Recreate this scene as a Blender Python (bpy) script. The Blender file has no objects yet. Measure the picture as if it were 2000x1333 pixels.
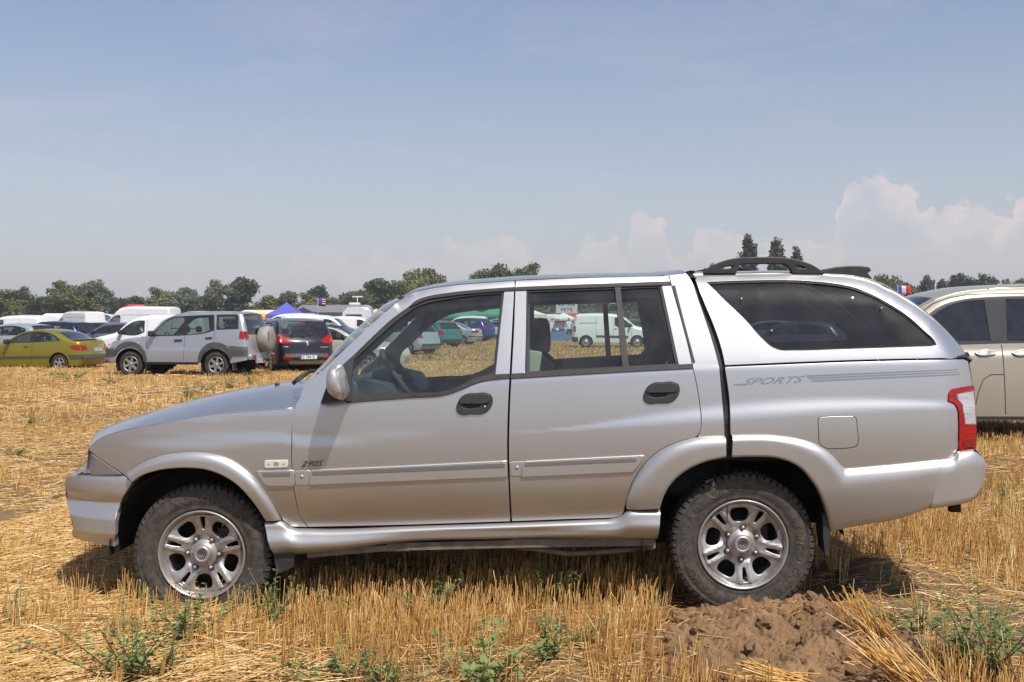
import bpy, bmesh, math, random
import numpy as np
from mathutils import Vector, Matrix, Euler, noise
from mathutils.geometry import delaunay_2d_cdt

random.seed(7)
rng = np.random.default_rng(11)
S = bpy.context.scene
C = S.collection
rad = math.radians

# ------------------------------------------------------------------ camera
CAM = np.array((0.0, -6.5, 1.43))
FPX = 2150.0
YAW, PITCH = rad(2.1), rad(-0.973)
cd = bpy.data.cameras.new('camera')
cam = bpy.data.objects.new('camera', cd)
C.objects.link(cam)
cam.location = CAM
cam.rotation_euler = (rad(90) + PITCH, 0, YAW)
cd.sensor_width = 36
cd.lens = FPX / 2000 * 36
cd.clip_end = 3000
cd.clip_start = 0.1
S.camera = cam
RC = np.array(Euler((rad(90) + PITCH, 0, YAW)).to_matrix())

# ------------------------------------------------------------------ world
SUN_TO = Vector((0.50, -0.75, 1.42)).normalized()
SUN_EL = math.asin(SUN_TO.z)
SUN_AZ = math.atan2(SUN_TO.x, SUN_TO.y)          # clockwise from +Y
w = bpy.data.worlds.new('World')
S.world = w
w.use_nodes = True
nt = w.node_tree
nt.nodes.clear()
N = nt.nodes.new
L = nt.links.new
out = N('ShaderNodeOutputWorld')
bg = N('ShaderNodeBackground')
sky = N('ShaderNodeTexSky')
sky.sky_type = 'NISHITA'
sky.sun_disc = False
sky.sun_elevation = SUN_EL
sky.sun_rotation = SUN_AZ
sky.altitude = 100
sky.air_density = 1.0
sky.dust_density = 1.6
sky.ozone_density = 2.2
SKY_STRENGTH = 0.115
bg.inputs['Strength'].default_value = SKY_STRENGTH


def wmath(op, a, b=None, c=None, clamp=False):
    n = N('ShaderNodeMath')
    n.operation = op
    n.use_clamp = clamp
    for i, v in enumerate((a, b, c)):
        if v is None:
            continue
        if isinstance(v, (int, float)):
            n.inputs[i].default_value = v
        else:
            L(v, n.inputs[i])
    return n.outputs[0]


tc = N('ShaderNodeTexCoord')
sep = N('ShaderNodeSeparateXYZ')
L(tc.outputs['Generated'], sep.inputs[0])
az = wmath('ARCTAN2', sep.outputs[0], sep.outputs[1])          # 0 = +Y, right positive
el = wmath('ARCSINE', sep.outputs[2])
# envelope of the cumulus bank: cloud-top elevation against azimuth
fc = N('ShaderNodeFloatCurve')
fc.inputs['Factor'].default_value = 1.0


def px_az(px):
    return math.atan((px - 1000) / FPX) - YAW


def py_el(py):
    return math.atan((630 - py) / FPX)


azn = wmath('DIVIDE', wmath('ADD', az, 0.65), 1.3, clamp=True)
nzw = N('ShaderNodeTexNoise'); nzw.inputs['Scale'].default_value = 45; nzw.inputs['Detail'].default_value = 5
cmb0 = N('ShaderNodeCombineXYZ'); L(az, cmb0.inputs[0]); L(el, cmb0.inputs[1]); L(cmb0.outputs[0], nzw.inputs['Vector'])
azn = wmath('ADD', azn, wmath('MULTIPLY', wmath('SUBTRACT', nzw.outputs['Fac'], .5), .035))
L(azn, fc.inputs['Value'])
env = [(0, 0.02), (-0.9, 0.02)]
tops = [(-80, 560), (560, 500), (640, 465), (700, 500), (735, 466), (775, 500), (868, 490), (880, 447), (930, 462), (960, 445), (1025, 452), (1045, 494),
        (1120, 498), (1140, 460), (1190, 450), (1215, 492), (1230, 422), (1262, 402), (1300, 425), (1330, 488), (1350, 446), (1420, 430), (1455, 475),
        (1560, 458), (1615, 462), (1650, 376), (1690, 336), (1720, 345), (1765, 362), (1810, 395), (1845, 430), (1870, 402), (1925, 400), (1950, 428), (1985, 395), (2060, 398), (2200, 470)]
cm = fc.mapping.curves[0]
pts = [(0.0, 0.12)] + [((px_az(x) + .65) / 1.3, py_el(y) / 0.4) for x, y in tops] + [(1.0, 0.15)]
cm.points[0].location = pts[0]
cm.points[1].location = pts[-1]
for p in pts[1:-1]:
    cm.points.new(*p)
fc.mapping.update()
envel = wmath('MULTIPLY', fc.outputs[0], 0.4)
comb = N('ShaderNodeCombineXYZ')
L(az, comb.inputs[0]); L(el, comb.inputs[1])
nz = N('ShaderNodeTexNoise'); nz.inputs['Scale'].default_value = 70; nz.inputs['Detail'].default_value = 7; nz.inputs['Roughness'].default_value = 0.55
L(comb.outputs[0], nz.inputs['Vector'])
nz2 = N('ShaderNodeTexVoronoi'); nz2.inputs['Scale'].default_value = 75
L(comb.outputs[0], nz2.inputs['Vector'])
pert = wmath('SUBTRACT', wmath('MULTIPLY', wmath('SUBTRACT', nz.outputs['Fac'], 0.5), 0.036), wmath('MULTIPLY', nz2.outputs['Distance'], 0.010))
dtop = wmath('SUBTRACT', wmath('ADD', envel, pert), el)          # >0 below cloud top
edge = wmath('DIVIDE', dtop, 0.006, clamp=True)
fade = wmath('SUBTRACT', 1.0, wmath('DIVIDE', dtop, 0.046, clamp=True), clamp=True)
fade = wmath('POWER', fade, 0.8)
hi = wmath('MULTIPLY_ADD', el, 1 / 0.10, 0.15, clamp=True)
cl = wmath('MULTIPLY', wmath('MULTIPLY', edge, fade), hi)
cl = wmath('MULTIPLY', cl, wmath('MULTIPLY_ADD', az, 1.1, 0.60, clamp=True))
# thin high cirrus
nz3 = N('ShaderNodeTexNoise'); nz3.inputs['Scale'].default_value = 4.0; nz3.inputs['Detail'].default_value = 8; nz3.inputs['Roughness'].default_value = 0.6; nz3.inputs['Distortion'].default_value = 0.6
mp = N('ShaderNodeMapping'); mp.inputs['Scale'].default_value = (1.0, 3.2, 1.0); mp.inputs['Location'].default_value = (3.1, 1.7, 0)
L(comb.outputs[0], mp.inputs['Vector']); L(mp.outputs[0], nz3.inputs['Vector'])
ci = wmath('MULTIPLY', wmath('DIVIDE', wmath('SUBTRACT', nz3.outputs['Fac'], 0.50), 0.30, clamp=True), 0.16)
CLOUD_GAIN = 0.60
nz4 = N('ShaderNodeTexNoise'); nz4.inputs['Scale'].default_value = 38; nz4.inputs['Detail'].default_value = 6; nz4.inputs['Roughness'].default_value = .6
L(comb.outputs[0], nz4.inputs['Vector'])
cl = wmath('MULTIPLY', cl, wmath('MULTIPLY_ADD', wmath('SUBTRACT', nz4.outputs['Fac'], .5), 2.6, .80, clamp=True))
fac = wmath('MULTIPLY', cl, CLOUD_GAIN)
fac = wmath('MAXIMUM', fac, ci)
hs = N('ShaderNodeHueSaturation')
hs.inputs['Saturation'].default_value = 1.0
hs.inputs['Hue'].default_value = 0.506
L(sky.outputs[0], hs.inputs['Color'])
# veil of summer haze near the horizon (part of the sky itself)
veil = N('ShaderNodeMix'); veil.data_type = 'RGBA'
vf = wmath('POWER', wmath('SUBTRACT', 1.0, wmath('DIVIDE', wmath('MAXIMUM', el, 0.0), 0.55, clamp=True), clamp=True), 2.2)
L(wmath('MULTIPLY', vf, 0.86), veil.inputs['Factor'])
L(hs.outputs[0], veil.inputs['A'])
VEIL = (4.75, 4.65, 5.05, 1)
veil.inputs['B'].default_value = VEIL
mix = N('ShaderNodeMix'); mix.data_type = 'RGBA'
L(fac, mix.inputs['Factor'])
L(veil.outputs['Result'], mix.inputs['A'])
mix.inputs['B'].default_value = (7.4, 6.1, 5.9, 1)
L(mix.outputs['Result'], bg.inputs['Color'])
L(bg.outputs[0], out.inputs['Surface'])

sl = bpy.data.lights.new('sun', 'SUN')
sl.energy = 4.2
sl.angle = rad(0.53)
sl.color = (1.0, 0.965, 0.91)
so = bpy.data.objects.new('sun', sl)
C.objects.link(so)
so.rotation_euler = SUN_TO.to_track_quat('Z', 'Y').to_euler()
so.location = (5, -8, 15)

vs = S.view_settings
vs.view_transform = 'Standard'
vs.look = 'None'
vs.gamma = 1
vs.use_curve_mapping = False
vs.exposure = 0.12
S.render.engine = 'CYCLES'
S.cycles.max_bounces = 8
S.cycles.transparent_max_bounces = 24
S.cycles.caustics_reflective = False
S.cycles.caustics_refractive = False


# ------------------------------------------------------------------ pixel -> place helpers
def raydir(px, py):
    px = np.asarray(px, float); py = np.asarray(py, float)
    v = np.stack([(px - 1000) / FPX, (666.5 - py) / FPX, -np.ones_like(px)], -1)
    return v @ RC.T


def atY(px, py, Y):
    d = raydir(px, py)
    t = (Y - CAM[1]) / d[..., 1]
    return CAM + d * t[..., None]


def atD(px, py, dist):
    """point at ground distance DIST (measured along the view axis)"""
    d = raydir(px, py)
    return CAM + d * dist


def proj(pts, W):
    """pixel points -> (x, z) on the near body side y = -W(x, z)"""
    p = np.array(pts, float)
    d = raydir(p[:, 0], p[:, 1])
    lo = np.full(len(p), -1.1); hi = np.full(len(p), -0.2)
    for _ in range(26):
        m = (lo + hi) / 2
        q = CAM + d * ((m - CAM[1]) / d[:, 1])[:, None]
        g = -m - W(q[:, 0], q[:, 2])
        lo = np.where(g > 0, m, lo); hi = np.where(g > 0, hi, m)
    m = (lo + hi) / 2
    q = CAM + d * ((m - CAM[1]) / d[:, 1])[:, None]
    return q[:, [0, 2]]


# ------------------------------------------------------------------ object helpers
def tag(o, label=None, cat=None, group=None, kind=None):
    if label: o['label'] = label
    if cat: o['category'] = cat
    if group: o['group'] = group
    if kind: o['kind'] = kind
    return o


def empty(name, loc=(0, 0, 0), rz=0.0, parent=None):
    o = bpy.data.objects.new(name, None)
    C.objects.link(o)
    o.location = loc
    o.rotation_euler = (0, 0, rz)
    o.empty_display_size = 0.1
    if parent: o.parent = parent
    return o


def link(name, me, mats, parent=None):
    o = bpy.data.objects.new(name, me)
    C.objects.link(o)
    if mats is not None and len(me.materials) == 0:
        for m in (mats if isinstance(mats, (list, tuple)) else [mats]):
            me.materials.append(m)
    if parent: o.parent = parent
    return o


def copy_tree(o, parent=None, swap=None):
    c = o.copy()
    C.objects.link(c)
    c.parent = parent
    if swap and c.type == 'MESH':
        for i, sl_ in enumerate(c.material_slots):
            mm_ = sl_.material
            if mm_ and mm_.name in swap:
                sl_.link = 'OBJECT'
                sl_.material = swap[mm_.name]
    for ch in list(o.children):
        copy_tree(ch, c, swap)
    return c


def mesh_from(name, V, F, normals=None, smooth=True, midx=None):
    me = bpy.data.meshes.new(name)
    me.from_pydata([tuple(map(float, v)) for v in V], [], [tuple(int(i) for i in f) for f in F])
    if smooth:
        me.polygons.foreach_set('use_smooth', [True] * len(me.polygons))
    if midx is not None:
        me.polygons.foreach_set('material_index', midx)
    me.update()
    if normals is not None:
        me.normals_split_custom_set_from_vertices([tuple(map(float, n)) for n in normals])
    return me


def fast_mesh(name, V, Fq, attrs=None):
    """V (n,3), Fq (m,k) uniform polygons"""
    V = np.asarray(V, np.float32); Fq = np.asarray(Fq, np.int32)
    me = bpy.data.meshes.new(name)
    me.vertices.add(len(V)); me.vertices.foreach_set('co', V.ravel())
    m, k = Fq.shape
    me.loops.add(m * k); me.loops.foreach_set('vertex_index', Fq.ravel())
    me.polygons.add(m)
    me.polygons.foreach_set('loop_start', np.arange(0, m * k, k, dtype=np.int32))
    me.polygons.foreach_set('loop_total', np.full(m, k, dtype=np.int32))
    if attrs:
        for nm, arr in attrs.items():
            a = me.attributes.new(nm, 'FLOAT', 'POINT')
            a.data.foreach_set('value', np.asarray(arr, np.float32))
    me.update(calc_edges=True)
    me.validate()
    return me


# ------------------------------------------------------------------ 2-D tools
def hermite(pts, closed=True, sharp=38, sub=5):
    P = np.array(pts, float); n = len(P)
    if n < 3: return P
    outp = []
    rng_ = range(n if closed else n - 1)
    T0 = np.zeros_like(P); T1 = np.zeros_like(P)      # tangents leaving / arriving
    for i in range(n):
        a = P[(i - 1) % n]; b = P[i]; c = P[(i + 1) % n]
        if not closed and i == 0: T0[i] = T1[i] = c - b; continue
        if not closed and i == n - 1: T0[i] = T1[i] = b - a; continue
        u = b - a; v = c - b
        lu = np.linalg.norm(u) + 1e-9; lv = np.linalg.norm(v) + 1e-9
        ang = math.degrees(math.acos(max(-1, min(1, float(np.dot(u, v) / lu / lv)))))
        if ang > sharp or (ang > 8 and max(lu, lv) / min(lu, lv) > 4.5):
            T1[i] = u / lu; T0[i] = v / lv
        else:
            t = (u / lu * lv + v / lv * lu); t /= np.linalg.norm(t) + 1e-9
            T0[i] = T1[i] = t
    for i in rng_:
        j = (i + 1) % n
        a, b = P[i], P[j]; Ls = np.linalg.norm(b - a)
        ta = T0[i] / (np.linalg.norm(T0[i]) + 1e-9) * Ls; tb = T1[j] / (np.linalg.norm(T1[j]) + 1e-9) * Ls
        for k in range(sub):
            t = k / sub
            h00 = 2 * t**3 - 3 * t**2 + 1; h10 = t**3 - 2 * t**2 + t; h01 = -2 * t**3 + 3 * t**2; h11 = t**3 - t**2
            outp.append(h00 * a + h10 * ta + h01 * b + h11 * tb)
    if not closed: outp.append(P[-1])
    return np.array(outp)


def area(P):
    x, y = P[:, 0], P[:, 1]
    return 0.5 * float(np.sum(x * np.roll(y, -1) - np.roll(x, -1) * y))


def inside(Q, P):
    x, y = Q[:, 0][:, None], Q[:, 1][:, None]
    x0, y0 = P[:, 0][None], P[:, 1][None]
    x1, y1 = np.roll(P[:, 0], -1)[None], np.roll(P[:, 1], -1)[None]
    c = ((y0 > y) != (y1 > y)) & (x < (x1 - x0) * (y - y0) / (y1 - y0 + 1e-15) + x0)
    return (c.sum(1) % 2) == 1


def seg_dist(x, z, poly):
    """distance from arrays x, z to an open polyline"""
    x = np.asarray(x, float); z = np.asarray(z, float)
    P = np.array(poly, float)
    best = np.full(np.broadcast(x, z).shape, 1e9)
    for a, b in zip(P[:-1], P[1:]):
        d = b - a; l2 = float(d @ d) + 1e-12
        t = np.clip(((x - a[0]) * d[0] + (z - a[1]) * d[1]) / l2, 0, 1)
        best = np.minimum(best, np.hypot(x - a[0] - t * d[0], z - a[1] - t * d[1]))
    return best


def resample(P, step):
    o = []
    n = len(P)
    for i in range(n):
        a, b = P[i], P[(i + 1) % n]
        k = max(1, int(math.ceil(np.linalg.norm(b - a) / step)))
        for j in range(k): o.append(a + (b - a) * j / k)
    return np.array(o)


def dedupe(P, tol=1e-4):
    keep = [P[0]]
    for p in P[1:]:
        if np.linalg.norm(p - keep[-1]) > tol: keep.append(p)
    if np.linalg.norm(keep[0] - keep[-1]) < tol: keep.pop()
    return np.array(keep)


def nrm2(P):
    d = np.roll(P, -1, 0) - np.roll(P, 1, 0)
    n = np.stack([d[:, 1], -d[:, 0]], 1)
    return n / (np.linalg.norm(n, axis=1)[:, None] + 1e-12)


def inset(P, g):
    """shrink a CCW loop by g (outward normal is nrm2)"""
    a = np.roll(P, 1, 0); b = P; c = np.roll(P, -1, 0)
    u = b - a; v = c - b
    u /= np.linalg.norm(u, axis=1)[:, None] + 1e-12; v /= np.linalg.norm(v, axis=1)[:, None] + 1e-12
    n1 = np.stack([u[:, 1], -u[:, 0]], 1); n2 = np.stack([v[:, 1], -v[:, 0]], 1)
    m = n1 + n2; l = np.linalg.norm(m, axis=1)[:, None] + 1e-9; m /= l
    k = 1 / np.maximum(0.5, np.sum(m * n1, 1))
    return P - m * (g * k)[:, None]


def sheet(name, outer, holes, surf, mat, parent=None, step=0.05, gap=0.0, skirt=0.014, bevel=0.002, estep=None, rings=None):
    """A panel: polygon with holes in the (a, b) plane laid on the smooth surface surf(a, b) -> (pos, normal); rolled edges."""
    estep = estep or step
    loops = []
    for i, lp in enumerate([outer] + list(holes or [])):
        P = dedupe(np.array(lp, float))
        if area(P) < 0: P = P[::-1]
        if gap: P = inset(P, gap if i == 0 else -gap)
        P = dedupe(resample(P, estep))
        if i > 0: P = P[::-1]
        loops.append(P)
    O = loops[0]
    x0, y0 = O.min(0); x1, y1 = O.max(0)
    gx = np.arange(x0 + step * .5, x1, step); gz = np.arange(y0 + step * .5, y1, step * .87)
    G = np.array([(a + (step / 2 if k % 2 else 0), b) for k, b in enumerate(gz) for a in gx]) if len(gx) and len(gz) else np.zeros((0, 2))
    if len(G):
        ok = inside(G, O)
        for h in loops[1:]: ok &= ~inside(G, h)
        G = G[ok]
    if rings:
        RR = []
        for d_ in rings:
            q_ = inset(O, d_); q_ = q_[inside(q_, O)]
            for h in loops[1:]: q_ = q_[~inside(q_, h)]
            if len(q_):
                dd = np.array([np.min(np.hypot(O[:, 0] - a_[0], O[:, 1] - a_[1])) for a_ in q_]); q_ = q_[dd > d_ * .92]
            RR.append(q_)
        RR = np.concatenate(RR)
        if len(loops) > 1 and len(RR):
            hh = np.concatenate(loops[1:]); dd = np.array([np.min(np.hypot(hh[:, 0] - a_[0], hh[:, 1] - a_[1])) for a_ in RR]); RR = RR[dd > .006]
        if len(G):
            dd = np.array([np.min(np.hypot(O[:, 0] - a_[0], O[:, 1] - a_[1])) for a_ in G]); G = G[dd > rings[-1] + step * .3]
    if len(G):
        allp = np.concatenate(loops)
        keep = np.ones(len(G), bool)
        for i in range(0, len(G), 2000):
            d = np.min(np.hypot(G[i:i+2000, 0][:, None] - allp[:, 0][None], G[i:i+2000, 1][:, None] - allp[:, 1][None]), 1)
            keep[i:i+2000] = d > min(step, estep) * .5
        G = G[keep]
    if rings: G = np.concatenate([G.reshape(-1, 2), RR])
    pts = [Vector(p) for lp in loops for p in lp] + [Vector(p) for p in G]
    edges = []; o = 0
    for lp in loops:
        m = len(lp); edges += [(o + i, o + (i + 1) % m) for i in range(m)]; o += m
    vs_, _, fs, _, _, _ = delaunay_2d_cdt(pts, edges, [], 0, 1e-6)
    Q = np.array([(v.x, v.y) for v in vs_]); F = np.array([f for f in fs if len(f) == 3])
    cen = Q[F].mean(1)
    ok = inside(cen, O)
    for h in loops[1:]: ok &= ~inside(cen, h)
    F = F[ok]
    pos, nr = surf(Q[:, 0], Q[:, 1])
    gn = np.cross(pos[F[:, 1]] - pos[F[:, 0]], pos[F[:, 2]] - pos[F[:, 0]])
    fl = np.sum(gn * nr[F[:, 0]], 1) < 0
    F[fl] = F[fl][:, ::-1]
    V = [pos]; NN = [nr]; FF = [tuple(f) for f in F]
    base = len(pos)
    if skirt:
        for lp in loops:
            n2 = nrm2(lp)
            m = len(lp)
            p0, nn0 = surf(lp[:, 0], lp[:, 1])
            q = lp + n2 * bevel
            p1, nn1 = surf(q[:, 0], q[:, 1])
            t = p1 - p0; t -= nn0 * np.sum(t * nn0, 1)[:, None]; t /= np.linalg.norm(t, axis=1)[:, None] + 1e-12
            r0 = p0; r1 = p0 + t * bevel * .75 - nn0 * bevel * .35; r2 = p0 + t * bevel - nn0 * bevel * 1.2; r3 = p0 + t * bevel - nn0 * skirt
            rings = [(r0, nn0), (r1, nn0 + t), (r2, t + nn0 * .2), (r3, t)]
            for k in range(4):
                V.append(rings[k][0]); nv = rings[k][1]; NN.append(nv / (np.linalg.norm(nv, axis=1)[:, None] + 1e-9))
            for k in range(3):
                for i in range(m):
                    a = base + k * m + i; b = base + k * m + (i + 1) % m; c = b + m; d = a + m
                    FF.append((a, b, c, d))
            base += 4 * m
    V = np.concatenate(V); NN = np.concatenate(NN)
    # orient the skirt faces
    F4 = [i for i, f in enumerate(FF) if len(f) == 4]
    for i in F4:
        f = FF[i]
        g = np.cross(V[f[1]] - V[f[0]], V[f[3]] - V[f[0]])
        if g @ NN[f[0]] + g @ NN[f[2]] < 0: FF[i] = f[::-1]
    me = mesh_from(name, V, FF, NN)
    return link(name, me, mat, parent)


def side_surf(W, off=0.0, s=-1, e=0.004):
    def f(a, b):
        a = np.asarray(a, float); b = np.asarray(b, float)
        w0 = W(a, b)
        wx = (W(a + e, b) - W(a - e, b)) / (2 * e); wz = (W(a, b + e) - W(a, b - e)) / (2 * e)
        n = np.stack([-wx, np.full_like(w0, s), -wz], 1)
        n /= np.linalg.norm(n, axis=1)[:, None]
        p = np.stack([a, s * w0, b], 1) + n * off
        return p, n
    return f


def plane_surf(origin, ux, uz):
    origin = np.array(origin, float); ux = np.array(ux, float); uz = np.array(uz, float)
    n = np.cross(uz, ux); n /= -np.linalg.norm(n)
    def f(a, b):
        p = origin + np.outer(a, ux) + np.outer(b, uz)
        return p, np.tile(-n if False else n, (len(p), 1))
    return f


def grid_obj(name, P, mat, parent=None, closed_u=False, thick=0.0):
    P = np.asarray(P, float); nu, nv = P.shape[:2]
    V = P.reshape(-1, 3); F = []
    for i in range(nu if closed_u else nu - 1):
        for j in range(nv - 1):
            a = i * nv + j; b = ((i + 1) % nu) * nv + j
            F.append((a, b, b + 1, a + 1))
    me = mesh_from(name, V, F)
    o = link(name, me, mat, parent)
    if thick:
        md = o.modifiers.new('thickness', 'SOLIDIFY'); md.thickness = thick; md.offset = 0
    return o


class MB:
    """collects primitives and links them as ONE mesh object"""
    def __init__(s): s.V = []; s.F = []; s.sm = []; s.mi = []; s.cur = 0
    def add(s, V, F, smooth=False):
        b = len(s.V); s.V += [tuple(map(float, v)) for v in V]; s.F += [tuple(b + i for i in f) for f in F]
        s.sm += [smooth] * len(F); s.mi += [s.cur] * len(F); return s
    def box(s, c, d, rot=None, bev=0.0):
        bm = bmesh.new(); bmesh.ops.create_cube(bm, size=1)
        for v in bm.verts: v.co = Vector((v.co.x * d[0], v.co.y * d[1], v.co.z * d[2]))
        if bev: bmesh.ops.bevel(bm, geom=bm.edges[:], offset=bev, segments=2, affect='EDGES', profile=.6)
        M = Matrix.Translation(c) @ (Euler(rot).to_matrix().to_4x4() if rot else Matrix())
        bm.verts.index_update()
        s.add([M @ v.co for v in bm.verts], [[v.index for v in f.verts] for f in bm.faces], bool(bev)); bm.free(); return s
    def tube(s, pts, r, n=8, cap=True, flat=1.0):
        pts = [Vector(p) for p in pts]; k = len(pts); r = r if isinstance(r, (list, tuple)) else [r] * k
        V = []; up = Vector((0, 0, 1))
        for i, p in enumerate(pts):
            t = (pts[min(i + 1, k - 1)] - pts[max(i - 1, 0)]).normalized()
            u = t.cross(up)
            if u.length < .05: u = t.cross(Vector((0, 1, 0)))
            u.normalize(); v = u.cross(t)
            for j in range(n):
                a = 2 * math.pi * j / n; V.append(p + u * math.cos(a) * r[i] + v * math.sin(a) * r[i] * flat)
        F = [(i * n + j, i * n + (j + 1) % n, (i + 1) * n + (j + 1) % n, (i + 1) * n + j) for i in range(k - 1) for j in range(n)]
        if cap: F += [tuple(range(n))[::-1], tuple((k - 1) * n + j for j in range(n))]
        return s.add(V, F, True)
    def lathe(s, prof, n=48, c=(0, 0, 0), axis='Y', a0=0, a1=2 * math.pi):
        """prof: (r, h) pairs; axis Y: h runs along +Y"""
        V = []; full = abs(a1 - a0 - 2 * math.pi) < 1e-6; m = n if full else n + 1
        for i in range(m):
            a = a0 + (a1 - a0) * i / n
            for r, h in prof:
                if axis == 'Y': V.append((c[0] + r * math.cos(a), c[1] + h, c[2] + r * math.sin(a)))
                elif axis == 'Z': V.append((c[0] + r * math.cos(a), c[1] + r * math.sin(a), c[2] + h))
                else: V.append((c[0] + h, c[1] + r * math.cos(a), c[2] + r * math.sin(a)))
        k = len(prof)
        F = [(i * k + j, ((i + 1) % m) * k + j, ((i + 1) % m) * k + j + 1, i * k + j + 1) for i in range(n) for j in range(k - 1)]
        return s.add(V, F, True)
    def ball(s, c, r, n=12, sc=(1, 1, 1)):
        V = []; F = []
        for i in range(n // 2 + 1):
            t = math.pi * i / (n // 2)
            for j in range(n):
                a = 2 * math.pi * j / n
                V.append((c[0] + r * sc[0] * math.sin(t) * math.cos(a), c[1] + r * sc[1] * math.sin(t) * math.sin(a), c[2] + r * sc[2] * math.cos(t)))
        for i in range(n // 2):
            for j in range(n): F.append((i * n + j, (i + 1) * n + j, (i + 1) * n + (j + 1) % n, i * n + (j + 1) % n))
        return s.add(V, F, True)
    def build(s, name, mats, parent=None):
        me = bpy.data.meshes.new(name); me.from_pydata(s.V, [], s.F)
        me.polygons.foreach_set('use_smooth', s.sm); me.polygons.foreach_set('material_index', s.mi)
        me.update(); me.validate()
        o = link(name, me, mats, parent)
        bm = bmesh.new(); bm.from_mesh(me); bmesh.ops.recalc_face_normals(bm, faces=bm.faces[:]); bm.to_mesh(me); bm.free()
        return o


def text_mesh(txt, size, extrude=0.001, shear=0.0, space=1.0, bold=0.0):
    cu = bpy.data.curves.new('lettering', 'FONT'); cu.body = txt; cu.size = size; cu.extrude = extrude; cu.shear = shear
    cu.align_x = 'LEFT'; cu.space_character = space; cu.offset = bold; cu.resolution_u = 3
    o = bpy.data.objects.new('lettering', cu); C.objects.link(o)
    dg = bpy.context.evaluated_depsgraph_get(); dg.update()
    me = bpy.data.meshes.new_from_object(o.evaluated_get(dg))
    bpy.data.objects.remove(o); bpy.data.curves.remove(cu)
    V = np.array([v.co[:] for v in me.vertices]) if len(me.vertices) else np.zeros((0, 3))
    F = [tuple(p.vertices) for p in me.polygons]
    bpy.data.meshes.remove(me)
    return V, F


# ------------------------------------------------------------------ materials
def newmat(name):
    m = bpy.data.materials.new(name); m.use_nodes = True
    t = m.node_tree; b = t.nodes['Principled BSDF']
    return m, t, b


def mat(name, col, rough=0.5, metal=0.0, coat=0.0, var=0.0, vscale=6.0, bump=0.0, bscale=40.0, alpha=None, emit=None, spec=None, rvar=0.0, dirt=None, dirt_amt=0.0):
    m, t, b = newmat(name)
    c4 = (*col, 1)
    b.inputs['Base Color'].default_value = c4
    b.inputs['Roughness'].default_value = rough
    b.inputs['Metallic'].default_value = metal
    if coat:
        b.inputs['Coat Weight'].default_value = coat; b.inputs['Coat Roughness'].default_value = 0.06
    if spec is not None: b.inputs['Specular IOR Level'].default_value = spec
    g = t.nodes.new('ShaderNodeTexCoord')
    if var or rvar or dirt:
        n = t.nodes.new('ShaderNodeTexNoise'); n.inputs['Scale'].default_value = vscale; n.inputs['Detail'].default_value = 6; n.inputs['Roughness'].default_value = .6
        t.links.new(g.outputs['Object'], n.inputs['Vector'])
    if var:
        r = t.nodes.new('ShaderNodeValToRGB')
        r.color_ramp.elements[0].position = .3; r.color_ramp.elements[1].position = .7
        r.color_ramp.elements[0].color = tuple(max(0, x * (1 - var)) for x in col) + (1,)
        r.color_ramp.elements[1].color = tuple(x * (1 + var) for x in col) + (1,)
        t.links.new(n.outputs['Fac'], r.inputs[0])
        colout = r.outputs[0]
        t.links.new(colout, b.inputs['Base Color'])
    else: colout = None
    if dirt:
        mx = t.nodes.new('ShaderNodeMix'); mx.data_type = 'RGBA'
        rr = t.nodes.new('ShaderNodeMapRange'); rr.inputs['From Min'].default_value = .42; rr.inputs['From Max'].default_value = .72; rr.inputs['To Max'].default_value = dirt_amt
        t.links.new(n.outputs['Fac'], rr.inputs['Value']); t.links.new(rr.outputs[0], mx.inputs['Factor'])
        if colout: t.links.new(colout, mx.inputs['A'])
        else: mx.inputs['A'].default_value = c4
        mx.inputs['B'].default_value = (*dirt, 1)
        t.links.new(mx.outputs['Result'], b.inputs['Base Color'])
    if rvar:
        mr = t.nodes.new('ShaderNodeMapRange'); mr.inputs['To Min'].default_value = rough - rvar; mr.inputs['To Max'].default_value = rough + rvar
        t.links.new(n.outputs['Fac'], mr.inputs['Value']); t.links.new(mr.outputs[0], b.inputs['Roughness'])
    if bump:
        n2 = t.nodes.new('ShaderNodeTexNoise'); n2.inputs['Scale'].default_value = bscale; n2.inputs['Detail'].default_value = 5
        t.links.new(g.outputs['Object'], n2.inputs['Vector'])
        bp = t.nodes.new('ShaderNodeBump'); bp.inputs['Strength'].default_value = bump; bp.inputs['Distance'].default_value = .01
        t.links.new(n2.outputs['Fac'], bp.inputs['Height']); t.links.new(bp.outputs[0], b.inputs['Normal'])
    return m


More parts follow.
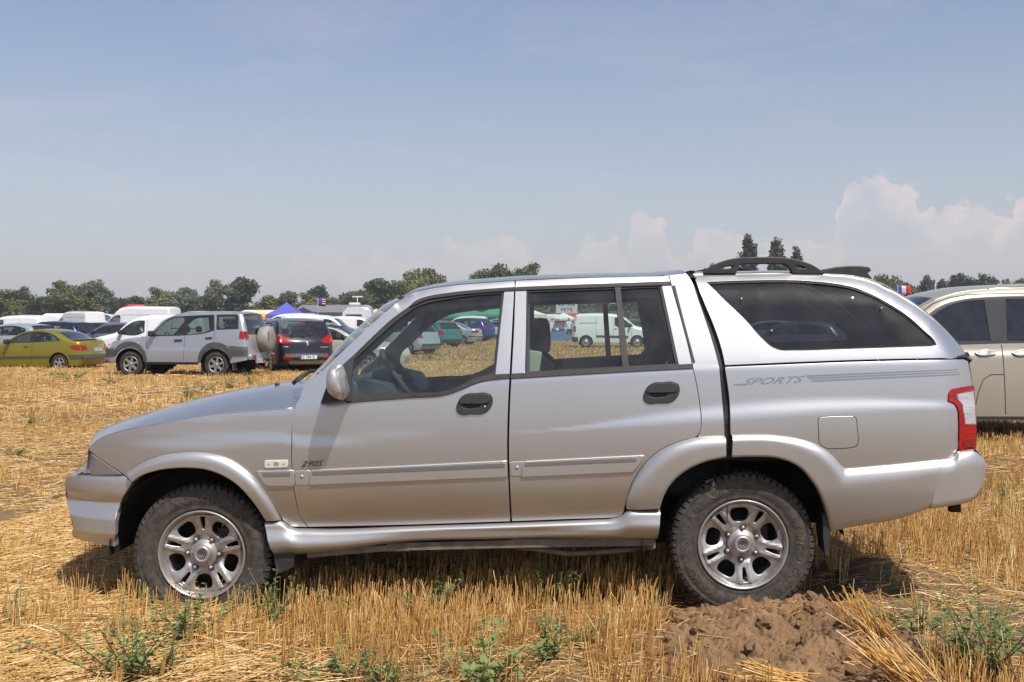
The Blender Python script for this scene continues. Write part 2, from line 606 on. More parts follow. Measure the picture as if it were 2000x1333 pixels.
def glass(name, tint=(0.7, 0.8, 0.76), refl=1.0, dust=0.04):
    m = bpy.data.materials.new(name); m.use_nodes = True
    t = m.node_tree; t.nodes.clear()
    o = t.nodes.new('ShaderNodeOutputMaterial'); tr = t.nodes.new('ShaderNodeBsdfTransparent'); gl = t.nodes.new('ShaderNodeBsdfGlossy')
    tr.inputs[0].default_value = (*tint, 1); gl.inputs['Roughness'].default_value = 0.01; gl.inputs[0].default_value = (.95, .97, 1, 1)
    fr = t.nodes.new('ShaderNodeFresnel'); ge = t.nodes.new('ShaderNodeNewGeometry'); io = t.nodes.new('ShaderNodeMath'); io.operation = 'MULTIPLY_ADD'
    io.inputs[1].default_value = 1 / 1.5 - 1.5; io.inputs[2].default_value = 1.5          # same thin pane seen from either side
    t.links.new(ge.outputs['Backfacing'], io.inputs[0]); t.links.new(io.outputs[0], fr.inputs['IOR'])
    ml = t.nodes.new('ShaderNodeMath'); ml.operation = 'MULTIPLY'; ml.inputs[1].default_value = refl
    t.links.new(fr.outputs[0], ml.inputs[0])
    m1 = t.nodes.new('ShaderNodeMixShader'); t.links.new(ml.outputs[0], m1.inputs[0]); t.links.new(tr.outputs[0], m1.inputs[1]); t.links.new(gl.outputs[0], m1.inputs[2])
    df = t.nodes.new('ShaderNodeBsdfDiffuse'); df.inputs[0].default_value = (.5, .48, .44, 1)
    n = t.nodes.new('ShaderNodeTexNoise'); n.inputs['Scale'].default_value = 9; n.inputs['Detail'].default_value = 8
    g = t.nodes.new('ShaderNodeTexCoord'); t.links.new(g.outputs['Object'], n.inputs['Vector'])
    mr = t.nodes.new('ShaderNodeMapRange'); mr.inputs['From Min'].default_value = .3; mr.inputs['From Max'].default_value = .8; mr.inputs['To Min'].default_value = dust * .3; mr.inputs['To Max'].default_value = dust * 1.6
    t.links.new(n.outputs['Fac'], mr.inputs['Value'])
    m2 = t.nodes.new('ShaderNodeMixShader'); t.links.new(mr.outputs[0], m2.inputs[0]); t.links.new(m1.outputs[0], m2.inputs[1]); t.links.new(df.outputs[0], m2.inputs[2])
    t.links.new(m2.outputs[0], o.inputs[0])
    return m


M = {}
M['silver'] = mat('silver_paint', (0.605, 0.59, 0.57), bump=.05, bscale=2.2, rough=0.35, metal=0.85, coat=0.5, rvar=0.04, vscale=3.0, dirt=(0.42, 0.37, 0.31), dirt_amt=0.12)
M['flare'] = mat('silver_plastic_paint', (0.555, 0.54, 0.52), rough=0.40, metal=0.7, coat=0.3, rvar=0.06, vscale=4.0, dirt=(0.40, 0.34, 0.27), dirt_amt=0.25)
M['rubber'] = mat('black_rubber', (0.022, 0.021, 0.020), rough=0.55, var=.3, vscale=30)
M['trim'] = mat('dark_grey_plastic', (0.035, 0.034, 0.034), rough=0.5, var=.2, vscale=20)
M['seal'] = mat('weathered_window_seal', (0.045, 0.038, 0.034), rough=0.45, var=.25, vscale=25)
M['under'] = mat('underbody_black', (0.012, 0.012, 0.012), rough=0.8, var=.5, vscale=12)
M['tyre'] = mat('dusty_tyre', (0.050, 0.043, 0.037), rough=0.8, var=.25, vscale=26, dirt=(0.125, 0.095, 0.07), dirt_amt=0.6, bump=.25, bscale=120)
M['tyre2'] = mat('tyre_black', (0.03, 0.028, 0.026), rough=0.8, var=.3, vscale=12, dirt=(0.14, 0.10, 0.07), dirt_amt=0.5)
M['alloy'] = mat('alloy_silver', (0.48, 0.465, 0.45), rough=0.48, metal=0.75, coat=.3, rvar=.08, vscale=14, dirt=(0.30, 0.22, 0.15), dirt_amt=0.75)
M['barrel'] = mat('wheel_barrel_dirty', (0.22, 0.18, 0.14), rough=0.5, metal=0.5, var=.4, vscale=18)
M['brake'] = mat('brake_dark_metal', (0.035, 0.03, 0.027), rough=0.6, metal=0.3, var=.4, vscale=30)
M['chrome'] = mat('chrome', (0.75, 0.76, 0.78), rough=0.12, metal=1.0)
M['insert'] = mat('grey_chrome_strip', (0.50, 0.54, 0.58), rough=0.22, metal=0.9)
M['glass'] = glass('window_glass', (0.80, 0.88, 0.85), 1.0, .05)
M['glass_far'] = glass('far_window_glass', (0.9, 0.95, 0.92), 1.0, .03)
M['glass_dark'] = glass('dark_tinted_glass', (0.22, 0.23, 0.26), 1.2, .03)
M['screen'] = glass('windscreen_glass', (0.80, 0.88, 0.84), 1.0, .08)
M['mirror'] = mat('mirror_glass', (0.85, 0.9, 0.92), rough=0.02, metal=1.0)
M['lens'] = glass('clear_lens', (0.90, 0.91, 0.92), 1.4, .10)
M['red_lens'] = mat('red_lens', (0.34, 0.004, 0.004), rough=0.25, coat=.3, var=.25, vscale=40)
M['deep_red'] = mat('dark_red_lens', (0.22, 0.008, 0.01), rough=0.1, coat=1, var=.3, vscale=60)
M['amber'] = mat('amber_lens', (0.75, 0.25, 0.05), rough=0.15, coat=1)
M['white_lens'] = mat('silver_reflector', (0.78, 0.78, 0.80), rough=0.2, metal=.25, bump=.5, bscale=70)
M['repeater'] = mat('repeater_lens', (0.72, 0.66, 0.55), rough=0.2, coat=.8)
M['cabin'] = mat('dark_cabin_trim', (0.045, 0.056, 0.064), rough=0.7, var=.15, vscale=8)
M['headliner'] = mat('dark_headliner', (0.08, 0.085, 0.09), rough=0.9)
M['seat_dark'] = mat('dark_seat_cloth', (0.020, 0.024, 0.030), rough=0.85, var=.2, vscale=30)
M['seat_light'] = mat('beige_seat_panel', (0.36, 0.37, 0.30), rough=0.8, var=.1)
M['paper'] = mat('paper_sticker', (0.45, 0.38, 0.22), rough=0.7)
M['white'] = mat('white_print', (0.8, 0.8, 0.8), rough=0.5)
M['decal'] = mat('grey_decal', (0.22, 0.245, 0.27), rough=0.4)
M['black'] = mat('black_print', (0.01, 0.01, 0.012), rough=0.5)
M['plate'] = mat('plate_white', (0.72, 0.73, 0.75), rough=0.4)
M['plate_blue'] = mat('plate_blue', (0.02, 0.06, 0.4), rough=0.4)

# ================================================================== PICKUP (the main car)
def XZ(px, py, Y=-0.9):
    p = atY(px, py, Y)
    return float(p[0]), float(p[2])


def XP(px, Y=-0.9): return XZ(px, 800, Y)[0]


def sstep(t):
    t = np.clip(t, 0, 1); return t * t * (3 - 2 * t)


def line_of(px, Y=-0.88):
    return np.array([XZ(a, b, Y) for a, b in px])


_belt = line_of([(300, 812), (580, 795), (677, 778), (830, 762), (992, 738), (1200, 724), (1350, 716), (1420, 714), (1650, 706), (1890, 700)])
_band = line_of(hermite([(1030, 843), (1120, 836), (1230, 823), (1370, 808), (1500, 797), (1640, 790), (1760, 789), (1885, 791)], False))
_fband = line_of([(300, 862), (600, 857), (900, 850)])
X0N, XTIP = XP(430), float(atY(127, 950, -0.52)[0])
XR0, XRE = XP(1815), float(atY(1901, 760, -0.80)[0])
_drip = line_of([(777, 584), (800, 573), (830, 565), (875, 558), (950, 551), (1006, 547), (1150, 542), (1306, 537), (1345, 535)], -0.72)
_cantop = line_of([(1352, 534), (1433, 533), (1545, 531), (1615, 534), (1668, 539), (1699, 545.4), (1720, 553), (1755.5, 572), (1790.5, 595), (1825.6, 623), (1860.6, 658), (1878, 679), (1891, 697)], -0.74)


_hw = hermite([(XP(1010), .0035), (XP(1100), .008), (XP(1200), .021), (XP(1310), .039), (XP(1400), .047), (XP(1640), .046), (XP(1760), .034), (XP(1890), .018)], False, 80)
_hwx, _hwy = _hw[:, 0], _hw[:, 1]


def WL(x, z):
    """lower body + greenhouse half width"""
    x = np.asarray(x, float); z = np.asarray(z, float)
    zk = np.interp(x, _belt[:, 0], _belt[:, 1])
    zl = np.minimum(z, zk)
    w = 0.866 + 0.034 * (1 - ((zl - 0.78) / 0.45) ** 2)
    t = z - zk + 0.012
    tt = 0.5 * (t + np.sqrt(t * t + 0.02 ** 2)) - 0.004
    w = w - np.maximum(tt, 0) * 0.335
    # shoulder bulge that grows from the rear door into the load bed
    hw = np.interp(x, _hwx, _hwy)
    a = .36 * (hw - .003)
    zc = np.interp(x, _band[:, 0], _band[:, 1])
    w = w + a * (1 - sstep((z - zc + hw) / (2 * hw))) * (0.4 + 0.6 * sstep((z - zc + .50) / .42))
    a2 = np.interp(x, [XP(230), XP(420), XP(600), XP(860)], [0, .012, .009, 0])
    z2 = np.interp(x, _fband[:, 0], _fband[:, 1])
    w = w + a2 * (1 - sstep((z - z2 + .022) / .044))
    # tuck-in at the foot of the doors
    w = w - 0.050 * np.clip((0.60 - z) / 0.24, 0, 1) ** 1.7
    # nose and tail rounding in plan
    u = np.clip((X0N - x) / (X0N - XTIP), 0, 1)
    w = w - 0.375 * (1 - (1 - u ** 3.0) ** 0.6)
    v = np.clip((x - XR0) / (XRE - XR0), 0, 1.25)
    w = w - 0.085 * v ** 2.2
    return w


def WC(x, z):
    """canopy: like WL, with the rolled roof and tail edge"""
    x = np.asarray(x, float); z = np.asarray(z, float)
    d = seg_dist(x, z, _cantop)
    return WL(x, z) - 0.065 * np.clip(1 - d / .13, 0, 1) ** 2.0


def WD(x, z):
    d = seg_dist(x, z, _drip)
    return WL(x, z) - 0.016 * np.clip(1 - d / .05, 0, 1) ** 2


def flare(base, out_px, h=.035, r=.028, in_px=None, lip=.014):
    O = line_of(out_px); I = line_of(in_px) if in_px else None
    def W(x, z):
        d = seg_dist(x, z, O)
        w = base(x, z) + h * (1 - np.exp(-d / r))
        if I is not None:
            di = seg_dist(x, z, I)
            w = w - lip * np.exp(-di / .012)
        return w
    return W


WORLD = set()
_link0 = link


def link(name, me, mats, parent=None):
    o = _link0(name, me, mats, parent)
    if parent is not None and parent.name in WORLD:
        o.matrix_parent_inverse = Matrix.Translation(-Vector(parent.location))
    return o


PK = empty('pickup_truck', (-0.42, 0, -0.08))
tag(PK, 'silver double-cab pickup truck with hard canopy parked side-on in the stubble', 'pickup truck')
WORLD.add('pickup_truck')


def pxs(name, px, m, W=WL, off=0.0, holes=(), parent=PK, step=.045, gap=.0, skirt=.014, bevel=.002, sharp=38, far=False, smooth=True, estep=None, Wp=None, rings=None):
    Wp = Wp or W
    o = proj(hermite(px, True, sharp) if smooth else np.array(px, float), Wp)
    hs_ = [proj(hermite(h, True, sharp), Wp) for h in holes]
    a = sheet(name, o, hs_, side_surf(W, off, -1), m, parent, step, gap, skirt, bevel, estep, rings)
    if far:
        b = sheet(name, o, hs_, side_surf(W, off, 1), m, parent, step, gap, skirt, bevel, estep, rings)
        return a, b
    return a


# ---- outlines in photo pixels (each is projected on the body surface at its real depth)
DOOR_F_FRONT = [(592, 753), (587, 771), (574, 798), (569.5, 855), (571, 930), (577, 975), (589, 1014), (602, 1030.5)]
PILLAR_A = [(592, 753), (625, 727), (650, 703), (700, 656), (750, 611), (786, 582), (800, 573), (830, 565), (875, 558), (950, 551.5), (1006, 547.5)]
front_door = DOOR_F_FRONT + [(800, 1026), (997, 1019.5), (994.5, 960), (991.5, 895), (993, 795), (996, 735), (1001, 640), (1006, 547.5)] + PILLAR_A[::-1][1:-1]
FWH = [(671, 714), (690, 696), (725, 662), (770, 621), (797, 602), (812, 591.5), (828, 585), (875, 576), (925, 571), (984, 567), (976, 640), (966, 737), (950, 743), (925, 749), (900, 760), (875, 769), (800, 776), (725, 781), (677, 785), (672, 750)]
FWG = [(689, 705), (725, 671), (772, 629), (797, 610), (812, 600), (828, 594), (875, 584), (925, 577), (980, 573), (973, 640), (965, 724), (948, 733), (925, 739), (905, 750), (890, 757), (872, 763), (800, 768), (725, 773), (683, 777), (684, 740)]
REAR_DOOR_ARCH = [(1219, 1002), (1222, 985), (1230, 957), (1245, 925), (1260, 905), (1282, 885), (1310, 869), (1340, 859), (1360, 853)]
rear_door = [(1006, 547.5), (1003, 640), (998, 735), (995, 795), (993.5, 895), (996, 960), (999, 1019.5), (1100, 1015.5), (1200, 1012.5), (1210, 1010)] + REAR_DOOR_ARCH + [(1367, 845), (1370, 820), (1367, 790), (1360, 747), (1354, 720), (1350, 700), (1310, 552), (1306, 538), (1150, 542)]
RWH = [(1029, 567), (1100, 563.5), (1200, 560), (1291, 556.5), (1308, 635), (1325, 714), (1200, 720.5), (1026, 731), (1028, 650)]
RWG = [(1031.5, 571), (1100, 568), (1200, 564.5), (1288, 561), (1304, 635), (1320, 711), (1215, 716), (1028, 727), (1029, 650)]
HOOD_CREASE = [(172, 879), (190, 861), (235, 843), (295, 831), (400, 812), (490, 803.5), (574, 798)]
F_ARCH_OUT = [(257, 943), (251, 921), (280, 903), (310, 891), (355, 883.5), (385, 882.5), (415, 886), (445, 895), (475, 913), (502, 937), (520, 963), (535, 987), (550, 1015)]
F_ARCH_IN = [(257, 943), (274, 931), (295, 923), (340, 915.6), (370, 915), (400, 918), (430, 928), (460, 946), (484, 970), (502, 993), (518, 1018)]
fender = HOOD_CREASE + [(569.5, 855), (571, 930), (577, 975), (589, 1014), (602, 1030.5), (568, 1029), (553, 1016)] + F_ARCH_OUT[::-1][1:] + [(242, 928), (215, 910), (190, 893)]
QUARTER = [(1306, 538), (1340, 534), (1350, 547), (1362, 580), (1375, 617), (1390, 662), (1402, 705), (1405, 717), (1410, 775), (1414, 820), (1415.5, 851), (1390, 852), (1362, 854), (1367, 845), (1370, 820), (1367, 790), (1360, 747), (1354, 720), (1350, 700), (1310, 552)]
R_ARCH_IN = [(1284, 1052), (1286, 1030), (1289, 995), (1295, 975), (1307, 952), (1325, 932), (1350, 915), (1380, 902.5), (1418.5, 894)]
flare_rf = REAR_DOOR_ARCH + [(1390, 851.5), (1415.5, 851), (1418.5, 893)] + [(1380, 902.5), (1350, 915), (1325, 932), (1307, 952), (1295, 975), (1289, 995), (1222, 994)]
SILL = [(518, 1018), (553, 1016), (562, 1025), (575, 1031), (600, 1032.5), (800, 1028), (998, 1021.5), (1190, 1014), (1212, 1010), (1221, 1000), (1224, 995), (1289, 995.5), (1286, 1030), (1284, 1052), (1100, 1055), (996, 1058), (756, 1066), (680, 1076), (568, 1085), (536, 1086), (530, 1060), (524, 1040)]
GAP_R = [(1353, 535), (1360, 553), (1375, 592), (1395, 640), (1412, 695), (1415.6, 714)]
canopy = GAP_R + [(1510, 710), (1650, 704.5), (1790, 701), (1892, 699.6), (1878, 679), (1860.6, 658), (1825.6, 623), (1790.5, 595), (1755.5, 572), (1720, 553), (1699, 545.4), (1668, 539), (1615, 535), (1545, 533), (1433, 534.5)]
CANWIN = [(1380.6, 551.4), (1440, 549), (1580, 549.6), (1633, 555), (1668, 562), (1703, 576), (1738, 595), (1773, 618), (1808, 649.5), (1825.6, 667), (1829, 674), (1818.6, 676.5), (1755.5, 678.6), (1650, 682), (1545, 685), (1524, 684.5), (1507, 677.5), (1489, 662), (1457.7, 626.7), (1405, 576)]
R_OUT2 = [(1429, 850), (1475, 849), (1500, 849.5), (1525, 852), (1562.5, 858), (1600, 871), (1625, 889), (1640, 906), (1647.5, 914), (1655, 915.5), (1750, 907), (1833, 898)]
LAMP_L = [(1900, 753.7), (1857.5, 761), (1852.5, 770), (1851, 785), (1862.5, 790), (1869, 800), (1871, 820), (1871, 855), (1869.5, 881)]
bedside = [(1415.6, 717), (1510, 713), (1650, 707.5), (1790, 704), (1882, 702), (1891, 706), (1894, 720), (1900, 753.7)] + LAMP_L[1:] + [(1864, 890), (1852.5, 895.5), (1833, 898)] + R_OUT2[::-1][1:] + [(1427, 850), (1424, 775)]
rearflare = R_OUT2 + [(1826, 912.5), (1822.5, 942.5), (1817, 993), (1750, 1016), (1700, 1024), (1665, 1030), (1622.5, 1041), (1621, 1005), (1610, 985), (1600, 960), (1585, 937.5), (1567.5, 917.5), (1545, 904), (1520, 896), (1475, 893), (1430, 894)]
rearbumper = [(1834, 898), (1852.5, 896.5), (1864, 891.5), (1870, 883), (1905, 877), (1910, 880), (1917.5, 890), (1922.5, 902.5), (1923, 925), (1920, 947.5), (1910, 970), (1890, 982.5), (1850, 990), (1818, 994.5), (1823.5, 942.5), (1827, 912.5)]
BUMP_L = [(149, 929), (138, 930), (129, 933), (127, 945), (130, 975), (136, 1005), (143, 1030), (140, 1042), (146, 1052)]
frontbumper = BUMP_L[::-1] + [(165, 928.5), (241, 928.5), (257, 943.5), (241, 969), (232, 990), (227, 1005), (224.5, 1017), (224.5, 1068), (205, 1065)]
headlamp = [(170, 881), (181, 889), (205, 905), (238, 927), (200, 927.5), (151, 927), (154, 912), (161, 896)]

# ---- body panels, both sides
WS = flare(WL, [(553, 1016), (562, 1025), (600, 1031), (998, 1021), (1190, 1013), (1212, 1009), (1224, 995)], h=.03, r=.02)


def WSILL(x, z):
    w = WS(x, z)
    xa, za = XZ(575, 1060); xb, _ = XZ(770, 1060)
    f = np.clip(1 - (x - XP(520)) / (XP(770) - XP(520)), 0, 1)
    g = np.clip(1 - (XP(1290) - x) / (XP(1290) - XP(1090)), 0, 1)
    zm = XZ(800, 1056)[1]
    w = w + (.030 * f + .030 * g) * sstep((zm + .06 - z) / .10)
    return w - 0.06 * np.clip((zm - .0 - z) / .1, 0, 1) ** 1.5


WFF = flare(WL, F_ARCH_OUT[1:], h=.040, r=.022, in_px=F_ARCH_IN)
WRF = flare(WL, REAR_DOOR_ARCH + [(1390, 851), (1500, 849)], h=.042, r=.030, in_px=R_ARCH_IN)


def bump_w(base, ztop_px, h):
    def W(x, z):
        return base(x, z) + h
    return W


_rb = XP(1834), float(atY(1923, 920, -0.80)[0])


def WRB(x, z):
    x = np.asarray(x, float); z = np.asarray(z, float)
    d = seg_dist(x, z, line_of([(1655, 915), (1750, 907), (1852, 896), (1870, 881), (1905, 876), (1917, 888)]))
    w = 0.872 + 0.024 * (1 - ((z - 0.74) / 0.45) ** 2) + .042 * (1 - np.exp(-d / .022))
    v = np.clip((x - _rb[0]) / (_rb[1] - _rb[0]), 0, 1)
    w = w - .13 * (1 - np.sqrt(np.maximum(1 - v ** 2.6, 0) * .98 + .02))
    return w - .05 * np.clip((.50 - z) / .16, 0, 1) ** 1.6


def WFB(x, z):
    x = np.asarray(x, float); z = np.asarray(z, float)
    u = np.clip((X0N - x) / (X0N - XTIP), 0, 1)
    w = 0.905 - 0.40 * (1 - (1 - u ** 3.0) ** 0.6)
    z0 = XZ(180, 1000)[1]
    w = w + .020 * (1 - np.exp(-np.maximum(XZ(180, 928)[1] - z, 0) / .015)) - .020
    w = w - .022 * np.exp(-((z - z0 - .035) / .035) ** 2) + .020 * sstep((z0 + .0 - z) / .05) - .03 * sstep((XZ(180, 1045)[1] - z) / .05)
    return w


WR2 = flare(WL, R_OUT2, h=.042, r=.028, in_px=[(1430, 894), (1475, 893), (1520, 896), (1545, 904), (1567.5, 917.5), (1585, 937.5), (1600, 960), (1610, 985), (1621, 1005), (1622, 1041)])
doorF = pxs('front_door', front_door, M['silver'], WD, holes=[FWH], gap=.0042, far=True)
doorR = pxs('rear_door', rear_door, M['silver'], WD, holes=[RWH], gap=.0042, far=True, step=.016, estep=.03)
pxs('front_fender', fender, M['silver'], WL, gap=.0030, far=True, step=.04, estep=.025)
pxs('cab_quarter_panel', QUARTER, M['silver'], WL, gap=.0025, far=True, step=.016, estep=.03)
pxs('canopy_side', canopy, M['silver'], WC, holes=[CANWIN], gap=.002, far=True, step=.03, estep=.014, skirt=.003, bevel=.0008, rings=[.010, .022, .038, .058, .082, .11])
pxs('bed_side', bedside, M['silver'], WL, gap=.0022, far=True, step=.018, estep=.03)


def seg_res(segs, n):
    o = []
    for k, sg in enumerate(segs):
        P = hermite(sg, False, 30, 5) if len(sg) > 2 else np.array(sg, float)
        d = np.concatenate([[0], np.cumsum(np.linalg.norm(np.diff(P, axis=0), axis=1))])
        t = np.linspace(0, d[-1], n[k] + 1)
        q = np.stack([np.interp(t, d, P[:, 0]), np.interp(t, d, P[:, 1])], 1)
        o.append(q if k == 0 else q[1:])
    return np.concatenate(o)


def strip(name, outs, ins, n, h, m, tau=.35, Wb=None, hin=None, lip=.010, ret=.05, hfun=None, ends=True, parent=PK, turn=.0):
    """a swollen band between two traced edges: rises off the body at OUTS, rolls in at INS"""
    Wb = Wb or WL
    O = proj(seg_res(outs, n), Wb)
    hin = h if hin is None else hin
    I = proj(seg_res(ins, n), lambda x, z: Wb(x, z) + hin)
    ts = np.concatenate([[0], tau * (1 - np.cos(np.linspace(.12, math.pi / 2, 9))), np.linspace(tau, 1, 12)[1:-1] , [.985, 1.0]])
    for s in (-1, 1):
        G = []
        for t in ts:
            P = O + (I - O) * t
            k = math.sqrt(max(0, 1 - (1 - min(t / tau, 1)) ** 2))
            hh = h + (hin - h) * t
            off = hh * k - lip * max(0, (t - .93) / .07) ** 2
            if hfun is not None: off = off + hfun(P[:, 0], P[:, 1], t)
            w = Wb(P[:, 0], P[:, 1]) + off - (.004 if t == 0 else 0)
            G.append(np.stack([P[:, 0], s * w, P[:, 1]], 1))
        last = G[-1].copy()
        for dy in (.004, .02, ret):
            q = last.copy(); q[:, 1] -= s * dy; G.append(q)
        G = np.array(G)
        if ends:
            a = G[:, :1].copy(); a[:, :, 1] -= s * .03; b = G[:, -1:].copy(); b[:, :, 1] -= s * .03
            G = np.concatenate([a, G[:, :1], G, G[:, -1:], b], 1)
        o = grid_obj(name, G, m, parent)
        if s < 0: res = o
        bm = bmesh.new(); bm.from_mesh(o.data); bmesh.ops.remove_doubles(bm, verts=bm.verts[:], dist=1e-5)
        bmesh.ops.recalc_face_normals(bm, faces=bm.faces[:])
        for e in bm.edges:
            if len(e.link_faces) == 2 and e.calc_face_angle(0) > rad(50): e.smooth = False
        bm.to_mesh(o.data); bm.free()
    return res


strip('front_wheel_flare', [F_ARCH_OUT[1:]], [F_ARCH_IN[0:]], [60], .040, M['flare'], tau=.55, lip=.008)
RF_IN = [(1418.5, 894), (1380, 902.5), (1350, 915), (1325, 932), (1307, 952), (1295, 975), (1289, 994.5)]
strip('rear_wheel_flare', [[(1415.5, 851), (1390, 851.8), (1362, 854)] + REAR_DOOR_ARCH[::-1][1:-1] + [(1223, 994)]], [RF_IN], [50], .044, M['flare'], tau=.45, lip=.008)
strip('rear_lower_flare', [R_OUT2[:9], R_OUT2[8:]], [[(1430, 894), (1475, 893), (1520, 896), (1545, 904), (1567.5, 917.5), (1585, 937.5), (1600, 960), (1610, 985), (1618, 1012), (1622.5, 1041)], [(1622.5, 1041), (1665, 1030), (1700, 1024), (1750, 1016), (1800, 999), (1817, 993)]], [50, 26], .044, M['flare'], tau=.28, lip=.008)


def sill_h(x, z, t):
    f = np.clip(1 - (x - XP(520)) / (XP(800) - XP(520)), 0, 1); g = np.clip(1 - (XP(1290) - x) / (XP(1290) - XP(1060)), 0, 1)
    return (.030 * f ** .8 + .034 * g ** .8) * sstep((t - .15) / .45) - .045 * max(0, (t - .72) / .28) ** 1.5


strip('sill', [[(519, 1018), (553, 1016), (562, 1025), (575, 1031), (600, 1032.5), (800, 1028), (998, 1021.5), (1190, 1014), (1212, 1010), (1221, 1000), (1226, 995), (1289, 995.5)]],
      [[(536, 1086), (568, 1085), (600, 1083), (680, 1076), (756, 1066), (996, 1058), (1100, 1055), (1284, 1053)]], [80], .052, M['flare'], tau=.25, lip=.0, hfun=sill_h, ret=.12)


def WRB0(x, z):
    x = np.asarray(x, float); z = np.asarray(z, float)
    w = 0.872 + 0.024 * (1 - ((z - 0.74) / 0.45) ** 2)
    v = np.clip((x - _rb[0]) / (_rb[1] - _rb[0]), 0, 1)
    return w - .15 * (1 - np.sqrt(np.maximum(1 - v ** 2.6, 0) * .98 + .02)) - .05 * np.clip((.50 - z) / .16, 0, 1) ** 1.6


strip('rear_bumper', [[(1834, 897.5), (1852.5, 896), (1864, 891), (1871, 882)], [(1871, 882), (1888, 879.5), (1905, 877)], [(1905, 877), (1912, 883), (1919, 893), (1923, 906)]],
      [[(1818, 994.5), (1834, 992.5), (1850, 990)], [(1850, 990), (1870, 987), (1890, 982.5)], [(1890, 982.5), (1906, 973), (1915, 960), (1921, 945), (1923.5, 925)]], [8, 8, 12], .042, M['flare'], tau=.30, Wb=WRB0, lip=.01)
pxs('front_bumper', frontbumper, M['flare'], WFB, gap=.001, far=True, step=.014, skirt=.03, estep=.012)
hl = pxs('headlight', [(170, 881), (177, 886), (182, 897), (180, 912), (173, 927), (151, 927), (154, 912), (161, 896)], M['lens'], WL, off=.004, gap=.001, far=True, step=.02, skirt=.01)
pxs('headlight_reflector', headlamp, M['white_lens'], WL, off=-.03, gap=.003, far=True, step=.02, skirt=0)
pxs('turn_signal', [(179, 888), (205, 905), (238, 927), (200, 927.5), (176, 927), (182, 912), (184, 897)], mat('smoked_turn_lens', (0.30, 0.28, 0.26), rough=.15, metal=.3, coat=1), WL, off=.003, gap=.001, far=True, step=.02, skirt=.01)
# window seals, glass, mouldings
pxs('window_seal', FWH, M['rubber'], WD, off=-.002, holes=[FWG], far=True, skirt=.006, step=.02, estep=.025)
pxs('side_window', FWG, M['glass'], WD, off=-.010, far=True, skirt=0, step=.12)
pxs('window_seal', RWH, M['rubber'], WD, off=-.002, holes=[RWG], far=True, skirt=.006, step=.02, estep=.025)
pxs('side_window', RWG, M['glass'], WD, off=-.010, far=True, skirt=0, step=.12)
pxs('window_divider', [(1201, 559), (1211, 559), (1219, 635), (1228, 717), (1216, 718), (1208, 635)], M['seal'], WD, off=.003, far=True, skirt=.012)
MOLD_F = [(677, 779), (725, 776), (800, 771), (872, 765.5), (890, 760), (905, 752.5), (925, 743), (948, 736), (966, 733), (995, 731.5), (994.5, 739.5), (966, 742), (950, 744), (925, 751), (900, 762), (875, 771), (800, 778), (725, 783.5), (677, 787)]
pxs('belt_moulding', MOLD_F, M['seal'], WD, off=.007, far=True, skirt=.010, step=.02)
pxs('belt_moulding', [(998, 731.5), (1200, 720), (1351, 712), (1353, 720), (1200, 728), (998, 740)], M['seal'], WD, off=.007, far=True, skirt=.010, step=.02)
pxs('roof_rail_seal', [(800, 600), (812, 589), (828, 582.5), (875, 573.5), (925, 568), (1005, 562), (1005, 568), (925, 573.5), (875, 579.5), (828, 588), (812, 595)], M['rubber'], WD, off=.005, far=True, skirt=.008, step=.02)
pxs('roof_rail_seal', [(1008, 562), (1100, 558), (1200, 554.5), (1309, 550.5), (1310, 557), (1200, 561), (1100, 564.5), (1008, 568)], M['rubber'], WD, off=.005, far=True, skirt=.008, step=.02)
pxs('mirror_triangle', [(671, 713), (690, 696), (692, 700), (686, 740), (684, 779), (676, 780), (672, 745)], M['trim'], WD, off=.006, far=True, skirt=.01, step=.02)
# black joint between cab and canopy, and dark backing behind every panel gap
pxs('cab_gap_seal', [(1335, 532), (1358, 533), (1366, 560), (1382, 600), (1402, 648), (1418, 700), (1428, 780), (1433, 860), (1434, 898), (1414, 898), (1412, 860), (1404, 780), (1398, 705), (1384, 662), (1360, 590), (1344, 548)], M['rubber'], WC, off=-.022, far=True, skirt=0)
pxs('panel_backing', [(590, 760), (700, 790), (1000, 745), (1400, 720), (1425, 720), (1880, 706), (1890, 760), (1860, 880), (1650, 910), (1600, 865), (1500, 840), (1330, 850), (1240, 900), (1210, 1015), (600, 1040), (560, 1000), (520, 930), (440, 880), (340, 875), (250, 905), (185, 880), (300, 840), (574, 805)], M['under'], WL, off=-.020, far=True, skirt=0, step=.07)
pxs('canopy_window_seal', [(p[0] + (-3 if p[0] < 1500 else 3), p[1] + (-2.2 if p[1] < 640 else 2.2)) for p in CANWIN], M['rubber'], WC, off=-.006, holes=[[(1609 + (x - 1609) * .988, 617 + (y - 617) * .965) for x, y in CANWIN]], far=True, skirt=.0, step=.03)
pxs('canopy_window', CANWIN, M['glass_dark'], WC, off=-.010, far=True, skirt=0, step=.1)
for px, py in ((1448, 584), (1507, 646.5), (1721.5, 602.5)):
    x, z = proj([(px, py)], WC)[0]; wv = float(WC(np.array([x]), np.array([z]))[0])
    MB().ball((x, -wv - .002, z), .007, 8, (1, .7, 1)).build('window_bolt', M['chrome'], PK)

